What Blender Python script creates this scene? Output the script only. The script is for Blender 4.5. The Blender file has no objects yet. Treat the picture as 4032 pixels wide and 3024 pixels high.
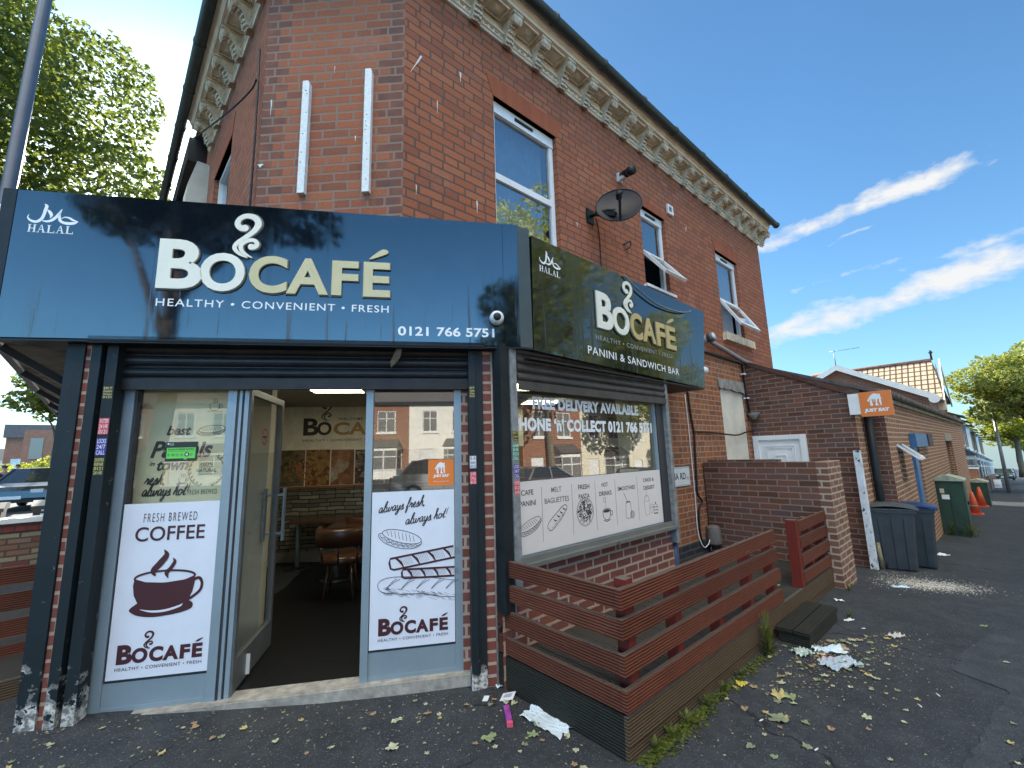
import bpy, bmesh, math, random
from mathutils import Vector, Matrix
random.seed(7)
SC = bpy.context.scene
COL = SC.collection
PI = math.pi

# ------------------------------------------------------------------ camera
def make_camera():
    cd = bpy.data.cameras.new("camera"); cam = bpy.data.objects.new("camera", cd); COL.objects.link(cam)
    pitch, roll = math.radians(9.216), math.radians(-1.6615)
    fwd = Vector((0, math.cos(pitch), math.sin(pitch))); up0 = Vector((0, -math.sin(pitch), math.cos(pitch))); rt0 = Vector((1, 0, 0))
    rt = rt0*math.cos(roll) + up0*math.sin(roll); up = -rt0*math.sin(roll) + up0*math.cos(roll)
    m = Matrix((rt, up, -fwd)).transposed().to_4x4(); m.translation = Vector((0, 0, 1.6))
    cam.matrix_world = m
    cd.sensor_width = 36; cd.sensor_fit = 'HORIZONTAL'; cd.lens = 15.041
    cd.clip_start = .05; cd.clip_end = 3000
    SC.camera = cam
make_camera()

# ------------------------------------------------------------------ light
SUN_AZ, SUN_EL = -36.0, 31.0
SKY_STRENGTH, SUN_STRENGTH, EXPOSURE = 0.13, 4.5, 1.85
SC.view_settings.view_transform = 'Standard'; SC.view_settings.look = 'None'
SC.view_settings.exposure = EXPOSURE; SC.view_settings.gamma = 1.0
def azdir(az, el=0):
    a, e = math.radians(az), math.radians(el)
    return Vector((math.sin(a)*math.cos(e), math.cos(a)*math.cos(e), math.sin(e)))
def make_world():
    w = bpy.data.worlds.new("World"); SC.world = w; w.use_nodes = True
    N, L = w.node_tree.nodes, w.node_tree.links; N.clear()
    out = N.new('ShaderNodeOutputWorld'); bg = N.new('ShaderNodeBackground'); bg.inputs[1].default_value = SKY_STRENGTH
    sky = N.new('ShaderNodeTexSky'); sky.sky_type = 'NISHITA'; sky.sun_disc = False
    sky.sun_elevation = math.radians(SUN_EL); sky.sun_rotation = math.radians(SUN_AZ)
    sky.air_density = 1.0; sky.dust_density = .7; sky.ozone_density = 3.0
    tc = N.new('ShaderNodeTexCoord')
    def vm(op, a, b=None):
        n = N.new('ShaderNodeVectorMath'); n.operation = op
        L.new(a, n.inputs[0])
        if b is not None:
            if hasattr(b, 'is_output'): L.new(b, n.inputs[1])
            else: n.inputs[1].default_value = b
        return n
    def mm(op, a, b=None, c=None, clamp=False):
        n = N.new('ShaderNodeMath'); n.operation = op; n.use_clamp = clamp
        for i, x in enumerate((a, b, c)):
            if x is None: continue
            if hasattr(x, 'is_output'): L.new(x, n.inputs[i])
            else: n.inputs[i].default_value = x
        return n.outputs[0]
    d = vm('NORMALIZE', tc.outputs['Generated']).outputs[0]
    sep = N.new('ShaderNodeSeparateXYZ'); L.new(d, sep.inputs[0])
    # sky dimmed ahead; brightened and tinted behind the viewer as added fill light
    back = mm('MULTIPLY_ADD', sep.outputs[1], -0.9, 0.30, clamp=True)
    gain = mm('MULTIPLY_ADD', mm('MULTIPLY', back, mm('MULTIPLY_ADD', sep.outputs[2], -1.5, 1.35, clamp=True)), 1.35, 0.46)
    sdp = vm('DOT_PRODUCT', d, tuple(azdir(SUN_AZ, SUN_EL))).outputs['Value']
    gain = mm('MULTIPLY', gain, mm('MULTIPLY_ADD', mm('MULTIPLY_ADD', sdp, 2.0, -1.0, clamp=True), -.25, 1.0))
    tint = N.new('ShaderNodeMix'); tint.data_type = 'RGBA'; tint.blend_type = 'MULTIPLY'; tint.inputs[0].default_value = 1
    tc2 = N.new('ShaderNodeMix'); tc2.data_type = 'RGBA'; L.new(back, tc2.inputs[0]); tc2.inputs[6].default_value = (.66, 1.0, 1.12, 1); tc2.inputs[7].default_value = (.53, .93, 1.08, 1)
    L.new(sky.outputs[0], tint.inputs[6]); L.new(tc2.outputs[2], tint.inputs[7])
    skyc = vm('SCALE', tint.outputs[2]); L.new(gain, skyc.inputs['Scale'])
    hz = mm('MULTIPLY', mm('EXPONENT', mm('MULTIPLY', mm('MAXIMUM', sep.outputs[2], 0.0), -7.0)), .38)
    hm = N.new('ShaderNodeMix'); hm.data_type = 'RGBA'; L.new(hz, hm.inputs[0]); L.new(skyc.outputs[0], hm.inputs[6]); hm.inputs[7].default_value = (1.55, 1.85, 2.1, 1)
    # haze around the sun
    sd = vm('DOT_PRODUCT', d, tuple(azdir(SUN_AZ-6, SUN_EL-9))).outputs['Value']
    glow = mm('POWER', mm('MAXIMUM', sd, 0.0), 45.0)
    glow = mm('MULTIPLY', glow, 5.5)
    # cirrus bands, laid out as great circles on the sky
    def nz(scale, sc, rot, det=8, ro=.6):
        n = N.new('ShaderNodeTexNoise'); n.inputs['Scale'].default_value = scale; n.inputs['Detail'].default_value = det; n.inputs['Roughness'].default_value = ro
        mp = N.new('ShaderNodeMapping'); mp.vector_type = 'TEXTURE'; mp.inputs['Scale'].default_value = sc; mp.inputs['Rotation'].default_value = rot
        L.new(d, mp.inputs[0]); L.new(mp.outputs[0], n.inputs['Vector']); return n.outputs[0]
    puff = nz(17, (1.5, 1.5, .75), (.2, -.25, .2)); wisp = nz(5.5, (1.5, 1.5, .8), (.2, -.25, .2), 4)
    total = None
    bands = [((31.5, 22.7), (50.5, 24.6), .022, 1.0, .968), ((31.0, 12.1), (55.5, 15.6), .034, 1.12, .90), ((35, 17.0), (45.5, 17.8), .010, .72, .985), ((46, 16.9), (60, 17.6), .017, .80, .97), ((39.5, 21.3), (42.0, 21.8), .006, .8, .9985)]
    for a, b, wd, amp, ext in bands:
        A, B = azdir(*a), azdir(*b); n = A.cross(B).normalized(); mid = (A+B).normalized()
        s = vm('DOT_PRODUCT', d, tuple(n)).outputs['Value']
        s = mm('ADD', s, mm('MULTIPLY_ADD', wisp, .05, -.025))
        g = mm('DIVIDE', s, wd); g = mm('MULTIPLY', g, g); g = mm('MULTIPLY', g, -1.0); g = mm('EXPONENT', g)
        along = vm('DOT_PRODUCT', d, tuple(mid)).outputs['Value']
        along = mm('MULTIPLY_ADD', along, 1/(1-ext), -ext/(1-ext), clamp=True); along = mm('POWER', along, .5)
        m = mm('MULTIPLY', mm('MULTIPLY', g, along), amp)
        total = m if total is None else mm('MAXIMUM', total, m)
    fine = nz(46, (1.3, 1.3, .8), (.2, -.25, .2), 5, .65)
    cloud = mm('ADD', mm('MULTIPLY', total, 1.35), mm('MULTIPLY_ADD', puff, 2.9, -2.62))
    cloud = mm('ADD', cloud, mm('MULTIPLY_ADD', fine, .9, -.10))
    cloud = mm('MULTIPLY', cloud, 1.15, clamp=True); cloud = mm('MULTIPLY', cloud, mm('MULTIPLY_ADD', total, 4.0, -.3, clamp=True))
    # unseen bright cloud added overhead and behind the viewer to light shaded fronts
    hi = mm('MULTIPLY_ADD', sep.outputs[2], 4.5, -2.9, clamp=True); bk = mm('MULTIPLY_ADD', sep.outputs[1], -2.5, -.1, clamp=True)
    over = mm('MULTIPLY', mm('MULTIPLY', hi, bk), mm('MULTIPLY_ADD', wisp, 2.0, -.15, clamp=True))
    mixc = N.new('ShaderNodeMix'); mixc.data_type = 'RGBA'
    L.new(cloud, mixc.inputs[0]); L.new(hm.outputs[2], mixc.inputs[6]); mixc.inputs[7].default_value = (1.95, 1.98, 2.0, 1)
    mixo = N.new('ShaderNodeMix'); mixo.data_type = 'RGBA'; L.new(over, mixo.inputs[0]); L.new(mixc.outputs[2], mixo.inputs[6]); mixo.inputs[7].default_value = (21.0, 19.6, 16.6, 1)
    add = N.new('ShaderNodeMix'); add.data_type = 'RGBA'; add.blend_type = 'ADD'; add.inputs[0].default_value = 1
    gl = N.new('ShaderNodeVectorMath'); gl.operation = 'SCALE'; gl.inputs[0].default_value = (1, .97, .9); L.new(glow, gl.inputs['Scale'])
    L.new(mixo.outputs[2], add.inputs[6]); L.new(gl.outputs[0], add.inputs[7])
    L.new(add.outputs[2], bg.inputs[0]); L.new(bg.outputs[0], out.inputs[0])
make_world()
def make_sun():
    ld = bpy.data.lights.new("sun", 'SUN'); ld.energy = SUN_STRENGTH; ld.angle = math.radians(.5); ld.color = (1, .93, .82)
    o = bpy.data.objects.new("sun", ld); COL.objects.link(o)
    o.rotation_euler = azdir(SUN_AZ, SUN_EL).to_track_quat('Z', 'Y').to_euler()
make_sun()
SC.cycles.max_bounces = 6; SC.cycles.transparent_max_bounces = 8
SC.cycles.use_denoising = True

# ------------------------------------------------------------------ materials
MATS = {}
class NT:
    """small node helper"""
    def __init__(s, name):
        s.m = bpy.data.materials.new(name); s.m.use_nodes = True
        s.N, s.L = s.m.node_tree.nodes, s.m.node_tree.links; s.N.clear()
        s.out = s.N.new('ShaderNodeOutputMaterial')
        MATS[name] = s.m
    def n(s, t, **k):
        x = s.N.new('ShaderNode'+t)
        for a, b in k.items():
            setattr(x, a, b)
        return x
    def ln(s, a, b): s.L.new(a, b)
    def setin(s, node, key, v):
        if hasattr(v, 'is_output'): s.L.new(v, node.inputs[key])
        else: node.inputs[key].default_value = v
    def math(s, op, a, b=None, c=None, clamp=False):
        x = s.n('Math', operation=op, use_clamp=clamp)
        for i, v in enumerate((a, b, c)):
            if v is not None: s.setin(x, i, v)
        return x.outputs[0]
    def mix(s, f, a, b, mode='MIX'):
        x = s.n('Mix', data_type='RGBA', blend_type=mode)
        s.setin(x, 0, f)
        for k, v in ((6, a), (7, b)):
            if isinstance(v, tuple) and len(v) == 3: v = v+(1,)
            s.setin(x, k, v)
        return x.outputs[2]
    def noise(s, vec, scale, detail=4, rough=.55):
        x = s.n('TexNoise'); s.ln(vec, x.inputs['Vector']); x.inputs['Scale'].default_value = scale
        x.inputs['Detail'].default_value = detail; x.inputs['Roughness'].default_value = rough
        return x.outputs[0]
    def ramp(s, f, stops):
        x = s.n('ValToRGB'); s.ln(f, x.inputs[0]); e = x.color_ramp.elements
        while len(e) > 1: e.remove(e[-1])
        e[0].position = stops[0][0]; e[0].color = tuple(stops[0][1])+(1,)
        for p, c in stops[1:]:
            k = e.new(p); k.color = tuple(c)+(1,)
        return x.outputs[0]
    def uv(s): return s.n('TexCoord').outputs['UV']
    def obj(s): return s.n('TexCoord').outputs['Object']
    def bump(s, h, strength=.3, dist=.01):
        x = s.n('Bump'); x.inputs['Strength'].default_value = strength; x.inputs['Distance'].default_value = dist
        s.ln(h, x.inputs['Height']); return x.outputs[0]
    def pbr(s, col, rough=.6, metal=0, normal=None, spec=.5, coat=0, emit=None, es=0):
        p = s.n('BsdfPrincipled')
        if isinstance(col, tuple) and len(col) == 3: col = col+(1,)
        s.setin(p, 'Base Color', col); s.setin(p, 'Roughness', rough); s.setin(p, 'Metallic', metal)
        s.setin(p, 'Specular IOR Level', spec)
        if coat: p.inputs['Coat Weight'].default_value = coat; p.inputs['Coat Roughness'].default_value = .05
        if normal is not None: s.ln(normal, p.inputs['Normal'])
        if emit: p.inputs['Emission Color'].default_value = emit+(1,); p.inputs['Emission Strength'].default_value = es
        s.ln(p.outputs[0], s.out.inputs[0]); return p
def mat(name, col, rough=.6, metal=0, var=.15, vs=5, bump=0, bs=60, spec=.5, coat=0, emit=None, es=0):
    if name in MATS: return MATS[name]
    t = NT(name); o = t.obj(); c = col+(1,)
    if var:
        nz = t.noise(o, vs, 5, .6)
        a = tuple(x*(1-var) for x in col); b = tuple(min(1, x*(1+var)) for x in col)
        c = t.ramp(nz, [(.3, a), (.7, b)])
    nm = t.bump(t.noise(o, bs, 3), bump, .01) if bump else None
    t.pbr(c, rough, metal, nm, spec, coat, emit, es)
    return t.m
def brick(name, cols, mortar, bw=.225, bh=.075, ms=.009, sq=1.0, sqf=2, dirt=.35, dark=(.10, .07, .06), darkp=.0, bump=.6, quoin=None, dscale=.7, stain=None):
    t = NT(name); uv = t.uv()
    wob = t.n('TexNoise'); wob.inputs['Scale'].default_value = 9; wob.inputs['Detail'].default_value = 3
    t.ln(uv, wob.inputs['Vector'])
    v1 = t.n('VectorMath', operation='MULTIPLY_ADD'); t.ln(wob.outputs['Color'], v1.inputs[0]); v1.inputs[1].default_value = (.012, .012, 0); t.ln(uv, v1.inputs[2])
    b = t.n('TexBrick'); t.ln(v1.outputs[0], b.inputs['Vector'])
    b.offset = .5; b.squash = sq; b.squash_frequency = sqf
    for k, v in (('Color1', (0, 0, 0, 1)), ('Color2', (1, 1, 1, 1)), ('Mortar', (.5, .5, .5, 1)), ('Scale', 1), ('Mortar Size', ms), ('Mortar Smooth', .25), ('Bias', 0), ('Brick Width', bw), ('Row Height', bh)):
        b.inputs[k].default_value = v
    n = len(cols)
    bc = t.ramp(b.outputs['Color'], [(i/(n-1), c) for i, c in enumerate(cols)])
    fine = t.noise(uv, 45, 5, .65)
    bc = t.mix(t.math('MULTIPLY_ADD', fine, 1.1, -.35, clamp=True), t.mix(1.0, bc, (.62, .60, .60), 'MULTIPLY'), bc)
    big = t.noise(uv, dscale, 6, .62)
    dm = t.math('MULTIPLY_ADD', big, 3.2, -1.75, clamp=True)
    bc = t.mix(t.math('MULTIPLY', dm, dirt), bc, dark)
    pale = t.math('MULTIPLY_ADD', t.noise(uv, dscale*1.9, 7, .68), 4.0, -2.35, clamp=True)
    bc = t.mix(t.math('MULTIPLY', pale, .32), bc, (.46, .34, .29))
    if quoin:
        sx = t.n('SeparateXYZ'); t.ln(uv, sx.inputs[0])
        row = t.math('FLOOR', t.math('DIVIDE', sx.outputs[1], bh)); par = t.math('MODULO', t.math('ABSOLUTE', row), 2.0)
        edge = t.math('MULTIPLY_ADD', par, .10, .115)
        for q in quoin:
            dist = t.math('ABSOLUTE', t.math('SUBTRACT', sx.outputs[0], q))
            k = t.math('LESS_THAN', dist, edge)
            k = t.math('MULTIPLY', k, t.math('MULTIPLY_ADD', t.noise(uv, 6, 2), 1.6, -.1, clamp=True))
            bc = t.mix(t.math('MULTIPLY', k, .75), bc, (.065, .05, .05))
    mort = t.mix(t.math('MULTIPLY', t.noise(uv, 2.5, 4), .8), mortar, tuple(x*.55 for x in mortar))
    col = t.mix(b.outputs['Fac'], bc, mort)
    if stain:
        st = t.n('TexNoise'); st.inputs['Scale'].default_value = 1; st.inputs['Detail'].default_value = 4
        mp = t.n('Mapping'); mp.inputs['Scale'].default_value = (14, 2.2, 1); t.ln(uv, mp.inputs[0]); t.ln(mp.outputs[0], st.inputs['Vector'])
        col = t.mix(t.math('MULTIPLY_ADD', st.outputs[0], 9, -6.3, clamp=True), col, stain)
    h = t.math('ADD', t.math('MULTIPLY', b.outputs['Fac'], -1.0), t.math('MULTIPLY', fine, .35))
    t.pbr(col, .86, 0, t.bump(h, bump, .008), .25)
    return t.m
def wood(name, col, groove=.0145, worn=(.42, .36, .30), wornamt=.3, depth=.6, vert=False, top=None, rough=.75):
    t = NT(name); uv = t.uv()
    sx = t.n('SeparateXYZ'); t.ln(uv, sx.inputs[0])
    ac = sx.outputs[1] if not vert else sx.outputs[0]
    mp = t.n('Mapping'); mp.inputs['Scale'].default_value = (1.2, 24, 1) if not vert else (24, 1.2, 1); t.ln(uv, mp.inputs[0])
    grain = t.noise(mp.outputs[0], 3, 6, .6); blot = t.noise(uv, 2.2, 4)
    c = t.mix(grain, tuple(x*.55 for x in col), tuple(min(1, x*1.45) for x in col))
    c = t.mix(t.math('MULTIPLY', blot, .5), c, tuple(x*.5 for x in col))
    mp2 = t.n('Mapping'); mp2.inputs['Scale'].default_value = (6, 70, 1) if not vert else (70, 6, 1); t.ln(uv, mp2.inputs[0])
    sp = t.noise(mp2.outputs[0], 1.0, 3)
    c = t.mix(t.math('MULTIPLY', t.math('MULTIPLY_ADD', sp, 9, -5.9, clamp=True), wornamt), c, worn)
    w = t.math('SINE', t.math('MULTIPLY', t.math('ADD', ac, t.math('MULTIPLY', blot, .012)), 2*PI/groove))
    oi = t.n('ObjectInfo'); c = t.mix(t.math('MULTIPLY', oi.outputs['Random'], .6), c, t.mix(1.0, c, (.62, .58, .56), 'MULTIPLY'))
    kn = t.n('TexVoronoi'); kn.inputs['Scale'].default_value = 3.1; t.ln(uv, kn.inputs['Vector'])
    c = t.mix(t.math('MULTIPLY_ADD', kn.outputs['Distance'], -14, .9, clamp=True), c, tuple(x*.3 for x in col))
    if depth: c = t.mix(t.math('MULTIPLY', t.math('MULTIPLY_ADD', w, -.6, .1, clamp=True), t.math('MULTIPLY_ADD', t.noise(uv, 5, 3), 1.8, -.3, clamp=True)), c, tuple(x*.22 for x in col))
    if top:
        g = t.n('NewGeometry'); s2 = t.n('SeparateXYZ'); t.ln(g.outputs['Normal'], s2.inputs[0])
        c = t.mix(t.math('MULTIPLY', t.math('GREATER_THAN', s2.outputs[2], .7), .85), c, top)
    h = t.math('ADD', t.math('MULTIPLY', w, depth), t.math('MULTIPLY', grain, .5))
    t.pbr(c, rough, 0, t.bump(h, .55, .006), .2)
    return t.m
def glass(name, tint=(.75, .82, .80), ior=1.6, dirty=.04, gl=(1, 1, 1), wav=.0):
    t = NT(name)
    tr = t.n('BsdfTransparent'); tr.inputs[0].default_value = tint+(1,)
    go = t.n('BsdfGlossy'); go.inputs['Roughness'].default_value = .015; go.inputs['Color'].default_value = gl+(1,)
    if wav:
        t.ln(t.bump(t.noise(t.obj(), 1.3, 2), wav, .05), go.inputs['Normal'])
    # reflectance by Schlick's formula, the same from both sides of the pane
    g = t.n('NewGeometry'); dp = t.n('VectorMath', operation='DOT_PRODUCT'); t.ln(g.outputs['Normal'], dp.inputs[0]); t.ln(g.outputs['Incoming'], dp.inputs[1])
    f0 = ((ior-1)/(ior+1))**2; k = t.math('POWER', t.math('SUBTRACT', 1.0, t.math('ABSOLUTE', dp.outputs['Value']), clamp=True), 5.0)
    fr = t.math('MULTIPLY_ADD', k, 1-f0, f0)
    mx = t.n('MixShader'); t.ln(fr, mx.inputs[0]); t.ln(tr.outputs[0], mx.inputs[1]); t.ln(go.outputs[0], mx.inputs[2])
    df = t.n('BsdfDiffuse'); df.inputs[0].default_value = (.6, .6, .58, 1)
    m2 = t.n('MixShader'); m2.inputs[0].default_value = dirty; t.ln(mx.outputs[0], m2.inputs[1]); t.ln(df.outputs[0], m2.inputs[2])
    t.ln(m2.outputs[0], t.out.inputs[0]); return t.m
def leafmat(name, a, b, trans=.45):
    t = NT(name); o = t.obj()
    nz = t.noise(o, 1.1, 3); n2 = t.n('TexWhiteNoise', noise_dimensions='3D'); g = t.n('NewGeometry')
    ob = t.n('ObjectInfo')
    c = t.mix(t.math('MULTIPLY_ADD', nz, 2.2, -.6, clamp=True), a, b)
    c = t.mix(t.math('MULTIPLY', g.outputs['Random Per Island'], .6), c, tuple(x*.55 for x in a))
    d = t.n('BsdfPrincipled'); t.ln(c, d.inputs['Base Color']); d.inputs['Roughness'].default_value = .5; d.inputs['Specular IOR Level'].default_value = .3
    tr = t.n('BsdfTranslucent'); t.ln(t.mix(1.0, c, (1.5, 1.5, .7), 'MULTIPLY'), tr.inputs[0])
    mx = t.n('MixShader'); mx.inputs[0].default_value = trans; t.ln(d.outputs[0], mx.inputs[1]); t.ln(tr.outputs[0], mx.inputs[2])
    t.ln(mx.outputs[0], t.out.inputs[0]); return t.m

# ------------------------------------------------------------------ frames and mesh builder
class Frame:
    """vertical reference plane: u runs along azimuth az, d outward from it, z up"""
    def __init__(s, x, y, az):
        s.O = Vector((x, y, 0)); s.az = az; a = math.radians(az)
        s.u = Vector((math.sin(a), math.cos(a), 0)); s.n = Vector((math.cos(a), -math.sin(a), 0)); s.rot = PI/2-a
    def at(s, u, d, z=0): return s.O + s.u*u + s.n*d + Vector((0, 0, z))
    def loc(s, P):
        q = Vector(P)-s.O; return (q.dot(s.u), q.dot(s.n), P[2])
WF = Frame(0, 0, 90)                       # u = x, d = -y
FF = Frame(-.488, 3.328, 79.3)             # shop front with the door
RR = Frame(.556, 2.489, 48.6)              # side street; d = 0 is the deck's front edge
SR = Frame(*RR.at(.25, -.85)[:2], 47.6)    # face of the side fascia
CC = Frame(-.831, 3.132, 93.2)             # chamfered upper corner
LL = Frame(-2.053, 3.201, 136.3)           # upper wall along the main road
L2 = Frame(*FF.at(-2.93, .2)[:2], 136.3)   # shop front along the main road
def zg(u):
    if u < 4: return 0.
    if u < 6.5: return -.08*(u-4)
    return -.2-.05*(u-6.5) if u < 14 else -.575-.044*(u-14)
def sstep(x): x = max(0, min(1, x)); return x*x*(3-2*x)
def ground_z(x, y):
    u = RR.loc((x, y, 0))[0]; f = FF.loc((x, y, 0))[0]
    return zg(u) + .10*sstep((-f-.4)/2.2)

def cat(pts, n=6, closed=False):
    """Catmull-Rom through 2D or 3D points"""
    P = [tuple(p) for p in pts]; out = []; m = len(P)
    rng = m if closed else m-1
    for i in range(rng):
        g = (lambda k: P[k % m]) if closed else (lambda k: P[max(0, min(m-1, k))])
        p0, p1, p2, p3 = g(i-1), g(i), g(i+1), g(i+2)
        for j in range(n):
            t = j/n
            out.append(tuple(.5*(2*b+(c-a)*t+(2*a-5*b+4*c-e)*t*t+(-a+3*b-3*c+e)*t*t*t) for a, b, c, e in zip(p0, p1, p2, p3)))
    if not closed: out.append(P[-1])
    return out

TXT = {}
def text_geo(s, bold=0., shear=0., sp=1., ex=0.):
    key = (s, bold, shear, sp, ex > 0)
    if key in TXT: return TXT[key]
    cu = bpy.data.curves.new('t', 'FONT'); cu.body = s; cu.offset = bold; cu.shear = shear; cu.space_character = sp; cu.resolution_u = 5
    cu.align_x = 'CENTER'
    if ex: cu.extrude = .5
    ob = bpy.data.objects.new('t', cu); COL.objects.link(ob); bpy.context.view_layer.update()
    me = bpy.data.meshes.new_from_object(ob.evaluated_get(bpy.context.evaluated_depsgraph_get()))
    v = [tuple(x.co) for x in me.vertices]; f = [tuple(p.vertices) for p in me.polygons]
    bpy.data.objects.remove(ob); bpy.data.curves.remove(cu); bpy.data.meshes.remove(me)
    x0, x1 = min(a[0] for a in v), max(a[0] for a in v); y0, y1 = min(a[1] for a in v), max(a[1] for a in v)
    v = [((a-x0)/(x1-x0), (b-y0)/(y1-y0), c) for a, b, c in v]
    TXT[key] = (v, f); return TXT[key]

class B:
    """collects faces in (u, d, z) coordinates of a frame"""
    def __init__(s): s.v = []; s.f = []; s.smooth = []
    def add(s, vs, fs, sm=False):
        o = len(s.v); s.v += [tuple(x) for x in vs]; s.f += [tuple(i+o for i in f) for f in fs]; s.smooth += [sm]*len(fs); return s
    def quad(s, *p): return s.add(p, [tuple(range(len(p)))])
    def box(s, u0, u1, d0, d1, z0, z1):
        return s.add([(u0, d0, z0), (u1, d0, z0), (u1, d1, z0), (u0, d1, z0), (u0, d0, z1), (u1, d0, z1), (u1, d1, z1), (u0, d1, z1)],
                     [(0, 1, 2, 3), (7, 6, 5, 4), (0, 4, 5, 1), (1, 5, 6, 2), (2, 6, 7, 3), (3, 7, 4, 0)])
    def bar(s, a, b, w, h=None, up=(0, 0, 1)):
        h = h or w; a, b = Vector(a), Vector(b); t = (b-a).normalized(); x = t.cross(Vector(up))
        if x.length < 1e-4: x = t.cross(Vector((0, 1, 0)))
        x.normalize(); y = x.cross(t); vs = []
        for p in (a, b):
            for i, j in ((-1, -1), (1, -1), (1, 1), (-1, 1)): vs.append(p+x*(i*w/2)+y*(j*h/2))
        return s.add(vs, [(3, 2, 1, 0), (4, 5, 6, 7), (0, 1, 5, 4), (1, 2, 6, 5), (2, 3, 7, 6), (3, 0, 4, 7)])
    def tube(s, path, r, n=8, caps=True):
        P = [Vector(p) for p in path]; R = r if isinstance(r, (list, tuple)) else [r]*len(P); vs = []; fs = []
        ref = None
        for i, p in enumerate(P):
            t = (P[min(i+1, len(P)-1)]-P[max(i-1, 0)]).normalized()
            if ref is None: ref = Vector((0, 0, 1)) if abs(t.z) < .9 else Vector((1, 0, 0))
            x = t.cross(ref)
            if x.length < 1e-4: x = t.cross(Vector((0, 1, 0)))
            x.normalize(); y = t.cross(x); ref = -y if False else ref
            for k in range(n):
                a = 2*PI*k/n; vs.append(p+(x*math.cos(a)+y*math.sin(a))*R[i])
        for i in range(len(P)-1):
            for k in range(n): fs.append((i*n+k, i*n+(k+1) % n, (i+1)*n+(k+1) % n, (i+1)*n+k))
        if caps: fs += [tuple(range(n)), tuple((len(P)-1)*n+k for k in range(n))]
        return s.add(vs, fs, True)
    def lathe(s, c, prof, n=20, axis='z'):
        """prof: (radius, height) pairs"""
        vs = []; fs = []
        for r, h in prof:
            for k in range(n):
                a = 2*PI*k/n; x, y = r*math.cos(a), r*math.sin(a)
                vs.append((c[0]+x, c[1]+y, c[2]+h) if axis == 'z' else (c[0]+x, c[1]+h, c[2]+y) if axis == 'd' else (c[0]+h, c[1]+x, c[2]+y))
        m = len(prof)
        for i in range(m-1):
            for k in range(n): fs.append((i*n+k, i*n+(k+1) % n, (i+1)*n+(k+1) % n, (i+1)*n+k))
        fs += [tuple(range(n)), tuple((m-1)*n+k for k in range(n))]
        return s.add(vs, fs, True)
    def prism(s, poly, a, b, axis='d'):
        """poly of 2D points, extruded from a to b; axis d: poly=(u,z); axis u: poly=(d,z); axis z: poly=(u,d)"""
        m = len(poly)
        def P(p, k): return (p[0], k, p[1]) if axis == 'd' else (k, p[0], p[1]) if axis == 'u' else (p[0], p[1], k)
        vs = [P(p, a) for p in poly]+[P(p, b) for p in poly]
        return s.add(vs, [tuple(range(m-1, -1, -1)), tuple(range(m, 2*m))]+[(i, (i+1) % m, m+(i+1) % m, m+i) for i in range(m)])
    def poly(s, pts, d): return s.add([(p[0], d, p[1]) for p in pts], [tuple(range(len(pts)))])
    def stroke(s, pts, w, d, n=6, closed=False, ex=0.0):
        """flat ribbon on the plane at d; w a width or one per control point"""
        W = w if isinstance(w, (list, tuple)) else [w]*len(pts)
        P = cat([(p[0], p[1], q) for p, q in zip(pts, W)], n, closed) if n > 1 else [(p[0], p[1], q) for p, q in zip(pts, W)]
        m = len(P); vs = []; fs = []
        for i in range(m):
            a = P[(i-1) % m] if closed else P[max(i-1, 0)]; b = P[(i+1) % m] if closed else P[min(i+1, m-1)]
            tx, ty = b[0]-a[0], b[1]-a[1]; l = math.hypot(tx, ty) or 1; nx, ny = -ty/l*P[i][2]/2, tx/l*P[i][2]/2
            vs += [(P[i][0]+nx, d, P[i][1]+ny), (P[i][0]-nx, d, P[i][1]-ny)]
        for i in range(m if closed else m-1):
            j = (i+1) % m; fs.append((2*i, 2*i+1, 2*j+1, 2*j))
        if ex:
            o = len(vs); vs += [(a, d-ex, c) for a, b_, c in vs]
            for i in range(m if closed else m-1):
                j = (i+1) % m; fs += [(2*i, 2*j, o+2*j, o+2*i), (2*i+1, o+2*i+1, o+2*j+1, 2*j+1)]
            if not closed: fs += [(0, o, o+1, 1), (2*m-2, 2*m-1, o+2*m-1, o+2*m-2)]
        return s.add(vs, fs)
    def disc(s, u, z, r, d, n=16, rz=None):
        rz = rz or r
        return s.add([(u+r*math.cos(2*PI*k/n), d, z+rz*math.sin(2*PI*k/n)) for k in range(n)], [tuple(range(n))])
    def ring(s, u, z, r, w, d, n=24, rz=None):
        rz = rz or r
        return s.stroke([(u+r*math.cos(2*PI*k/n), z+rz*math.sin(2*PI*k/n)) for k in range(n)], w, d, 1, True)
    def text(s, t, u0, z0, u1, z1, d, bold=0., shear=0., sp=1., ex=0., slope=0.):
        v, f = text_geo(t, bold, shear, sp, ex)
        return s.add([(u0+(u1-u0)*a, d+(c+.5)*ex if ex else d, z0+(z1-z0)*b+slope*a) for a, b, c in v], f)
    def wall(s, u0, u1, z0, z1, d, holes=(), rev=.1):
        us = sorted({u0, u1, *[x for h in holes for x in h[:2]]}); zs = sorted({z0, z1, *[x for h in holes for x in h[2:4]]})
        for i in range(len(us)-1):
            for j in range(len(zs)-1):
                cu, cz = (us[i]+us[i+1])/2, (zs[j]+zs[j+1])/2
                if any(h[0] < cu < h[1] and h[2] < cz < h[3] for h in holes): continue
                s.quad((us[i], d, zs[j]), (us[i+1], d, zs[j]), (us[i+1], d, zs[j+1]), (us[i], d, zs[j+1]))
        for a, b, c, e in [h[:4] for h in holes]:
            s.quad((a, d, c), (a, d, e), (a, d-rev, e), (a, d-rev, c)); s.quad((b, d, c), (b, d-rev, c), (b, d-rev, e), (b, d, e))
            s.quad((a, d, e), (b, d, e), (b, d-rev, e), (a, d-rev, e)); s.quad((a, d, c), (a, d-rev, c), (b, d-rev, c), (b, d, c))
        return s
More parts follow.
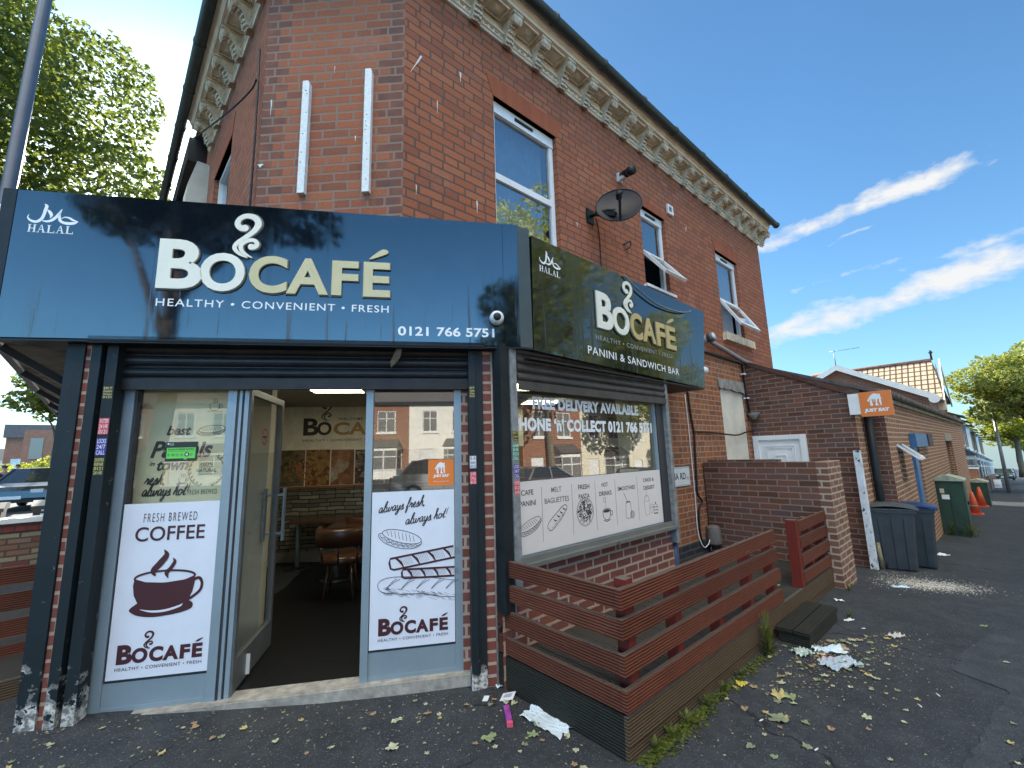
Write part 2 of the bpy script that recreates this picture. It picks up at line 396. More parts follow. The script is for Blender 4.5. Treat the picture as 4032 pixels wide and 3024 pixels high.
    def frame(s, u0, u1, z0, z1, w, d0, d1):
        s.box(u0, u1, d0, d1, z0, z0+w); s.box(u0, u1, d0, d1, z1-w, z1); s.box(u0, u0+w, d0, d1, z0+w, z1-w); s.box(u1-w, u1, d0, d1, z0+w, z1-w); return s
    def mesh(s, name, base=(0, 0, 0), m=None):
        me = bpy.data.meshes.new(name)
        vs = [(a-base[0], -(b-base[1]), c-base[2]) for a, b, c in s.v]
        me.from_pydata(vs, [], s.f); me.update()
        bm = bmesh.new(); bm.from_mesh(me)
        for f, q in zip(bm.faces, s.smooth): f.smooth = q
        bmesh.ops.recalc_face_normals(bm, faces=bm.faces); 
        bm.normal_update()
        lay = bm.loops.layers.uv.new('UVMap')
        for f in bm.faces:
            n = f.normal
            for l in f.loops:
                x, y, z = l.vert.co
                x += base[0]; y -= base[1]; z += base[2]
                l[lay].uv = (x, y) if abs(n.z) > .7 else (x, z) if abs(n.y) >= abs(n.x) else (y, z)
        bm.to_mesh(me); bm.free()
        if m is not None: me.materials.append(m)
        return me
KEEP = []
class Thing:
    def __init__(s, name, label, category, fr, base=(0, 0, 0), group=None, kind=None):
        s.fr, s.base = fr, base; o = bpy.data.objects.new(name, None); COL.objects.link(o); s.o = o
        o.empty_display_size = .1
        o.location = fr.at(*base); o.rotation_euler = (0, 0, fr.rot)
        tag(o, label, category, group, kind)
    def part(s, name, b, m, parent=None, label=None, stuff=False):
        o = bpy.data.objects.new(name, b.mesh(name, s.base, m)); COL.objects.link(o); o.parent = parent or s.o
        if label: o['label'] = label
        if stuff: o['kind'] = 'stuff'
        return o
def tag(o, label=None, category=None, group=None, kind=None):
    if label: o['label'] = label
    if category: o['category'] = category
    if group: o['group'] = group
    if kind: o['kind'] = kind
def single(name, label, category, b, m, fr=WF, base=(0, 0, 0), group=None, kind=None):
    o = bpy.data.objects.new(name, b.mesh(name, base, m)); COL.objects.link(o)
    o.location = fr.at(*base); o.rotation_euler = (0, 0, fr.rot); tag(o, label, category, group, kind); return o
def structure(name, b, m, fr=WF): return single(name, None, None, b, m, fr, kind='structure')
def dup(o, parent=None):
    c = o.copy(); COL.objects.link(c)
    if parent: c.parent = parent
    for ch in list(o.children): dup(ch, c)
    return c

# ------------------------------------------------------------------ material instances
BR_UP = brick('brick_upper', [(.34, .118, .064), (.43, .142, .068), (.47, .155, .070), (.45, .155, .075), (.50, .178, .085), (.38, .145, .08)], (.13, .085, .07), bw=.232, bh=.0797, ms=.009, sq=.62, sqf=4, dirt=.62, dark=(.20, .10, .08), dscale=.9, stain=None)
BR_CH = brick('brick_chamfer', [(.30, .11, .062), (.40, .130, .066), (.44, .145, .070), (.46, .158, .076), (.38, .14, .074)], (.27, .185, .14), bw=.225, bh=.0797, ms=.010, sq=.62, sqf=5, dirt=.5, quoin=(0., -1.222), dark=(.15, .09, .075))
BR_OLD = brick('brick_old_lower', [(.30, .10, .05), (.36, .13, .055), (.42, .16, .065), (.26, .10, .06), (.38, .17, .08)], (.42, .30, .20), bw=.235, bh=.0775, ms=.007, sq=.55, sqf=2, dirt=.5, dark=(.11, .07, .06))
BR_SHOP = brick('brick_shopfront', [(.24, .075, .052), (.29, .095, .065), (.26, .10, .08), (.33, .11, .075), (.21, .085, .07)], (.48, .35, .27), ms=.012, bh=.077, bw=.225, dirt=.35, dark=(.10, .06, .055))
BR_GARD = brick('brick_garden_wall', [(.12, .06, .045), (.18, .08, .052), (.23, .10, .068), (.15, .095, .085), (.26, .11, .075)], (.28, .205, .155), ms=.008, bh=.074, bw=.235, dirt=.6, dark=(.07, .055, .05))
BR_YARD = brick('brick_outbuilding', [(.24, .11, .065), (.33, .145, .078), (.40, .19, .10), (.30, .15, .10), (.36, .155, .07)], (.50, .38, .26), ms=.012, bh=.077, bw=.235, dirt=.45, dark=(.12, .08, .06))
BR_FAR = brick('brick_terrace', [(.25, .09, .05), (.33, .12, .06), (.30, .11, .07), (.38, .15, .08)], (.40, .30, .22), dirt=.3, bump=.3)
STONE = mat('painted_stone', (.70, .58, .43), .8, var=.16, vs=6, bump=.25, bs=90)
STONE_SOIL = mat('weathered_stone', (.62, .50, .36), .9, var=.3, vs=14, bump=.6, bs=70)
RENDER = mat('cream_render', (.58, .53, .43), .9, var=.12, vs=4, bump=.3, bs=120)
RENDER_W = mat('white_render', (.72, .70, .64), .85, var=.08, vs=3, bump=.15)
GAUGED = brick('gauged_brick', [(.36, .10, .05), (.42, .13, .06), (.38, .11, .055)], (.30, .10, .05), bw=.068, bh=.9, ms=.003, dirt=.25, bump=.2)
PVC = mat('white_pvc', (.74, .74, .72), .35, var=.06, vs=6)
ALU = mat('silver_aluminium', (.25, .32, .36), .42, .3, var=.10, vs=2.5, bump=.03)
ALU_D = mat('dark_gasket', (.03, .03, .035), .5, var=0)  # even dark colour for the seals and one side shutter rail
BLK = mat('black_paint', (.010, .013, .015), .5, var=.35, vs=7, bump=.12, bs=30, spec=.3)
BLK_P = mat('black_plastic', (.012, .013, .014), .45, var=.2, spec=.3)
GUT = mat('green_black_gutter', (.022, .032, .028), .5, var=.4, vs=8)
SHUT = mat('black_shutter', (.014, .013, .013), .45, .2, var=.45, vs=11, bump=.08, bs=25)
SHUT_G = mat('grey_black_shutter', (.06, .052, .046), .5, .2, var=.3, vs=8, bump=.05)
SILL = mat('bronze_sill', (.19, .19, .17), .5, .3, var=.12)
def sign_face():
    t = NT('black_acrylic'); uv = t.uv(); sx = t.n('SeparateXYZ'); t.ln(uv, sx.inputs[0])
    mp = t.n('Mapping'); mp.inputs['Scale'].default_value = (11, .35, 1); t.ln(uv, mp.inputs[0])
    st = t.noise(mp.outputs[0], 1.5, 5, .65); sm = t.noise(uv, 1.7, 3); cl = t.noise(uv, 4.5, 6, .65)
    low = t.n('MapRange'); t.ln(sx.outputs[1], low.inputs[0]); low.inputs[1].default_value = 3.0; low.inputs[2].default_value = 2.55; low.inputs[3].default_value = .15; low.inputs[4].default_value = 1.0
    drip = t.math('MULTIPLY', t.math('MULTIPLY_ADD', st, 9.0, -5.0, clamp=True), low.outputs[0])
    smear = t.math('MULTIPLY_ADD', cl, 3.0, -1.5, clamp=True)
    rg = t.math('ADD', t.math('MULTIPLY_ADD', drip, .42, .05), t.math('MULTIPLY', smear, .10))
    c = t.mix(smear, (.005, .008, .012), (.016, .021, .028)); c = t.mix(drip, c, (.008, .009, .010))
    p = t.pbr(c, rg, 0, t.bump(sm, .02, .05), .5, 0); p.inputs['IOR'].default_value = 1.82; return t.m
SIGN = sign_face()
def peel(name, base, chip, z0, z1, hi_=.62, lo_=.33):
    """paint flaked off towards the foot of a post"""
    t = NT(name); uv = t.uv(); s = t.n('SeparateXYZ'); t.ln(uv, s.inputs[0])
    n = t.noise(uv, 13, 6, .65); low = t.n('MapRange'); t.ln(s.outputs[1], low.inputs[0]); low.inputs[1].default_value = z0; low.inputs[2].default_value = z1; low.inputs[3].default_value = hi_; low.inputs[4].default_value = lo_
    k = t.math('MULTIPLY_ADD', t.math('SUBTRACT', low.outputs[0], n), 30, .5, clamp=True)
    n2 = t.noise(uv, 26, 5)
    chipc = t.mix(t.math('MULTIPLY_ADD', n2, 8, -3.5, clamp=True), tuple(x*.25 for x in chip), chip)
    c = t.mix(k, t.mix(t.noise(uv, 6, 4), tuple(x*.6 for x in base), tuple(x*1.4 for x in base)), chipc)
    t.pbr(c, .55, 0, t.bump(t.math('MULTIPLY', k, -1.0), .5, .004), .3); return t.m
BLK_PEEL = peel('peeling_black_paint', (.010, .016, .019), (.62, .60, .55), .05, .52)
BLK_CHIP = peel('chipped_black_paint', (.010, .016, .019), (.62, .60, .55), .0, .24, .66, .30)
WHITE_PEEL = peel('peeling_white_paint', (.60, .65, .68), (.13, .11, .09), -.3, .5, .44, .38)
CREAM_L = mat('cream_letter', (.74, .72, .60), .45, var=.07, vs=3)
GOLD_L = mat('gold_letter', (.55, .49, .27), .45, var=.08, vs=3)
RIM_L = mat('letter_rim', (.12, .11, .085), .5, var=.2)
WHITE_L = mat('white_vinyl', (.78, .79, .78), .5, var=.04)
POSTER = mat('poster_white', (.66, .69, .75), .34, var=.05, vs=3, bump=.06, bs=5)
POSTER_P = mat('menu_panel_white', (.66, .61, .57), .4, var=.035, vs=2)
MAROON = mat('maroon_print', (.055, .012, .016), .45, var=.05)
INK = mat('dark_print', (.045, .035, .035), .5, var=.05)
GREY_INK = mat('grey_print', (.17, .16, .155), .5, var=.05)
ORANGE = mat('orange_print', (.72, .19, .025), .4, var=.04)
GLASS = glass('window_glass', (.72, .78, .74), 2.1, .03)
GLASS_D = glass('door_glass', (.90, .92, .89), 1.5, .015)
GLASS_L = glass('clear_glass', (.86, .88, .84), 1.75, .02)
GLASS_S = glass('shop_glass', (.50, .54, .50), 2.7, .02)
GLASS_UP = glass('upstairs_glass', (.30, .40, .48), 3.3, .02, wav=.05)
CURT = mat('net_curtain', (.50, .52, .54), .9, var=.1, vs=9)
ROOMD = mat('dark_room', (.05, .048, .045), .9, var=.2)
WOOD_RED = wood('red_stained_board', (.165, .050, .027), .0165, worn=(.40, .20, .11), wornamt=.65, top=(.10, .08, .065))
WOOD_RED_V = wood('red_stained_post', (.19, .03, .02), .02, worn=(.30, .16, .10), wornamt=.15, depth=0, vert=True, top=(.13, .115, .10))
WOOD_FASC = wood('deck_fascia_board', (.12, .078, .044), .0165, worn=(.28, .24, .19), wornamt=.5, top=(.09, .09, .08))
WOOD_FASC_D = wood('deck_fascia_green', (.032, .032, .024), .0165, worn=(.16, .15, .12), wornamt=.2)
WOOD_DECK = wood('deck_board', (.062, .060, .052), .014, worn=(.15, .14, .12), wornamt=.12, vert=True, depth=.8)
SLATE = mat('roof_slate', (.085, .075, .075), .7, var=.3, vs=9, bump=.4, bs=14)

# ------------------------------------------------------------------ ground
def asphalt(name, base, light, speck=.5, crack=True):
    t = NT(name); o = t.obj()
    n1 = t.noise(o, 1.1, 5, .6); n2 = t.noise(o, 55, 3, .7); n3 = t.noise(o, 7, 5, .65)
    c = t.mix(t.math('MULTIPLY_ADD', n1, 2.4, -.7, clamp=True), base, light)
    c = t.mix(t.math('MULTIPLY_ADD', n3, 3.0, -1.3, clamp=True), t.mix(1.0, c, (.62, .63, .65), 'MULTIPLY'), c)
    vo = t.n('TexVoronoi'); vo.inputs['Scale'].default_value = 120; t.ln(o, vo.inputs['Vector'])
    s = t.n('SeparateColor'); t.ln(vo.outputs['Color'], s.inputs[0])
    dot = t.math('MULTIPLY', t.math('GREATER_THAN', s.outputs[0], .86), t.math('LESS_THAN', vo.outputs['Distance'], .42))
    c = t.mix(t.math('MULTIPLY', dot, speck), c, tuple(x*2.6 for x in light))
    gm = t.n('TexVoronoi'); gm.inputs['Scale'].default_value = 3.2; t.ln(o, gm.inputs['Vector'])
    c = t.mix(t.math('MULTIPLY', t.math('MULTIPLY_ADD', gm.outputs['Distance'], -60, 3.2, clamp=True), .30), c, (.12, .12, .12))
    if crack:
        v2 = t.n('TexVoronoi'); v2.feature = 'DISTANCE_TO_EDGE'; v2.inputs['Scale'].default_value = .55
        ad = t.n('VectorMath', operation='MULTIPLY_ADD'); nn = t.n('TexNoise'); nn.inputs['Scale'].default_value = 3.0; nn.inputs['Detail'].default_value = 6; t.ln(o, nn.inputs['Vector'])
        t.ln(nn.outputs['Color'], ad.inputs[0]); ad.inputs[1].default_value = (.55, .55, .2); t.ln(o, ad.inputs[2]); t.ln(ad.outputs[0], v2.inputs['Vector'])
        ck = t.math('MULTIPLY', t.math('LESS_THAN', v2.outputs['Distance'], .004), t.math('GREATER_THAN', n1, .5))
        c = t.mix(t.math('MULTIPLY', ck, .8), c, (.012, .012, .013))
    h = t.math('ADD', t.math('MULTIPLY', n2, .6), t.math('MULTIPLY', vo.outputs['Distance'], .5))
    t.pbr(c, .82, 0, t.bump(h, .75, .008), .3); return t.m
ASPH = asphalt('asphalt_pavement', (.038, .043, .048), (.062, .068, .074))
ASPH2 = asphalt('asphalt_patch', (.054, .060, .066), (.074, .081, .089), .35)
ROADM = asphalt('asphalt_road', (.055, .055, .056), (.08, .08, .08), .3, False)
def sheet(us, ds, fr, lift):
    b = B(); n = len(ds)
    vs = [(u, d, ground_z(*fr.at(u, d)[:2])+lift) for u in us for d in ds]
    fs = [(i*n+j, (i+1)*n+j, (i+1)*n+j+1, i*n+j+1) for i in range(len(us)-1) for j in range(n-1)]
    return b.add(vs, fs, True)
def rng(a, b, s):
    n = max(1, round((b-a)/s)); return [a+(b-a)*i/n for i in range(n+1)]
def build_ground():
    us = [-300, -150, -80, -40, -20]+rng(-12, 14, .5)+rng(16, 40, 2)+rng(45, 120, 5)+[160, 260, 500, 1200]
    ds = [-900, -300, -120, -60, -30]+rng(-14, 12, .5)+[16, 24, 40, 80, 200, 600]
    structure('ground', sheet(us, ds, RR, 0), ASPH, RR)
    # lighter relaid strip of pavement with a stepped, ragged edge
    pts = [(.4, 1.05), (1.17, 1.144), (1.6, 1.19), (2.269, 1.294), (2.30, 1.28), (2.41, 1.03), (2.855, 1.055), (3.235, 1.142), (3.46, 1.20), (3.5, 1.42), (4.4, 1.50), (6, 1.55), (9, 1.6), (14, 1.6), (24, 1.6), (45, 1.6), (90, 1.6)]
    b = B(); P = []
    for (a, c), (e, f) in zip(pts, pts[1:]):
        n = 10 if e < 7 else 6
        for i in range(n):
            k = i/n; P.append((a+(e-a)*k, c+(f-c)*k+random.uniform(-.012, .012)*(1 if e < 7 else 0)))
    vs = []; fs = []
    for i, (u, d) in enumerate(P):
        for q in (d, (d+3.1)/2, 3.1): vs.append((u, q, ground_z(*RR.at(u, q)[:2])+.005))
        if i: k = 3*i; fs += [(k-3, k, k+1, k-2), (k-2, k+1, k+2, k-1)]
    b.add(vs, fs); structure('pavement', b, ASPH2, RR)
    structure('kerb', kerb(3.1, 3.22, rng(-2, 14, 1)+rng(16, 100, 4)), mat('kerb_stone', (.24, .23, .21), .85, var=.2, bump=.3), RR)
    structure('side_road', sheet(rng(-8, 14, 1)+rng(16, 100, 4)+[180], [3.22, 5, 7, 9.5], RR, .009), ROADM, RR)
    structure('main_road', sheet([-260, -160, -90, -60, -40, -30, -20, -14, -9], [5.2, 8, 11, 14], L2, .013), ROADM, L2)
    structure('main_road', sheet([-25, -10, 0, 10, 20, 30], [9, 12, 16, 20], FF, .017), ROADM, FF)
def kerb(d0, d1, us):
    b = B(); vs = []; fs = []
    for i, u in enumerate(us):
        z = ground_z(*RR.at(u, d0)[:2]); vs += [(u, d0, z-.1), (u, d0, z+.02), (u, d1, z+.02), (u, d1, z-.1)]
        if i: k = 4*i; fs += [(k-4+j, k-4+(j+1) % 4, k+(j+1) % 4, k+j) for j in range(4)]
    return b.add(vs, fs)
build_ground()

# ------------------------------------------------------------------ the corner building
WD = -1.4           # side wall plane in RR
ZC = 5.83           # underside of cornice
def w2(fr, u, d): p = fr.at(u, d); return (p[0], -p[1])       # to WF (u, d)
def build_building():
    T = Thing('corner_building', 'red brick Victorian corner shop building with bracketed stone cornice', 'building', WF, (-.83, -3.13, 0))
    # every piece is written in its own wall frame; conv() brings it into the building's frame
    def conv(b, fr):
        o = B(); o.v = []
        for u, d, z in b.v:
            p = fr.at(u, d, z); o.v.append((p[0], -p[1], z))
        o.f, o.smooth = b.f, b.smooth; return o
    def part(name, b, m, fr, parent=None, label=None):
        # keep the local axes of the wall (for texture direction) by giving the part its own placement
        o = bpy.data.objects.new(name, b.mesh(name, (0, 0, 0), m)); COL.objects.link(o)
        par = parent or T.o; o.parent = par
        M = Matrix.Translation(fr.at(0, 0)) @ Matrix.Rotation(fr.rot, 4, 'Z')
        root = Matrix.Translation(T.fr.at(*T.base)) @ Matrix.Rotation(T.fr.rot, 4, 'Z')
        o.matrix_local = (root.inverted() @ M) if parent is None else Matrix.Identity(4)
        if label: o['label'] = label
        return o
    # side wall with three windows
    wins = [(.355, 1.265, 3.2, 5.15), (2.96, 3.62, 3.80, 4.98), (5.33, 6.26, 3.53, 5.03)]
    side = B().wall(-.615, 7.57, 3.05, ZC+.3, WD, wins, .115)
    side.quad((7.57, WD, -.8), (7.57, WD-9, -.8), (7.57, WD-9, ZC+.3), (7.57, WD, ZC+.3))
    part('wall', side, BR_UP, RR)
    low = B().wall(2.35, 7.57, -.6, 3.05, WD+.0, [(4.93, 5.86, .0, 2.56)], .03)
    part('wall', low, BR_OLD, RR, label='paler orange brick lower side wall')
    part('infill_panel', B().quad((4.93, WD-.02, 0), (5.86, WD-.02, 0), (5.86, WD-.02, 2.56), (4.93, WD-.02, 2.56)), RENDER, RR, label='cream rendered panel filling an old doorway')
    part('lintel', B().add(*ragged_lintel()), mat('bare_concrete', (.24, .22, .19), .9, var=.35, vs=12, bump=.5, bs=30), RR, label='rough grey lintel over the rendered panel')
    part('plinth', B().box(2.5, 4.06, WD, WD+.012, .2, .37), brick('blue_brick_plinth', [(.035, .035, .042), (.05, .05, .06)], (.10, .10, .10), dirt=.4), RR)
    # chamfer and main road wall
    ch = B().wall(-1.222, 0, 2.6, ZC+.3, 0, [], .1); part('wall', ch, BR_CH, CC)
    lw = [(-2.35, -1.32, 3.3, 5.12)]
    lf = B().wall(-3.35, 0, 2.6, ZC+.3, 0, lw, .115); part('wall', lf, BR_UP, LL, label='brick wall facing the main road')
    nb = B().wall(-14, -3.35, 2.6, ZC+.3, 0, [], .1); part('wall', nb, BR_UP, LL, label='neighbouring front along the main road')
    # cream party wall corbel between the two fronts
    cb = B().prism([(0, 3.0), (.30, 3.0), (.22, 5.25), (.14, 5.62), (0, 5.62)], -3.30, -2.90, 'u'); part('party_wall_corbel', cb, RENDER, LL)
    # windows of the side wall
    for i, (a, b_, c, e) in enumerate(wins):
        d0, d1 = WD-.115, WD-.06; f = B(); head = .12
        f.box(a, b_, d0, d1+.01, e-head, e); f.box(a, a+.055, d0, d1, c, e-head); f.box(b_-.055, b_, d0, d1, c, e-head); f.box(a+.055, b_-.055, d0, d1, c, c+.06)
        tz = [4.33, 4.33, 4.17][i]
        f.box(a+.055, b_-.055, d0, d1, tz-.035, tz+.035)
        wf = part('window', f, PVC, RR, label=['tall first floor window with a closed sash', 'narrow first floor window with its lower light open', 'first floor window with its lower light propped open'][i])
        part('trickle_vent', B().box((a+b_)/2-.13, (a+b_)/2+.13, d1+.01, d1+.022, e-.075, e-.045), BLK_P, RR, wf)
        g = B(); dd = d0+.03
        g.quad((a+.05, dd, tz+.03), (b_-.05, dd, tz+.03), (b_-.05, dd, e-head+.01), (a+.05, dd, e-head+.01))
        if i == 0: g.quad((a+.05, dd, c+.05), (b_-.05, dd, c+.05), (b_-.05, dd, tz-.03), (a+.05, dd, tz-.03))
        part('pane', g, GLASS_UP, RR, wf)
        cu = B(); n = 40
        cuts = [(0, 1)] if i != 0 else [(.04, .96)]
        for p, q in cuts:
            vs = []; fs = []
            for k in range(n+1):
                x = a+.05+(b_-a-.1)*(p+(q-p)*k/n); vs += [(x, d0-.06-.018*math.sin(k*1.9), c+.02), (x, d0-.06-.018*math.sin(k*1.9+.3), e)]
                if k: fs.append((2*k-2, 2*k, 2*k+1, 2*k-1))
            cu.add(vs, fs, True)
        if i != 1: part('curtain', cu, CURT, RR, wf)
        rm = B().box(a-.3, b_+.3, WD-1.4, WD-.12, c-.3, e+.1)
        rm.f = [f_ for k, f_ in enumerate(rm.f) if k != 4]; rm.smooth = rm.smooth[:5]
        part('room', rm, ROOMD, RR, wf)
        if i:
            # open top-hung light
            L_ = .60 if i == 2 else .49; th = math.radians(31 if i == 2 else 38); hz = tz-.04; hd = d1+.01
            out, dz = math.sin(th)*L_, math.cos(th)*L_
            sa, sb = a+.05, b_-.05; s = B()
            def pt(x, k, o=0): return (x, hd+out*k+o*math.cos(th), hz-dz*k+o*math.sin(th))
            for x0, x1, k0, k1 in ((sa, sb, 0, .09), (sa, sb, .91, 1), (sa, sa+.06, .09, .91), (sb-.06, sb, .09, .91)):
                vs = [pt(x0, k0), pt(x1, k0), pt(x1, k1), pt(x0, k1), pt(x0, k0, .04), pt(x1, k0, .04), pt(x1, k1, .04), pt(x0, k1, .04)]
                s.add(vs, [(0, 1, 2, 3), (7, 6, 5, 4), (0, 4, 5, 1), (1, 5, 6, 2), (2, 6, 7, 3), (3, 7, 4, 0)])
            sash = part('open_sash', s, PVC, RR, wf)
            part('pane', B().quad(pt(sa+.05, .08, .02), pt(sb-.05, .08, .02), pt(sb-.05, .92, .02), pt(sa+.05, .92, .02)), GLASS_UP, RR, wf)
            sl = B().box(a-.05, b_+(.08 if i == 1 else .26), WD-.1, WD+(.05 if i == 1 else .07), c-(.04 if i == 1 else .14), c-.002)
            part('sill', sl, PVC if i == 1 else STONE_SOIL, RR, wf)
        # gauged flat arch
        sp = .085 if i != 1 else .06
        t0, t1 = (e+.012, e+.215) if i != 1 else (e+.012, e+.12)
        ar = B().prism([(a-.01, e), (b_+.02, e), (b_+.02+sp+.02, t1), (a-.01-sp, t1)], WD-.112, WD+.006); part('arch', ar, GAUGED, RR)
    # window of the main road wall
    a, b_, c, e = lw[0]; f = B().frame(a, b_, c, e, .06, -.115, -.05); f.box(a+.06, b_-.06, -.115, -.05, 4.25, 4.31)
    wf = part('window', f, PVC, LL); part('pane', B().quad((a+.05, -.09, c+.05), (b_-.05, -.09, c+.05), (b_-.05, -.09, e-.05), (a+.05, -.09, e-.05)), GLASS_UP, LL, wf)
    part('curtain', B().quad((a, -.17, c), (b_, -.17, c), (b_, -.17, e), (a, -.17, e)), CURT, LL, wf)
    part('sill', B().box(a-.06, b_+.06, -.1, .07, c-.09, c-.002), STONE, LL, wf)
    part('arch', B().prism([(a-.01, e), (b_+.01, e), (b_+.09, e+.22), (a-.09, e+.22)], -.112, .006), GAUGED, LL)
    # cornice on the three fronts
    runs = [(RR, -.615, 7.60, WD), (CC, -1.222, 0., 0.), (LL, -2.92, 0., 0.)]
    miter = {0: (.20, .0), 1: (.20, .20), 2: (.0, .20)}
    PROJ = .235
    for k, (fr, u0, u1, d) in enumerate(runs):
        def mu(u, p, end):   # mitred end: outer profile points reach further along the corner
            ml = .42 if k != 2 or end == 1 else 0
            if k == 0 and end == 1: ml = 0
            return u-ml*p if end == 0 else u+ml*p
        prof = [(.0, ZC-.005), (.022, ZC-.005), (.03, ZC+.012), (.045, ZC+.02), (.045, ZC+.028), (.012, ZC+.03), (.012, ZC+.085), (.05, ZC+.088), (.05, ZC+.10), (.018, ZC+.105), (.018, ZC+.235), (PROJ, ZC+.235), (PROJ, ZC+.275), (PROJ+.015, ZC+.285), (PROJ+.03, ZC+.33), (PROJ+.055, ZC+.35), (PROJ+.055, ZC+.38), (0, ZC+.38)]
        c_ = B(); vs = []
        for end, u in ((0, u0), (1, u1)):
            for p, z in prof: vs.append((mu(u, p, end), d+p, z))
        m = len(prof); c_.add(vs, [(i, i+1, m+i+1, m+i) for i in range(m-1)]+[tuple(range(m)), tuple(range(m, 2*m))])
        # egg and dart moulding
        n = int((u1-u0)/.072)
        for i in range(n):
            x = u0+(i+.5)*(u1-u0)/n
            vs = []; fs = []
            for ri, (rr, dd) in enumerate(((.027, .0), (.022, .018), (.010, .027))):
                for q in range(8):
                    aa = 2*PI*q/8; vs.append((x+rr*math.cos(aa)*.9, d+.012+dd, ZC+.057+rr*1.05*math.sin(aa)))
            for ri in range(2):
                for q in range(8): fs.append((ri*8+q, ri*8+(q+1) % 8, ri*8+8+(q+1) % 8, ri*8+8+q))
            fs.append(tuple(range(16, 24))); c_.add(vs, fs, True)
            c_.box(x+.034, x+.038, d+.012, d+.03, ZC+.032, ZC+.084)
        # coffers between brackets
        nb_ = 19 if k == 0 else 3 if k == 1 else 8
        us = [.115+.4185*i for i in range(-1, 19)] if k == 0 else [u0+.2+(u1-u0-.4)*i/2 for i in range(3)] if k == 1 else [-.20-.4185*i for i in range(7)]
        us = sorted(us)
        for x0, x1 in zip(us, us[1:]):
            a0, a1 = x0+.10, x1-.10; zz = ZC+.235
            for q in ((a0, a1, .035, .05), (a0, a1, .185, .20), (a0, a0+.015, .05, .185), (a1-.015, a1, .05, .185)): c_.box(q[0], q[1], d+q[2], d+q[3], zz-.022, zz+.01)
            mx, md = (a0+a1)/2, d+.118
            c_.add([(a0+.02, d+.055, zz-.002), (a1-.02, d+.055, zz-.002), (a1-.02, d+.18, zz-.002), (a0+.02, d+.18, zz-.002), (mx, md, zz-.028)], [(0, 1, 4), (1, 2, 4), (2, 3, 4), (3, 0, 4)])
            c_.box(a0, a1, d+.018, d+.03, zz-.12, zz-.105)
        part('cornice', c_, STONE, fr)
        for x in us:
            part('bracket', bracket(x, d, ZC), STONE_SOIL, fr)
        # gutter
        gb = B(); gp = d+PROJ+.105; gz = ZC+.375; r = .058
        e0, e1 = (mu(u0, PROJ+.1, 0), mu(u1, PROJ+.1, 1)+(.16 if k == 0 else 0)) if k != 2 else (-14, mu(u1, PROJ+.1, 1))
        nseg = max(2, int((e1-e0)/.8)); vs = []; fs = []; nn = 9
        for i in range(nseg+1):
            u = e0+(e1-e0)*i/nseg; sg = -.018*math.sin(PI*i/nseg)*(1 if k == 0 else .3)
            for q in range(nn):
                aa = PI+PI*q/(nn-1); vs.append((u, gp+r*math.cos(aa), gz+sg+r*1.15*math.sin(aa)))
            if i: fs += [((i-1)*nn+q, i*nn+q, i*nn+q+1, (i-1)*nn+q+1) for q in range(nn-1)]
        gb.add(vs, fs, True)
        gb.box(e0, e1, d+PROJ+.05, gp+.05, gz-.012, gz-.008)
        for i in range(nseg+1):
            u = e0+(e1-e0)*i/nseg; sg = -.018*math.sin(PI*i/nseg)*(1 if k == 0 else .3)
            gb.lathe((u-.02, gp, gz+sg-.003), [(r+.007, 0), (r+.007, .045)], 14, 'u')
        part('gutter', gb, GUT, fr)
    # dark timber eaves of the neighbour beyond the corbel
    nb = B().box(-14, -3.3, 0, .22, ZC-.0, ZC+.36)
    for i in range(12): nb.box(-13.5+i*.8, -13.4+i*.8, 0, .20, ZC-.25, ZC)
    part('eaves', nb, BLK, LL)
    # roof
    P = [w2(RR, 7.75, WD+.2), w2(RR, -.55, WD+.22), w2(CC, -1.2, .22), w2(LL, -14, .2), w2(LL, -14, -9), w2(RR, 7.75, WD-9)]
    rz = ZC+.40; cx = sum(p[0] for p in P)/6; cy = sum(p[1] for p in P)/6
    rf = B(); vs = [(p[0], p[1], rz) for p in P]+[(cx+(p[0]-cx)*.45, cy+(p[1]-cy)*.45, rz+1.9) for p in P]
    rf.add(vs, [(i, (i+1) % 6, 6+(i+1) % 6, 6+i) for i in range(6)]+[tuple(range(6, 12)), (5, 4, 3, 2, 1, 0)])
    part('roof', rf, SLATE, WF)
    bk = B(); Q = [w2(RR, 7.57, WD-9), w2(LL, -14, -9)]
    bk.quad((*Q[0], -1), (*Q[1], -1), (*Q[1], ZC+.4), (*Q[0], ZC+.4)); part('wall', bk, BR_UP, WF)
    return T, part
def ragged_lintel():
    top = [(4.84, 2.70), (5.86, 2.70)]; bot = [(5.86, 2.50), (5.7, 2.53), (5.5, 2.515), (5.3, 2.545), (5.15, 2.53), (5.0, 2.55), (4.93, 2.52), (4.86, 2.55)]
    P = top+bot; m = len(P)
    vs = [(u, WD+.004, z) for u, z in P]+[(u, WD+.03, z) for u, z in P]
    return vs, [tuple(range(m, 2*m))]+[(i, (i+1) % m, m+(i+1) % m, m+i) for i in range(m)]
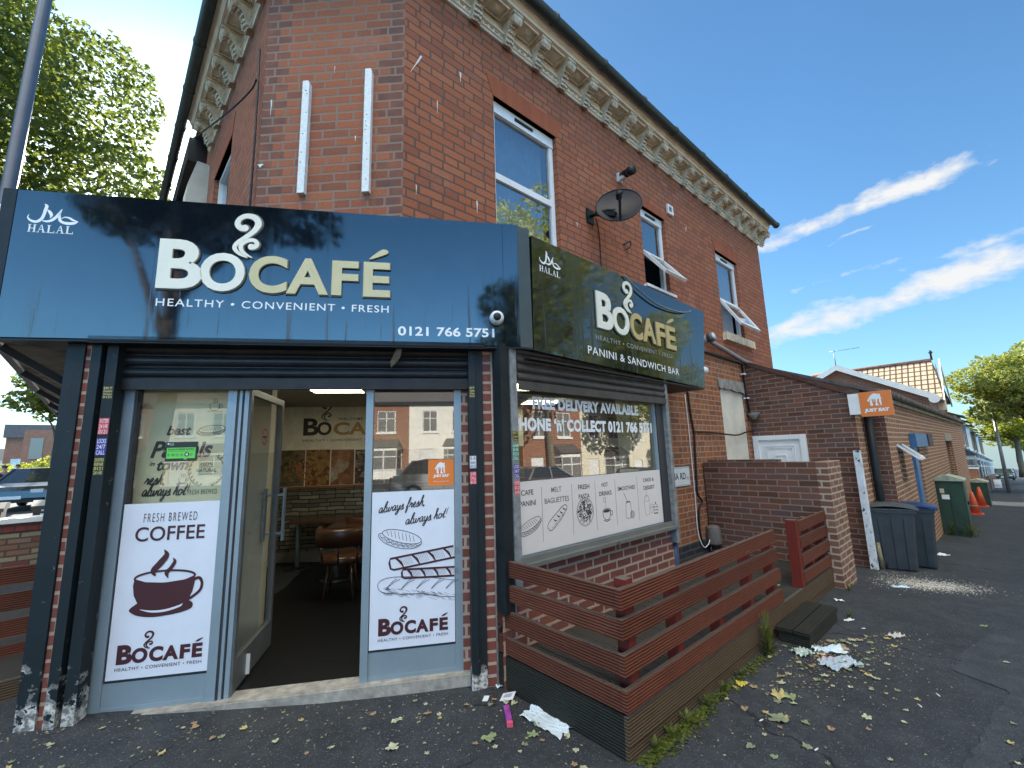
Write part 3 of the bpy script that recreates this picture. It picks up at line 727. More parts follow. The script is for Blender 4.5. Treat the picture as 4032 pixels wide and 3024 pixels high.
def bracket(x, d, zc):
    """console: scroll profile in (d, z) with an acanthus leaf on its front"""
    b = B(); z = zc+.235
    prof = [(.018, zc-.015), (.05, zc-.03), (.075, zc-.005), (.085, zc+.04), (.10, zc+.09), (.13, zc+.125), (.165, zc+.135), (.20, zc+.12), (.222, zc+.145), (.225, zc+.185), (.205, zc+.205), (.205, z), (.018, z)]
    b.prism([(d+p, q) for p, q in prof], x-.052, x+.052, 'u')
    b.prism([(d+.018, z-.028), (d+.222, z-.028), (d+.222, z), (d+.018, z)], x-.066, x+.066, 'u')
    # scroll eyes
    for s in (-1, 1): b.lathe((x+s*.052-.004, d+.185, zc+.165), [(.030, 0), (.030, .008), (.016, .012)] if s > 0 else [(.016, -.004), (.030, 0), (.030, .008)], 10, 'u')
    # leaf lobes along the front curve
    for k in range(6):
        p, q = prof[1+k]
        for s in (-1, 0, 1):
            w = .018; o = s*.032; lift = .012 if s == 0 else .004
            b.add([(x+o-w, d+p+.004, q-.006), (x+o+w, d+p+.004, q-.006), (x+o, d+p+.022+lift, q-.03), (x+o, d+p+.012+lift, q+.018)], [(0, 2, 3), (1, 3, 2), (0, 1, 2), (0, 3, 1)])
    return b
BLD, bpart = build_building()

# ------------------------------------------------------------------ shop front (parts of the building)
PR = -.97           # side shop wall plane in RR
FZ = .075           # shop floor level
def build_shopfront():
    # silver door and window frames of the corner front, plane d = 0 in FF
    f = B(); w = .075
    f.box(-2.243, -2.165, -.07, 0, FZ, 2.2); f.box(.030, .084, -.07, 0, FZ, 2.2)
    f.box(-1.575, -1.518, -.07, .006, FZ, 2.2); f.box(-.627, -.576, -.07, .006, FZ, 2.2)
    f.box(-2.165, -1.575, -.06, -.008, FZ, .245); f.box(-.576, .030, -.06, -.008, FZ, .258)
    f.box(-2.165, -1.575, -.065, -.004, FZ, FZ+.03); f.box(-.576, .03, -.065, -.004, FZ, FZ+.03)
    bpart('shopfront_frame', f, ALU, FF)
    g = B(); g.box(-2.165, -1.575, -.05, -.012, .245, .262); g.box(-.576, .03, -.05, -.012, .258, .275)
    g.box(-1.518, -1.500, -.06, 0, FZ, 2.2); g.box(-1.482, -1.468, -.06, -.01, FZ, 2.2); g.box(-2.166, -2.150, -.05, -.01, .262, 2.2)
    bpart('gasket', g, ALU_D, FF)
    bpart('door_post', B().box(-1.500, -1.482, -.06, .004, FZ, 2.2).box(-1.468, -1.440, -.06, -.002, FZ, 2.2), ALU, FF)
    wn = B().quad((-2.15, -.03, .262), (-1.575, -.03, .262), (-1.575, -.03, 2.2), (-2.15, -.03, 2.2)); bpart('shop_window', wn, GLASS_L, FF, label='narrow shop window left of the door')
    wn = B().quad((-.576, -.03, .275), (.03, -.03, .275), (.03, -.03, 2.2), (-.576, -.03, 2.2)); bpart('shop_window', wn, GLASS_S, FF, label='narrow shop window right of the door')
    # open door leaf, hinged at u = -1.44, swung inwards
    L, a = .79, math.radians(92)
    def dp(k, z, o=0): return (-1.455+math.cos(a)*L*k+math.sin(a)*o, -.03-math.sin(a)*L*k+math.cos(a)*o, z)
    def leafbox(b, k0, k1, z0, z1, t=.022):
        vs = [dp(k, z, o) for z in (z0, z1) for k, o in ((k0, -t), (k1, -t), (k1, t), (k0, t))]
        b.add(vs, [(0, 1, 2, 3), (7, 6, 5, 4), (0, 4, 5, 1), (1, 5, 6, 2), (2, 6, 7, 3), (3, 7, 4, 0)])
    d = B(); zb, zt = FZ+.012, 2.13
    leafbox(d, 0, .055, zb, zt); leafbox(d, .945, 1, zb, zt); leafbox(d, .055, .945, zb, zb+.20); leafbox(d, .055, .945, zt-.05, zt)
    door = bpart('door', d, mat('grey_aluminium', (.17, .18, .18), .45, .4, var=.15), FF, label='glazed silver door standing open inwards')
    g = B().quad(dp(.07, zb+.21), dp(.93, zb+.21), dp(.93, zt-.06), dp(.07, zt-.06)); bpart('pane', g, GLASS_D, FF, door)
    h = B()
    for s in (-1, 1):
        for z in (.98, 1.30): h.bar(dp(.955, z, s*.02), dp(.955, z, s*.07), .018)
        h.bar(dp(.955, .92, s*.075), dp(.955, 1.36, s*.075), .014, .045, up=(0, 1, 0))
    bpart('handle', h, ALU, FF, door)
    bpart('kick_stop', B().bar(dp(.30, zb+.02, .03), dp(.30, zb+.15, .03), .03, .012), PVC, FF, door)
    # threshold
    st = B().box(-2.30, .13, -.12, .058, -.05, FZ); st.box(-2.30, .13, -.10, .04, FZ, FZ+.004)
    bpart('door_step', st, mat('worn_stone_step', (.30, .28, .24), .9, var=.35, vs=14, bump=.5, bs=55), FF)
    # black pillars left of the front
    bpart('pillar', B().box(-2.508, -2.404, -.5, .13, -.1, 2.44), BLK_PEEL, FF, label='black painted corner pillar, paint peeling at its foot')
    bpart('pillar', B().box(-2.362, -2.306, -.2, .135, -.1, 2.44), BLK_PEEL, FF, label='narrow black pillar beside the shutter rail, paint peeled white at its foot')
    bpart('brick_slip', B().box(-2.403, -2.363, -.2, .115, -.1, 2.44), BR_SHOP, FF); bpart('brick_slip', B().box(-2.282, -2.2435, -.2, .012, 0, 2.2), BR_SHOP, FF)
    bpart('shutter_rail', B().box(-2.304, -2.284, -.05, .08, .0, 2.44).box(-2.283, -2.218, .02, .118, .0, 2.44), BLK_PEEL, FF)
    # right: brick, shutter rail, brick pier that turns the corner
    bpart('brick_slip', B().box(.084, .135, -.2, .0, 0, 2.2), BR_SHOP, FF)
    bpart('shutter_rail', B().box(.135, .185, -.05, .125, .0, 2.44).box(.185, .245, -.05, .11, .0, 2.44), BLK_CHIP, FF)
    # pier: pentagon in plan, two brick faces
    a0, a1 = FF.at(.245, .10), FF.at(.305, .10); c1 = RR.at(-.03, PR+.02); c2 = RR.at(-.03, PR-.3); c3 = FF.at(.245, -.3)
    pier = B(); plan = [(p[0], -p[1]) for p in (a0, a1, c1, c2, c3)]
    k0 = FF.at(.375, .075)
    pf = B().box(.245, .318, -.3, .10, -.1, 2.44); bpart('brick_pier', pf, BR_SHOP, FF)
    q = RR.loc(FF.at(.318, .102)); q2 = RR.loc(FF.at(.318, -.3))
    pr = B().prism([(q[0]+.003, q[1]), (q[0]+.085, q[1]-.012), (q[0]+.085, q[1]-.35), (q[0]+.003, q[1]-.35)], -.1, 2.44, 'z'); bpart('brick_pier', pr, BR_SHOP, RR)
    jn = B().tube([FF.at(.318, .100, -.05), FF.at(.318, .100, 2.42)], .009, 6); jn.v = [(p[0], -p[1], p[2]) for p in jn.v]
    bpart('mortar_joint', jn, mat('mortar', (.40, .29, .23), .9, var=.2, vs=30, bump=.5), WF)
    # roller shutter above door: curved laths
    bpart('shutter', laths(-2.30, .135, .03, 2.105, 2.44, 4), SHUT, FF, label='black roller shutter pulled up over the door')
    sb = B().box(-2.35, .25, -.05, .20, 2.395, 2.44); bpart('shutter_box', sb, BLK, FF)
    # side shop wall: brick below the window
    z0w = .80
    wl = B().wall(-.02, 2.42, .0, 2.44, PR-.02, [(.10, 2.34, z0w, 2.44)], .08); wl.quad((2.42, PR-.02, 0), (2.42, WD, 0), (2.42, WD, 2.44), (2.42, PR-.02, 2.44))
    bpart('shop_wall', wl, BR_SHOP, RR)
    fr = B(); fr.box(.125, .15, PR-.05, PR-.012, .84, 2.3); fr.box(2.175, 2.20, PR-.05, PR-.012, .84, 2.3); fr.box(.15, 2.175, PR-.05, PR-.012, .835, .852)
    bpart('shopfront_frame', fr, ALU, RR)
    bpart('shop_window', B().quad((.15, PR-.04, .852), (2.175, PR-.04, .852), (2.175, PR-.04, 2.3), (.15, PR-.04, 2.3)), GLASS_S, RR, label='wide side window above the decking')
    gd = B().box(-.03, .055, PR-.06, PR+.035, .50, 2.44); bpart('shutter_rail', gd, BLK, RR)
    bpart('shutter_rail', B().box(.06, .125, PR-.05, PR+.045, .55, 2.44), mat('worn_grey_paint', (.20, .21, .21), .55, var=.35, vs=18, bump=.15), RR)
    bpart('shutter_rail', B().box(2.20, 2.335, PR-.05, PR+.0, .80, 2.44), ALU_D, RR)
    bpart('shutter_rail', B().box(2.335, 2.395, PR-.05, PR+.045, .62, 2.44), mat('worn_grey_paint', (.2, .21, .21)), RR)
    bpart('downpipe', B().tube([(2.40, PR-.03, .0), (2.40, PR-.03, .66)], .04, 12), mat('dark_blue_paint', (.03, .045, .09), .4), RR)
    bpart('sill', B().box(.055, 2.40, PR-.03, PR+.055, .765, .795).box(.125, 2.33, PR-.03, PR+.02, .795, .838), SILL, RR)
    bpart('shutter', laths(.125, 2.335, PR+.03, 2.09, 2.44, 5), SHUT_G, RR, label='roller shutter pulled up over the side window')
    pl = B().box(1.262, 1.292, PR+.056, PR+.075, .735, .775); pl.tube(cat([(1.266, PR+.066, .775), (1.266, PR+.066, .795), (1.277, PR+.066, .806), (1.288, PR+.066, .795), (1.288, PR+.066, .775)], 4), .004, 6)
    single('padlock', 'small brass padlock hanging from the side window sill', 'padlock', pl, mat('dull_brass', (.25, .2, .12), .4, .8), RR, (1.277, PR+.065, .735))
    # flat roof behind the fascias
    P = [FF.at(-2.9, .1), FF.at(.36, .1), RR.at(.2, -.95), RR.at(3.05, -.98), RR.at(3.05, WD), RR.at(-.6, WD), CC.at(-1.22, 0), LL.at(-6, 0), L2.at(-7, -.1)]
    fl = B().prism([(p[0], -p[1]) for p in P], 2.46, 2.50, 'z'); bpart('canopy', fl, BLK, WF)
    # fascia boxing along the main road with its bracing
    bx = B().box(-7, 0, -.05, -.004, 2.44, 3.43); bpart('fascia_board', bx, BLK, L2)
    un = B().box(-7, -.02, -.50, -.06, 2.452, 2.458); bpart('soffit', un, mat('bare_ply', (.30, .24, .17), .8, var=.4, vs=6), L2)
    br = B()
    for x in (-.35, -1.5, -2.8, -4.2, -5.6):
        br.bar((x, -.05, 2.43), (x, -.62, 2.05), .05, .05); br.bar((x, -.60, 2.44), (x, -.60, 1.95), .05)
    br.box(-7, -.1, -.62, -.52, 2.0, 2.46); bpart('fascia_bracing', br, BLK, L2)
    bpart('shop_wall', B().wall(-7, -.75, 0, 2.44, -.66, [], .05), BR_SHOP, L2, label='shop wall along the main road')
def laths(u0, u1, d, z0, z1, n):
    b = B(); prof = []
    lh = (z1-z0)/n
    for i in range(n):
        zb = z0+i*lh
        if i == 0: prof += [(d+.028, zb), (d+.030, zb+lh*.86), (d+.012, zb+lh*.90)]; continue
        for k in range(6):
            t = k/5; prof.append((d+.010+.018*math.sin(PI*t)**.7, zb+lh*(.02+.86*t)))
        prof += [(d+.002, zb+lh*.91), (d+.002, zb+lh*.98)]
    vs = [(u, p, z) for u in (u0, u1) for p, z in prof]; m = len(prof)
    b.add(vs, [(i, i+1, m+i+1, m+i) for i in range(m-1)])
    b.quad((u0, d+.028, z0), (u1, d+.028, z0), (u1, d-.01, z0), (u0, d-.01, z0))
    return b
build_shopfront()

# ------------------------------------------------------------------ the cafe room behind the door
def build_room():
    P1, P2, P3, P4 = FF.at(-2.45, -.10), FF.at(.15, -.10), RR.at(.05, -1.12), RR.at(2.36, -1.12)
    P5, P6, P7, P8 = RR.at(2.36, -1.6), RR.at(5.2, -1.6), FF.at(5.4, -3.9), FF.at(-2.45, -3.9)
    ring = [(p[0], -p[1]) for p in (P1, P2, P3, P4, P5, P6, P7, P8)]; H = 2.42
    bpart('cafe_floor', B().add([(p[0], p[1], FZ) for p in ring], [tuple(range(8))]), tiles(), WF)
    bpart('cafe_ceiling', B().add([(p[0], p[1], H) for p in ring], [tuple(range(8))]), mat('cafe_ceiling', (.30, .29, .26), .9), WF)
    cw = B()
    for i in (1, 3, 4, 5): a, b_ = ring[i], ring[i+1]; cw.quad((*a, FZ), (*b_, FZ), (*b_, H), (*a, H))
    cw.quad((*ring[7], FZ), (*ring[0], FZ), (*ring[0], H), (*ring[7], H))
    bpart('cafe_wall', cw, mat('cafe_paint', (.42, .40, .34), .9), WF)
    bpart('partition', B().box(-2.2, -1.56, -.92, -.80, FZ, H-.01), mat('partition_cream', (.80, .74, .58), .8, var=.05), FF)
    d = -3.88
    bpart('stone_cladding', B().quad((-2.45, d, FZ), (5.4, d, FZ), (5.4, d, 1.155), (-2.45, d, 1.155)), stone_clad(), FF)
    bpart('skirting', B().box(-2.45, 5.4, d, d+.02, FZ, FZ+.16), mat('skirting', (.25, .23, .18), .6), FF)
    bpart('dado_rail', B().box(-2.45, 5.4, d, d+.03, 1.155, 1.19), mat('brown_rail', (.22, .08, .03), .5), FF)
    T = Thing('wall_mural', 'cafe wall mural with dark and gold cafe logo above photographs of food', 'mural', FF, (-1.6, d, 1.19))
    T.part('backing', B().quad((-2.45, d+.004, 1.19), (1.4, d+.004, 1.19), (1.4, d+.004, 2.42), (-2.45, d+.004, 2.42)), mat('mural_cream', (.80, .76, .62), .8), None)
    dk = B(); dd = d+.008
    dk.text('B', -2.13, 1.968, -1.90, 2.240, dd, .03); dk.text('O', -1.925, 1.968, -1.71, 2.18, dd, .03); swirl(dk, -1.80, 2.19, .30, dd, .02)
    dk.text('WELCOME TO', -1.61, 2.203, -1.10, 2.243, dd, .01, 0, 1.15); dk.text('HEALTHY \u2022 CONVENIENT \u2022 FRESH', -2.13, 1.872, -.95, 1.91, dd, .005, 0, 1.15)
    T.part('dark_lettering', dk, INK); gb = B(); gb.text('CAFE', -1.68, 1.968, -.85, 2.17, dd, .03); T.part('gold_lettering', gb, mat('gold_print', (.45, .28, .09), .5))
    x = -2.45
    for k, (x1, m_) in enumerate(((-2.085, food('salad_photo', (.05, .09, .02), (.16, .16, .07), (.30, .20, .10), 14)), (-2.07, None), (-1.715, food('pasta_photo', (.36, .20, .05), (.50, .33, .10), (.22, .05, .02), 20)), (-1.70, None), (-1.355, food('salmon_photo', (.55, .50, .42), (.42, .18, .07), (.20, .07, .02), 7)), (-1.34, None), (-.9, food('coffee_photo', (.05, .025, .015), (.10, .05, .03), (.4, .36, .3), 30)), (-.88, None), (1.4, food('fruit_photo', (.45, .15, .03), (.4, .3, .04), (.15, .2, .05), 9)))):
        if m_:
            z1 = 1.745-.02*max(0, x+2.1)
            T.part('food_photo', B().quad((x, dd, 1.195), (x1, dd, 1.195), (x1, dd, z1), (x, dd, z1)), m_)
        x = x1
    beans = B()
    for i in range(60):
        u = random.gauss(-2.16, .07); z = random.gauss(1.42, .09); beans.disc(u, z, .016, dd+.002+i*.00005, 8, .013)
    T.part('bean_picture', beans, mat('bean_orange', (.42, .15, .05), .5, var=.4, vs=40))
    # ceiling panels
    for i, (u, dd_, lab) in enumerate(((-1.26, -1.9, 'square ceiling light panel seen through the open door'), (1.0, -1.75, 'square ceiling light panel seen through the side window'), (1.6, -3.3, 'second ceiling light panel further back in the cafe'))):
        t = Thing('ceiling_light', lab, 'ceiling light', FF, (u, dd_, 2.40), 'ceiling light panels in the cafe')
        t.part('diffuser', B().box(u-.29, u+.29, dd_-.29, dd_+.29, 2.405, 2.412), mat('light_diffuser', (.8, .8, .7), .5, var=0, emit=(1, .95, .72), es=3.5))
        t.part('frame', B().frame(u-.31, u+.31, 0, .62, .02, 0, .01) if False else B().box(u-.31, u-.29, dd_-.31, dd_+.31, 2.40, 2.416).box(u+.29, u+.31, dd_-.31, dd_+.31, 2.40, 2.416).box(u-.29, u+.29, dd_-.31, dd_-.29, 2.40, 2.416).box(u-.29, u+.29, dd_+.29, dd_+.31, 2.40, 2.416), PVC)
    # tables and tub chairs
    tw = mat('dark_table_top', (.075, .032, .018), .22, var=.25)
    for u, dd_, r, lab in ((-1.62, -3.45, -8, 'dark wooden cafe table against the stone clad wall'), (-.95, -2.75, 6, 'dark cafe table nearer the door behind the tub chair')):
        t = Thing('cafe_table', lab, 'table', FF, (u, dd_, FZ), 'tables inside the cafe')
        t.part('table_top', B().box(u-.48, u+.55, dd_-.36, dd_+.30, .725, .755), tw)
        for a in (-.4, .46):
            t.part('leg', B().tube([(u+a, dd_-.03, FZ), (u+a, dd_-.03, .725)], .03, 10), ALU); t.part('foot', B().lathe((u+a, dd_-.03, FZ), [(.2, 0), (.2, .012), (.04, .03)], 16), BLK_P)
    for u, dd_, lab in ((-1.15, -2.05, 'brown leather tub chair with its back to the door'), (-1.0, -3.0, 'second brown leather tub chair between the tables')):
        t = Thing('tub_chair', lab, 'chair', FF, (u, dd_, FZ), 'tub chairs inside the cafe')
        lea = mat('brown_leather', (.075, .028, .012), .32, var=.25, vs=9, bump=.05)
        bk = B(); vs = []; fs = []; n = 18
        for i in range(n+1):
            a = math.radians(200-40+(-220)*i/n+180+50) if False else math.radians(-20+220*i/n)
            for r, z in ((.235, .66), (.285, .64), (.29, .80), (.265, .835), (.235, .80)): vs.append((u+r*math.cos(a), dd_+r*math.sin(a)*.95, z))
            if i: fs += [((i-1)*5+q, i*5+q, i*5+(q+1) % 5, (i-1)*5+(q+1) % 5) for q in range(5)]
        fs += [tuple(range(5)), tuple(n*5+q for q in range(5))]
        bk.add(vs, fs, True); t.part('backrest', bk, lea)
        t.part('seat', B().lathe((u, dd_-.02, .44), [(.21, 0), (.235, .02), (.235, .06), (.2, .085)], 22), lea)
        for a in (35, 90, 145): t.part('spindle', B().tube([(u+.22*math.cos(math.radians(a)), dd_+.21*math.sin(math.radians(a)), .47), (u+.255*math.cos(math.radians(a)), dd_+.24*math.sin(math.radians(a)), .66)], .012, 8), tw)
        for a in (45, 135, 225, 315): t.part('leg', B().tube([(u+.16*math.cos(math.radians(a)), dd_+.16*math.sin(math.radians(a)), .44), (u+.22*math.cos(math.radians(a)), dd_+.22*math.sin(math.radians(a)), FZ)], .014, 8), tw)
def tiles():
    t = NT('cafe_floor_tiles'); b = t.n('TexBrick'); t.ln(t.uv(), b.inputs['Vector']); b.offset = .5
    for k, v in (('Color1', (.006, .0065, .007, 1)), ('Color2', (.010, .0105, .011, 1)), ('Mortar', (.022, .022, .022, 1)), ('Scale', 1), ('Mortar Size', .004), ('Brick Width', .9), ('Row Height', .45)): b.inputs[k].default_value = v
    t.pbr(b.outputs['Color'], .35, spec=.18); return t.m
def stone_clad():
    t = NT('split_stone_cladding'); uv = t.uv(); b = t.n('TexBrick'); 
    wob = t.n('TexNoise'); wob.inputs['Scale'].default_value = 4; t.ln(uv, wob.inputs['Vector'])
    v1 = t.n('VectorMath', operation='MULTIPLY_ADD'); t.ln(wob.outputs['Color'], v1.inputs[0]); v1.inputs[1].default_value = (.1, .05, 0); t.ln(uv, v1.inputs[2])
    t.ln(v1.outputs[0], b.inputs['Vector']); b.squash = .7; b.squash_frequency = 3
    for k, v in (('Color1', (0, 0, 0, 1)), ('Color2', (1, 1, 1, 1)), ('Mortar', (.0, .0, .0, 1)), ('Scale', 1), ('Mortar Size', .008), ('Mortar Smooth', .4), ('Brick Width', .26), ('Row Height', .06)): b.inputs[k].default_value = v
    c = t.ramp(b.outputs['Color'], [(0, (.10, .10, .075)), (.5, (.20, .19, .145)), (1, (.30, .285, .22))])
    c = t.mix(b.outputs['Fac'], t.mix(t.noise(uv, 22, 4), t.mix(1., c, (.6, .6, .6), 'MULTIPLY'), c), (.02, .02, .018))
    t.pbr(c, .8, 0, t.bump(t.math('MULTIPLY', b.outputs['Fac'], -1.), .8, .02)); return t.m
def food(name, a, b, c, sc):
    t = NT(name); uv = t.uv(); v = t.n('TexVoronoi'); v.inputs['Scale'].default_value = sc; t.ln(uv, v.inputs['Vector'])
    s = t.n('SeparateColor'); t.ln(v.outputs['Color'], s.inputs[0]); n = t.noise(uv, sc*1.5, 5, .7)
    col = t.ramp(s.outputs[0], [(0, a), (.45, b), (.9, c)])
    col = t.mix(t.math('MULTIPLY_ADD', n, 2.5, -.9, clamp=True), t.mix(1., col, (.45, .4, .35), 'MULTIPLY'), col)
    t.pbr(col, .5); return t.m
def swirl(b, u, z, h, d, w, ex=0):
    """the steam curl of the cafe logo: two curls, h tall, foot centred on u at z"""
    big = [(-.02, .69), (-.12, .70), (-.19, .80), (-.14, .93), (.0, 1.0), (.17, .96), (.24, .82), (.16, .64), (-.02, .47), (-.17, .33), (-.21, .20), (-.10, .08), (.06, .0)]
    sml = [(.13, .25), (.20, .27), (.24, .34), (.17, .42), (.03, .40), (-.08, .30), (-.07, .17), (.02, .08), (.16, .0)]
    f = lambda q: (u+q[0]*h, z+q[1]*h)
    w_ = w
    b.stroke([f(q) for q in big], [w_*k for k in (1.25, 1.2, 1.1, 1, 1.1, 1.25, 1.3, 1.1, .9, .85, .8, .6, .25)], d, 6, ex=ex)
    b.stroke([f(q) for q in sml], [w_*k for k in (1.15, 1.1, .9, .8, .9, .9, .8, .55, .2)], d, 6, ex=ex)
    for q, r in (((-.03, .70), .75), ((.13, .26), .68)): b.disc(*f(q), w_*r, d+.0004, 14)
build_room()

# ------------------------------------------------------------------ fascia signs
def halal(b, u, z, w, d):
    """calligraphic word, w wide, foot at z"""
    s = w/355.0; f = lambda x, y: (u+(x-215)*s, z+(328-y)*s)
    def st(pts, ws): b.stroke([f(*p) for p in pts], [k*s for k in ws], d, 7)
    st([(322, 165), (338, 182), (333, 215), (326, 262), (312, 300), (280, 322), (243, 312), (222, 288), (228, 258)], [4, 22, 24, 22, 24, 22, 16, 10, 2])
    st([(345, 212), (362, 230), (378, 258), (372, 285)], [4, 22, 22, 4])
    st([(446, 200), (430, 240), (410, 275), (385, 302), (350, 314), (312, 306)], [4, 20, 22, 22, 16, 3])
    st([(436, 218), (434, 262), (440, 295), (460, 314), (500, 322), (540, 316), (569, 303)], [3, 18, 20, 20, 24, 22, 3])
    st([(448, 285), (470, 270), (500, 272), (530, 290), (569, 303)], [3, 9, 13, 15, 3])
def logo_raised(T, L, d, ex):
    """raised built-up letters: cream Bo, gold CAFE with accent; L maps names to rectangles"""
    rim = B(); cr = B(); go = B()
    for ch, r, tgt in L:
        rim.text(ch, r[0]-.007, r[1]-.009, r[2]+.007, r[3]+.004, d, .036, 0, 1, ex*.55)
        tgt2 = cr if tgt == 'c' else go
        tgt2.text(ch, *r, d+.004, .03, 0, 1, ex)
    return rim, cr, go
def build_front_sign():
    D = .20; Z0, Z1 = 2.42, 3.435
    T = Thing('fascia_sign', 'long black fascia sign over the corner door with cream and gold raised cafe lettering', 'sign', FF, (-1.3, D, Z0))
    T.part('panel', B().box(-2.86, .412, D-.10, D, Z0, Z1), SIGN)
    T.part('corner_trim', B().box(-2.94, -2.862, D-.1, D+.003, Z0, Z1+.004), BLK)
    T.part('corner_trim', B().box(.414, .535, D-.1, D+.002, Z0-.006, Z1), SIGN)
    a, b_ = FF.at(.535, D), SR.at(-.01, 0); q = FF.loc(b_)
    pr = B().prism([(.537, D), (q[0], q[1]), (q[0]-.05, q[1]-.10), (.45, D-.1)], Z0-.006, Z1-.01, 'z'); T.part('corner_trim', pr, mat('grey_green_trim', (.045, .056, .052), .4, var=.1), label='grey green angled strip at the corner')
    T.part('under_panel', B().prism([(-2.94, D), (.53, D), (q[0], q[1]), (.40, -.12), (-2.6, -.12)], Z0-.02, Z0-.008, 'z'), BLK)
    e = .016; y = D+.001
    rows = [('B', (-1.985, 2.776, -1.708, 3.135), 'c'), ('O', (-1.722, 2.768, -1.440, 3.052), 'c'), ('C', (-1.412, 2.768, -1.163, 3.048), 'g'), ('A', (-1.165, 2.771, -.882, 3.043), 'g'), ('F', (-.860, 2.771, -.676, 3.038), 'g'), ('E', (-.640, 2.769, -.448, 3.040), 'g')]
    rim, cr, go = logo_raised(T, rows, y, e)
    acc = [(-.602, 3.066), (-.57, 3.072), (-.50, 3.10), (-.466, 3.122), (-.475, 3.142), (-.51, 3.145), (-.555, 3.112)]
    go.prism(cat(acc, 5, True), y, y+e); 
    swirl(rim, -1.452+.004, 3.026, .322, y+.008, .044, ex=.008); swirl(cr, -1.452, 3.028, .318, y+e, .034, ex=.014)
    T.part('letter_rim', rim, RIM_L); T.part('cream_letters', cr, CREAM_L); T.part('gold_letters', go, GOLD_L)
    T.part('tagline_lettering', B().text('HEALTHY \u2022 CONVENIENT \u2022 FRESH', -1.982, 2.656, -.458, 2.710, y, .004, 0, 1.16), WHITE_L)
    T.part('phone_lettering', B().text('0121 766 5751', -.388, 2.484, .332, 2.556, y, .022, 0, 1.02), WHITE_L)
    v = B(); halal(v, -2.788, 3.208, .296, y); T.part('arabic_lettering', v, WHITE_L); v = B(); serif(v, 'HALAL', -2.772, 3.138, -2.506, 3.194, y); T.part('halal_lettering', v, WHITE_L)
    # lens camera on the sign's right end
    c = Thing('security_camera', 'white dome security camera on the right end of the front fascia', 'camera', FF, (.35, D, 2.632))
    c.part('housing', B().lathe((.35, D, 2.632), [(.052, 0), (.056, .02), (.052, .05), (.040, .072), (.030, .075)], 22, 'd'), mat('white_plastic', (.66, .66, .65), .35, var=.05))
    c.part('lens', B().lathe((.345, D+.06, 2.628), [(.030, 0), (.030, .022), (.02, .03)], 18, 'd'), BLK_P)
def serif(b, s, u0, z0, u1, z1, d):
    """Roman capitals H A L drawn with thick and thin strokes and serifs"""
    n = len(s); cw = (u1-u0)/n; h = z1-z0
    for i, ch in enumerate(s):
        x = u0+i*cw; w = cw*.86; t = cw*.20; th = cw*.07
        def r(a, c, e, f): b.quad((x+a*w, d, z0+c*h), (x+e*w, d, z0+c*h), (x+e*w, d, z0+f*h), (x+a*w, d, z0+f*h))
        if ch == 'H':
            for k in (.08, .70): r(k, 0, k+.2, 1); r(k-.09, 0, k+.29, .07); r(k-.09, .93, k+.29, 1)
            r(.28, .46, .70, .54)
        if ch == 'A':
            b.quad((x+.06*w, d, z0), (x+.15*w, d, z0), (x+.50*w, d, z0+h), (x+.44*w, d, z0+h)); b.quad((x+.70*w, d, z0), (x+.93*w, d, z0), (x+.54*w, d, z0+h), (x+.44*w, d, z0+h))
            r(-.04, 0, .26, .07); r(.60, 0, 1.04, .07); r(.22, .34, .74, .41)
        if ch == 'L':
            r(.12, 0, .34, 1); r(.02, .93, .44, 1); r(.02, 0, .95, .08); r(.88, .08, .95, .30)
build_front_sign()
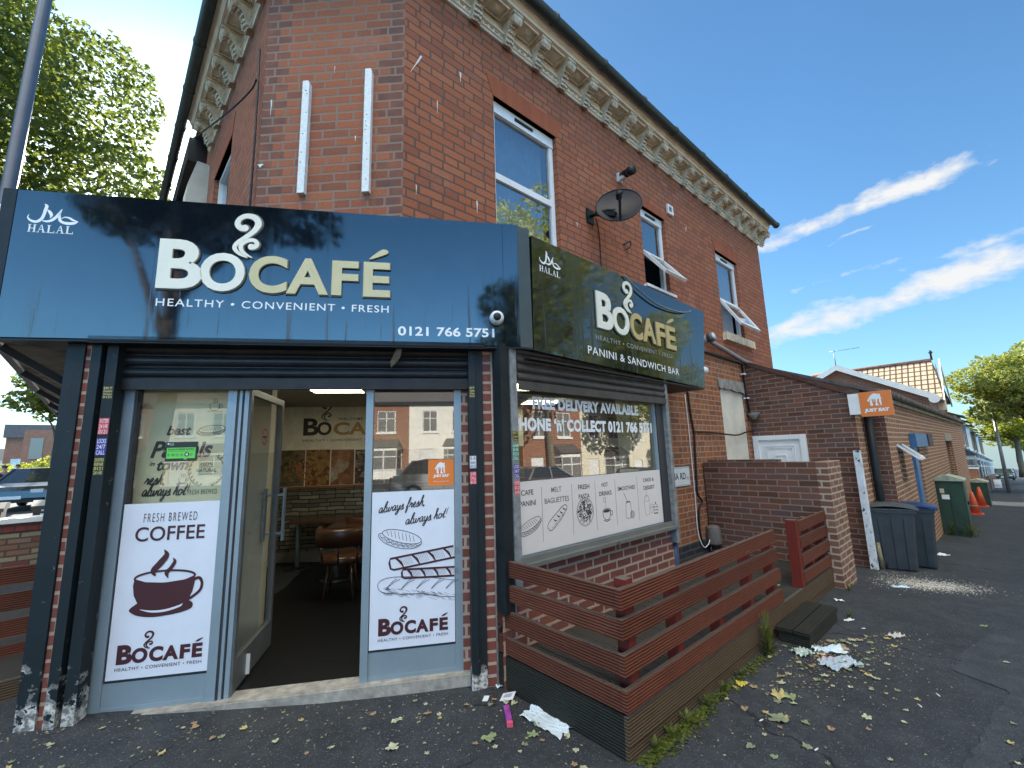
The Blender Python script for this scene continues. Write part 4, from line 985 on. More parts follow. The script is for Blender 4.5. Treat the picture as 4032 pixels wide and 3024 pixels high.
def build_side_sign():
    T = Thing('fascia_sign', 'black side fascia sign reading panini and sandwich bar over the wide window', 'sign', SR, (1.5, 0, 2.4))
    p = B(); vs = []
    for dd in (0, -.12): vs += [(.0, dd, 2.40), (3.035, dd, 2.343), (3.245, dd, 3.385), (.02, dd, 3.378)]
    p.add(vs, [(0, 1, 2, 3), (7, 6, 5, 4), (0, 4, 5, 1), (1, 5, 6, 2), (2, 6, 7, 3), (3, 7, 4, 0)]); T.part('panel', p, SIGN)
    T.part('under_panel', B().prism([(-.05, -.002), (3.03, -.002), (3.0, -.60), (-.05, -.30)], 2.325, 2.339, 'z'), BLK)
    y = .001; e = .016
    rows = [('B', (.842, 2.735, 1.100, 3.098), 'c'), ('O', (1.092, 2.727, 1.380, 3.014), 'c'), ('C', (1.405, 2.724, 1.625, 3.010), 'g'), ('A', (1.637, 2.729, 1.890, 3.003), 'g'), ('F', (1.918, 2.724, 2.105, 2.994), 'g'), ('E', (2.130, 2.724, 2.348, 2.996), 'g')]
    rim, cr, go = logo_raised(T, rows, y, e)
    acc = [(2.19, 3.03), (2.24, 3.04), (2.31, 3.07), (2.345, 3.095), (2.32, 3.108), (2.26, 3.085)]
    go.prism(cat(acc, 5, True), y, y+e)
    swirl(rim, 1.394, 2.99, .322, y+.008, .044, ex=.008); swirl(cr, 1.390, 2.992, .318, y+e, .034, ex=.014)
    T.part('letter_rim', rim, RIM_L); T.part('cream_letters', cr, CREAM_L); T.part('gold_letters', go, mat('gold_letter_deep', (.48, .36, .14), .45))
    f = B().text('HEALTHY \u2022 CONVENIENT \u2022 FRESH', .822, 2.622, 2.284, 2.668, y, .0, 0, 1.16); T.part('faded_lettering', f, mat('faded_vinyl', (.30, .31, .30), .5))
    T.part('bar_lettering', B().text('PANINI & SANDWICH BAR', .692, 2.468, 2.39, 2.544, y, .006, 0, 1.1, slope=-.03), WHITE_L)
    v = B(); halal(v, .101, 3.168, .272, y); T.part('arabic_lettering', v, WHITE_L); v = B(); serif(v, 'HALAL', .101, 3.092, .366, 3.146, y); T.part('halal_lettering', v, WHITE_L)
    c = Thing('security_camera', 'small white bulb camera at the far end of the side fascia', 'camera', SR, (3.06, -.04, 2.586))
    c.part('bracket', B().bar((3.0, -.05, 2.57), (3.10, -.02, 2.58), .05, .035), BLK_P)
    c.part('housing', B().lathe((3.10, -.02, 2.586), [(.038, -.02), (.045, .0), (.045, .05), (.036, .075), (.015, .088)], 18, 'u'), mat('white_plastic', (.66, .66, .65)))
build_side_sign()

# ------------------------------------------------------------------ posters, stickers and window lettering
def mini_logo(b, u0, z0, w, d, bold=.05):
    """small flat one colour cafe logo, width w, baseline z0"""
    k = w/1.537
    for ch, x0, x1, h in (('B', 0, .277, .36), ('O', .263, .545, .28), ('C', .573, .822, .28), ('A', .82, 1.103, .272), ('F', 1.125, 1.31, .268), ('E', 1.345, 1.537, .27)):
        b.text(ch, u0+x0*k, z0, u0+x1*k, z0+h*k, d, bold)
    swirl(b, u0+.535*k, z0+.25*k, .32*k, d, .032*k)
    b.stroke([(u0+1.39*k, z0+.30*k), (u0+1.45*k, z0+.32*k), (u0+1.53*k, z0+.365*k)], [.004*k, .04*k, .01*k], d, 4)
SCRIPT = {
 'a': ([[(.42, .40), (.30, .47), (.14, .40), (.07, .20), (.15, .03), (.28, .08), (.42, .38), (.40, .12), (.46, .02), (.58, .10)]], .50),
 'l': ([[(.0, .10), (.22, .50), (.34, .85), (.30, .98), (.20, .86), (.13, .40), (.15, .08), (.24, .02), (.36, .10)]], .30),
 'w': ([[(.02, .38), (.10, .44), (.09, .16), (.16, .02), (.28, .12), (.36, .42), (.34, .14), (.42, .02), (.56, .16), (.62, .42), (.66, .36), (.78, .38)]], .70),
 'y': ([[(.02, .38), (.10, .44), (.09, .16), (.16, .03), (.30, .14), (.40, .44), (.34, .02), (.22, -.34), (.08, -.38), (.06, -.24), (.30, -.04), (.52, .12)]], .46),
 's': ([[(.0, .10), (.16, .30), (.26, .50), (.30, .30), (.28, .10), (.16, .0), (.04, .06)], [(.2, .02), (.34, .04), (.44, .12)]], .38),
 'f': ([[(.0, .10), (.24, .48), (.38, .88), (.32, .98), (.22, .80), (.14, .20), (.06, -.30), (.12, -.36), (.20, -.10), (.20, .10), (.40, .12)]], .34),
 'r': ([[(.0, .10), (.14, .34), (.16, .50), (.22, .40), (.34, .42), (.30, .18), (.34, .04), (.46, .10)]], .40),
 'e': ([[(.0, .12), (.20, .22), (.32, .38), (.24, .48), (.12, .36), (.08, .16), (.18, .02), (.32, .04), (.46, .14)]], .40),
 'h': ([[(.0, .10), (.20, .50), (.34, .86), (.28, .98), (.20, .84), (.10, .02)], [(.13, .16), (.26, .42), (.36, .44), (.36, .26), (.34, .08), (.42, .02), (.54, .10)]], .48),
 'o': ([[(.30, .44), (.14, .42), (.06, .20), (.14, .03), (.28, .05), (.38, .24), (.32, .42), (.40, .36), (.54, .38)]], .46),
 't': ([[(.0, .10), (.18, .44), (.28, .86), (.18, .40), (.14, .10), (.22, .02), (.36, .10)], [(.06, .54), (.36, .60)]], .30),
 'b': ([[(.0, .10), (.20, .50), (.34, .86), (.28, .98), (.20, .84), (.11, .10), (.20, .02), (.34, .14), (.36, .36), (.26, .40)]], .44),
 'p': ([[(.0, .2), (.14, .44), (.08, -.3)], [(.12, .2), (.26, .44), (.36, .3), (.28, .06), (.12, .06)]], .44),
 'n': ([[(.0, .2), (.12, .44), (.08, .02)], [(.1, .16), (.26, .42), (.36, .4), (.34, .08), (.42, .02), (.52, .1)]], .5),
 'i': ([[(.0, .12), (.14, .44), (.12, .1), (.2, .02), (.3, .1)], [(.19, .62), (.21, .68)]], .28),
 ',': ([[(.10, .08), (.12, .0), (.04, -.14)]], .22), '!': ([[(.22, .95), (.14, .28)], [(.10, .06), (.11, .01)]], .25), ' ': ([], .28)}
def script(b, s, u0, z0, x_w, h, d, w, slope=0., sl=.22):
    """brush script: s drawn from u0, total width x_w, ascender height h above baseline z0"""
    tot = sum(SCRIPT[c][1] for c in s); k = x_w/tot; x = 0
    for c in s:
        for st in SCRIPT[c][0]:
            pts = [(u0+(x+p)*k+q*h*sl-.02*k, z0+q*h+slope*(x+p)*k) for p, q in st]
            n = len(pts); ws = [w*(.75+.5*(abs(math.sin(i*1.7)))) for i in range(n)]
            ws[0] *= .7; ws[-1] *= .5
            b.stroke(pts, ws, d, 5)
        x += SCRIPT[c][1]
def panini(b, u, z, s, d, w, rot=0.):
    c_, s_ = math.cos(rot), math.sin(rot)
    f = lambda x, y: (u+s*(x*c_-y*s_), z+s*(x*s_+y*c_))
    S = lambda pts, k=1., cl=False: b.stroke([f(*p) for p in pts], w*k, d, 5, cl)
    el = lambda cx, cy, rx, ry, n=18: [(cx+rx*math.cos(2*PI*i/n), cy+ry*math.sin(2*PI*i/n)) for i in range(n)]
    S(el(.03, .06, .46, .135), 1.2, True)
    for i in range(8):
        x = -.31+i*.088; q = .135*math.sqrt(max(0, 1-((x-.03)/.46)**2)); S([(x-.035, .06+q*.62), (x+.035, .06-q*.5)], .9)
    S([(-.43, .05), (-.50, .0), (-.47, -.07), (-.30, -.16), (0, -.20), (.30, -.16), (.47, -.06), (.51, .01), (.48, .05)], 1.2)
    S([(-.47+.96*i/18, -.03-.085*math.sin(PI*i/18)+.020*(-1)**i) for i in range(19)], .9)
    S([(-.42+.86*i/14, -.065-.085*math.sin(PI*i/14)+.016*(-1)**i) for i in range(15)], .7)
    for i in range(6): x = -.30+i*.12; S([(x, -.07-.05*math.cos(x*2)), (x+.04, -.10-.055*math.cos(x*2)), (x+.09, -.075-.05*math.cos(x*2))], .7)
def baguette_icon(b, u0, z0, u1, z1, d, w):
    ax = Vector((u1-u0, z1-z0)); n = Vector((-ax.y, ax.x))*.13
    f = lambda t, s: tuple(Vector((u0, z0))+ax*t+n*s)
    b.stroke([f(0, .1), f(.02, .7), f(.15, 1.1), f(.5, 1.05), f(.85, .9), f(.98, .45), f(1, 0), f(.95, -.5), f(.6, -1.), f(.2, -1.05), f(.04, -.7)], w*1.2, d, 5, True)
    for t in (.32, .5, .66, .82): b.poly([f(t, .75), f(t+.06, .0), f(t+.10, -.55), f(t+.01, -.05)], d+.0003)
    for i in range(14): t = random.uniform(.08, .9); b.stroke([f(t, -.55), f(t+.08, -.75)], w*.5, d, 2)
def build_posters():
    d = .001
    # left poster: coffee cup
    T = Thing('window_poster', 'white poster with a dark steaming coffee cup, left of the open door', 'poster', FF, (-1.87, d, .26), 'white posters beside the door')
    T.part('sheet', B().box(-2.150, -1.577, d-.012, d, .265, 1.338), POSTER)
    y = d+.002; k = B()
    k.text('FRESH BREWED', -2.028, 1.217, -1.709, 1.273, y, -.006, 0, 1.35); k.text('COFFEE', -2.068, 1.094, -1.655, 1.187, y, .012, 0, 1.02)
    # cup: body, rim ring, handle, saucer, steam
    body = [(-2.044, .862), (-2.050, .82), (-2.040, .76), (-2.010, .70), (-1.995, .672), (-1.74, .672), (-1.725, .70), (-1.70, .76), (-1.69, .82), (-1.692, .862), (-1.75, .838), (-1.87, .827), (-1.98, .838)]
    k.poly(body, y)
    k.stroke([(-1.868+.176*math.cos(2*PI*i/28), .862+.040*math.sin(2*PI*i/28)) for i in range(28)], .013, y+.0004, 1, True)
    k.stroke([(-1.695, .835), (-1.665, .842), (-1.647, .81), (-1.655, .765), (-1.70, .725), (-1.725, .715)], [.02, .019, .017, .017, .018, .02], y+.0004, 6)
    sau = [(-2.058, .675), (-2.03, .70), (-1.99, .712), (-1.75, .712), (-1.715, .705), (-1.692, .685), (-1.70, .655), (-1.76, .635), (-1.84, .624), (-1.92, .62), (-2.0, .632), (-2.045, .655)]
    k.poly(cat(sau, 3, True), y+.0002)
    k.stroke([(-1.888, 1.035), (-1.872, 1.0), (-1.905, .95), (-1.94, .905), (-1.925, .872)], [.004, .032, .040, .034, .006], y+.0008, 7)
    k.stroke([(-1.832, .98), (-1.82, .955), (-1.84, .915), (-1.862, .888), (-1.85, .855)], [.003, .020, .024, .026, .004], y+.0008, 7)
    mini_logo(k, -2.100, .353, .488, y); k.text('HEALTHY \u2022 CONVENIENT \u2022 FRESH', -2.103, .315, -1.613, .335, y, .004, 0, 1.15)
    T.part('print', k, MAROON)
    wl = B().stroke([(-1.995, .672), (-1.93, .655), (-1.85, .655), (-1.77, .675), (-1.752, .690)], [.003, .012, .014, .012, .002], y+.0012, 6)
    T.part('highlight', wl, POSTER)
    # right poster: panini and baguettes
    T = Thing('window_poster', 'white poster with sandwich and baguette drawings, right of the open door', 'poster', FF, (-.27, d, .27), 'white posters beside the door')
    T.part('sheet', B().box(-.570, .026, d-.012, d, .277, 1.345), POSTER)
    k = B()
    script(k, 'always fresh,', -.525, 1.195, .335, .078, y, .0066, .13); script(k, 'always hot!', -.335, 1.105, .305, .078, y, .0066, .13)
    m = B()
    panini(k, -.368, 1.008, .31, y, .0034, -.27)
    mini_logo(m, -.509, .363, .484, y); k.text('HEALTHY \u2022 CONVENIENT \u2022 FRESH', -.510, .327, -.025, .346, y, .004, 0, 1.15)
    # two maroon baguettes as outlines, one loaf
    def loaf(p, q, th, n):
        p, q = Vector(p), Vector(q); ax = q-p; nn = Vector((-ax.y, ax.x)).normalized()*th
        m.stroke([tuple(q+nn), tuple(p+nn), tuple(p-ax*.02+nn*.3), tuple(p-ax*.01-nn*.7), tuple(p+ax*.04-nn), tuple(q-nn)], .014, y+.0003, 1)
        for i in range(n):
            a = p+ax*((i+.35)/n); m.stroke([tuple(a+nn*.9), tuple(a+ax*.06+nn*.1), tuple(a+ax*.10-nn*.9)], [.012, .016, .008], y+.0004, 4)
            for j in range(7): e = a+ax*(.02+.025*j)/1.0+ax*.05; k.stroke([tuple(e+nn*.7), tuple(e+ax*.03-nn*.6)], .0016, y, 1)
    loaf((-.43, .835), (.024, .895), .040, 4); loaf((-.345, .765), (.024, .757), .030, 4)
    k.stroke([(.024, .695), (-.2, .735), (-.40, .748), (-.49, .735), (-.518, .70), (-.49, .655), (-.38, .632), (-.2, .620), (-.08, .592), (.024, .582)], .0035, y+.0006, 6)
    for i in range(5):
        x = -.44+.105*i; k.stroke([(x+.05, .735-i*.008), (x+.02, .715-i*.008), (x-.02, .672-i*.008), (x+.03, .71-i*.008), (x+.075, .73-i*.008)], .0032, y+.0006, 4)
    for i in range(110):
        x = random.uniform(-.50, .01); z = .69-.10*(x+.5)/.5*.8+random.uniform(-.05, .0); k.stroke([(x, z), (x+.03, z-.012)], .0014, y+.0006, 1)
    T.part('dark_print', k, INK); T.part('maroon_print', m, MAROON)
    # cream roller banner inside the left window
    T = Thing('inside_banner', 'yellowed banner about panini inside the left window, above the coffee poster', 'banner', FF, (-1.87, -.16, 1.3))
    T.part('sheet', B().quad((-2.20, -.16, .9), (-1.60, -.16, .9), (-1.60, -.16, 2.2), (-2.20, -.16, 2.2)), mat('banner_cream', (.80, .75, .50), .7, var=.06))
    k = B(); y = -.157
    k.text('best', -2.03, 1.80, -1.87, 1.87, y, .03, .3); k.text('Paninis', -2.12, 1.64, -1.72, 1.76, y, .03, .3); k.text('in', -2.12, 1.585, -2.085, 1.615, y, .01, .3); k.text('town', -2.07, 1.55, -1.87, 1.62, y, .03, .3)
    script(k, 'resh,', -2.14, 1.455, .13, .09, y, .009); script(k, 'always hot!', -2.15, 1.375, .29, .09, y, .009)
    k.text('FRESH BREWED', -1.86, 1.375, -1.67, 1.41, y, 0, 0, 1.2); k.text('100%', -1.79, 1.575, -1.71, 1.60, y); k.text('NATURAL', -1.815, 1.53, -1.685, 1.556, y, .02)
    for s in (-1, 1):
        pts = [(-1.75+s*.115*math.cos(t), 1.54+.115*math.sin(t)) for t in [math.radians(-70+14*i) for i in range(10)]]
        k.stroke(pts, .004, y, 2)
        for i, p in enumerate(pts):
            for o in (-1, 1): k.poly([(p[0], p[1]), (p[0]+s*.010*o+.004, p[1]+.012), (p[0]+s*.018*o, p[1]+.022), (p[0]+s*.004*o, p[1]+.014)], y)
    for z in (1.567, 1.517): k.stroke([(-1.80, z), (-1.70, z)], .003, y, 1)
    panini(k, -1.74, 1.83, .19, y, .0035, .1)
    for x, z, s in ((-1.90, 1.475, .8), (-1.73, 2.0, 1.1)):
        k.stroke([(x-.03*s, z+.025*s), (x-.025*s, z-.01*s), (x, z-.02*s), (x+.025*s, z-.01*s), (x+.03*s, z+.025*s)], .004, y, 4); k.stroke([(x-.045*s, z-.025*s), (x+.045*s, z-.025*s)], .004, y, 1)
        k.ring(x+.036*s, z+.008*s, .012*s, .003, y, 12)
        for q in (-.012, .0, .012): k.stroke([(x+q, z+.03*s), (x+q+.006, z+.045*s), (x+q-.004, z+.06*s)], .003, y, 3)
    T.part('print', k, mat('banner_print', (.035, .035, .03), .6))
    # hygiene rating sticker
    T = Thing('rating_sticker', 'green and black food hygiene rating sticker on the left window', 'sticker', FF, (-1.85, -.02, 1.61))
    T.part('backing', B().box(-1.952, -1.757, -.026, -.020, 1.612, 1.746), mat('sticker_black', (.012, .016, .014), .4))
    T.part('green_field', B().quad((-1.944, -.019, 1.632), (-1.766, -.019, 1.632), (-1.766, -.019, 1.706), (-1.944, -.019, 1.706)).quad((-1.835, -.019, 1.624), (-1.815, -.019, 1.624), (-1.815, -.019, 1.634), (-1.835, -.019, 1.634)), mat('sticker_green', (.13, .62, .08), .4, var=0))
    k = B(); k.text('FOOD HYGIENE RATING', -1.936, 1.688, -1.774, 1.701, -.0182, .02, 0, 1.05); k.stroke([(-1.938, 1.681), (-1.77, 1.681)], .0015, -.0182, 1)
    for i, c in enumerate('01235'):
        x = -1.930+.0265*(i if i < 4 else 5.25); k.ring(x, 1.657, .0085, .0015, -.0182, 14); k.text(c, x-.003, 1.653, x+.003, 1.661, -.0182, .01)
    k.disc(-1.818, 1.659, .015, -.0182, 16); T.part('print', k, INK)
    w = B().text('4', -1.826, 1.649, -1.811, 1.669, -.0176, .03); w.disc(-1.937, 1.733, .006, -.019, 10); w.text('Food', -1.928, 1.73, -1.905, 1.737, -.019).text('Agency', -1.928, 1.721, -1.9, 1.728, -.019); T.part('white_print', w, WHITE_L)
    # orange delivery sticker on the right window
    T = Thing('delivery_sticker', 'square orange food delivery sticker on the right window', 'sticker', FF, (-.07, -.02, 1.37))
    T.part('backing', B().prism(rrect(-.168, 1.376, .027, 1.570, .012), -.026, -.020), ORANGE)
    k = B(); eat_logo(k, -.075, 1.465, .078, -.019, ORANGE); k.text('JUST EAT', -.130, 1.432, -.010, 1.458, -.019, .06, .1); k.text('Order on the app today', -.128, 1.402, -.012, 1.411, -.019)
    T.part('print', k, WHITE_L)
    # small stickers on the shutter rails
    def sticker(lab, fr, u0, u1, z0, z1, dd, base, rows, grp='stickers on the shutter rails'):
        t = Thing('sticker', lab, 'sticker', fr, ((u0+u1)/2, dd, z0), grp)
        t.part('backing', B().quad((u0, dd, z0), (u1, dd, z0), (u1, dd, z1), (u0, dd, z1)), base)
        k = B(); n = len(rows)
        for i, s in enumerate(rows):
            a = z1-(i+.9)*(z1-z0)/n; c = z1-(i+.15)*(z1-z0)/n; k.text(s, u0+.004, a, u1-.004, c, dd+.0008, .01)
        return t, k
    red = mat('sticker_red', (.62, .05, .06), .45); wht = mat('sticker_white', (.68, .68, .70), .45); blk = mat('sticker_black', (.012, .016, .014), .4); yel = mat('sticker_yellow_print', (.60, .50, .12), .5); pur = mat('sticker_purple', (.06, .035, .28), .45)
    RL = [(-2.338, -2.287, .132)]
    for (lab, fr, u0, u1, z0, z1, dd, base, rows, ink) in (
        ('black and yellow locksmith sticker high on the left shutter rail', FF, -2.279, -2.222, 2.035, 2.115, .1195, blk, ['EKT', 'shutters', '24 hour', '0121'], yel),
        ('red phone number sticker on the left shutter rail', FF, -2.279, -2.222, 1.80, 1.905, .1195, red, ['SHUTTERS', '24 HR', '0121'], wht),
        ('purple and white sticker below the red one on the left rail', FF, -2.279, -2.222, 1.665, 1.775, .1195, pur, ['LOCKS', '24/7', 'CALL'], wht),
        ('worn yellow lettered sticker lowest on the left rail', FF, -2.279, -2.222, 1.54, 1.65, .1195, blk, ['DOORS', 'REPAIR', '0121', '24 HR'], yel),
        ('black and yellow locksmith sticker high on the right shutter rail', FF, .139, .183, 2.03, 2.115, .127, blk, ['EKT', 'shutters', '24 hour', '0121'], yel),
        ('white printed sticker on the right shutter rail', FF, .137, .184, 1.50, 1.59, .127, wht, ['S.S', 'shutters', '0121'], blk),
        ('red sticker under the white one on the right rail', FF, .137, .184, 1.385, 1.475, .127, red, ['24 HR', 'CALL', '0121'], wht),
        ('black and yellow locksmith sticker on the side window rail', RR, .064, .122, 1.69, 1.765, PR+.047, blk, ['EKT', 'shutters', '24 hour'], yel),
        ('green shield sticker on the side window rail', RR, .058, .122, 1.55, 1.675, PR+.047, mat('sticker_dark_green', (.02, .22, .12), .4), ['ALARM', '24 HR', '0121', 'CALL'], wht),
        ('purple and white sticker on the side window rail', RR, .066, .122, 1.42, 1.52, PR+.047, pur, ['LOCKS', '24/7', 'CALL'], wht),
        ('red sticker lowest on the side window rail', RR, .066, .122, 1.30, 1.40, PR+.047, red, ['SHUTTERS', '0121', '24 HR'], wht)):
        t, k = sticker(lab, fr, u0, u1, z0, z1, dd, base, rows); t.part('print', k, ink)
    # no smoking sign on the open door glass
    t = Thing('no_smoking_sticker', 'round red no smoking sticker on the open door glass', 'sticker', FF, (-1.44, -.35, 1.75))
    b = B(); 
    for i in range(24):
        a0, a1 = 2*PI*i/24, 2*PI*(i+1)/24
        q = lambda a, r: (-1.4660, -.42+r*math.cos(a), 1.79+r*math.sin(a))
        b.quad(q(a0, .055), q(a1, .055), q(a1, .066), q(a0, .066))
    b.quad(q(.7, .06), q(.85, .06), q(.7+PI, .06), q(.85+PI, .06)); t.part('ring', b, red)
    t.part('symbol', B().quad((-1.4663, -.46, 1.78), (-1.4663, -.38, 1.78), (-1.4663, -.38, 1.795), (-1.4663, -.46, 1.795)), blk)
    # side window: vinyl letters and menu panel
    dd = PR-.036
    t = Thing('window_lettering', 'bold white delivery and phone lettering across the side window', 'lettering', RR, (1.1, dd, 1.77))
    k = B(); cond(k, 'FREE DELIVERY AVAILABLE', .362, 1.955, 1.905, 2.058, dd); t.part('delivery_lettering', k, WHITE_L); k = B(); cond(k, "PHONE \u2018n\u2019 COLLECT 0121 766 5751", .141, 1.772, 2.145, 1.886, dd)
    t.part('phone_lettering', k, WHITE_L)
    dd = PR-.006
    t = Thing('menu_panel', 'long white menu panel with six food drawings across the lower side window', 'menu panel', RR, (1.16, dd, .85))
    t.part('sheet', B().box(.150, 2.178, dd-.006, dd, .850, 1.384), POSTER_P)
    y = dd+.001; k = B(); g = B()
    for x in (.397, .758, 1.072, 1.372, 1.739): g.stroke([(x, 1.333), (x, .914)], .004, y, 1)
    for s, u0, u1, z0, z1, bb in (('CAFE', .178, .308, 1.280, 1.320, k), ('PANINI', .160, .330, 1.200, 1.240, k), ('MELT', .508, .628, 1.280, 1.320, g), ('BAGUETTES', .428, .718, 1.196, 1.238, g), ('FRESH', .842, .994, 1.276, 1.316, k), ('PASTA', .843, .990, 1.196, 1.236, k), ('HOT', 1.168, 1.262, 1.275, 1.312, k), ('DRINKS', 1.126, 1.309, 1.198, 1.236, k), ('SMOOTHIES', 1.408, 1.698, 1.222, 1.258, k), ('CAKES &', 1.848, 2.052, 1.276, 1.312, k), ('DESSERT', 1.850, 2.056, 1.198, 1.236, k)):
        bb.text(s, u0, z0, u1, z1, y, .012)
    panini(k, .262, 1.045, .25, y, .0035, .33)
    baguette_icon(k, .462, 1.0, .684, 1.158, y, .0045)
    k.ring(.920, 1.085, .112, .0035, y, 28, .118); k.ring(.920, 1.085, .104, .002, y, 28, .110)
    for i in range(150):
        a, r = random.uniform(0, 2*PI), .092*math.sqrt(random.random()); x, z = .920+r*math.cos(a), 1.085+r*1.05*math.sin(a); q = random.uniform(0, 6.3); l = .016
        k.stroke([(x-l*math.cos(q), z-l*math.sin(q)), (x+l*.5*math.sin(q), z-l*.5*math.cos(q)), (x+l*math.cos(q), z+l*math.sin(q))], random.choice((.003, .0045, .006)), y, 3)
    # cup
    x, z = 1.222, 1.035
    k.stroke([(x-.058, z+.03), (x-.052, z-.02), (x-.02, z-.05), (x+.02, z-.05), (x+.05, z-.02), (x+.058, z+.03)], .0055, y, 5); k.ring(x, z+.03, .058, .005, y, 20, .017); k.disc(x, z+.028, .048, y+.0003, 16, .012)
    k.ring(x+.068, z+.0, .02, .0055, y, 14); k.stroke([(x-.05, z-.052), (x, z-.066), (x+.05, z-.052)], .006, y, 4)
    g.ring(1.199, 1.16, .018, .004, y, 14, .022); g.stroke([(1.21, 1.14), (1.215, 1.11), (1.205, 1.09)], .0035, y, 4)
    # smoothie jar and kiwi
    g.stroke([(1.555, 1.11), (1.50, 1.20)], .006, y, 1); g.stroke([(1.53, 1.11), (1.60, 1.11)], .009, y, 1); g.stroke([(1.535, 1.10), (1.525, 1.07), (1.52, .97), (1.56, .958), (1.605, .965), (1.605, 1.06), (1.598, 1.10)], .005, y, 4, True)
    k.ring(1.625, .985, .033, .005, y, 18); k.ring(1.625, .985, .012, .004, y, 12)
    for i in range(12): a = 2*PI*i/12; k.stroke([(1.625+.015*math.cos(a), .985+.015*math.sin(a)), (1.625+.027*math.cos(a), .985+.027*math.sin(a))], .003, y, 1)
    # shake, muffin, cake
    g.stroke([(1.885, 1.12), (1.89, 1.20)], .004, y, 1); g.stroke([(1.845, 1.09), (1.86, 1.13), (1.89, 1.14), (1.92, 1.13), (1.935, 1.09)], .004, y, 4); g.stroke([(1.84, 1.085), (1.94, 1.085), (1.925, .955), (1.862, .945)], .0045, y, 1, True)
    g.stroke([(1.945, 1.02), (1.975, 1.05), (2.005, 1.02)], .004, y, 4, True); g.stroke([(1.952, 1.015), (1.96, .96), (1.99, .96), (1.998, 1.015)], .004, y, 1)
    for z in (1.015, .985, .955): k.stroke([(2.01, z), (2.085, z-.004)], .007, y, 1)
    k.stroke([(2.01, 1.03), (2.05, 1.045), (2.085, 1.025), (2.085, .945), (2.01, .95)], .004, y, 1, True); k.disc(2.05, 1.055, .009, y, 10)
    t.part('print', k, INK); t.part('grey_print', g, GREY_INK)
def cond(b, s, u0, z0, u1, z1, d):
    """heavy condensed capitals"""
    b.text(s, u0, z0, u1, z1, d, .055, 0, 1.06)
def rrect(u0, z0, u1, z1, r):
    P = []
    for cx, cz, a in ((u1-r, z1-r, 0), (u0+r, z1-r, 90), (u0+r, z0+r, 180), (u1-r, z0+r, 270)):
        for i in range(5): t = math.radians(a+22.5*i); P.append((cx+r*math.cos(t), cz+r*math.sin(t)))
    return P
def eat_logo(b, u, z, s, d, bg, sheet=None):
    """white house outline with a fork and a knife cut out; drawn as pieces so the background shows through"""
    f = lambda x, y: (u+x*s, z+y*s)
    P = lambda pts: b.poly([f(*p) for p in pts], d)
    P([(-.55, .48), (-.46, .36), (-.32, .60), (.46, .60), (.55, .48), (.32, .88), (.12, 1.06), (.0, 1.08), (-.12, 1.05), (-.32, .86)])
    P([(.22, .80), (.40, .78), (.40, 1.0), (.24, 1.02)])
    P([(-.38, .36), (-.30, .60), (-.22, .60), (-.20, .20), (-.16, .10), (-.20, .0), (-.36, .0)])
    P([(-.16, .60), (-.14, .32), (-.125, .32), (-.115, .60)]); P([(-.065, .60), (-.055, .32), (-.04, .32), (-.02, .60)])
    P([(.03, .60), (.04, .26), (-.02, .12), (.0, .0), (.24, .0), (.22, .08), (.12, .20), (.14, .42), (.20, .60)])
    P([(.28, .60), (.26, .30), (.33, .10), (.30, .0), (.42, .0), (.40, .60)])
build_posters()

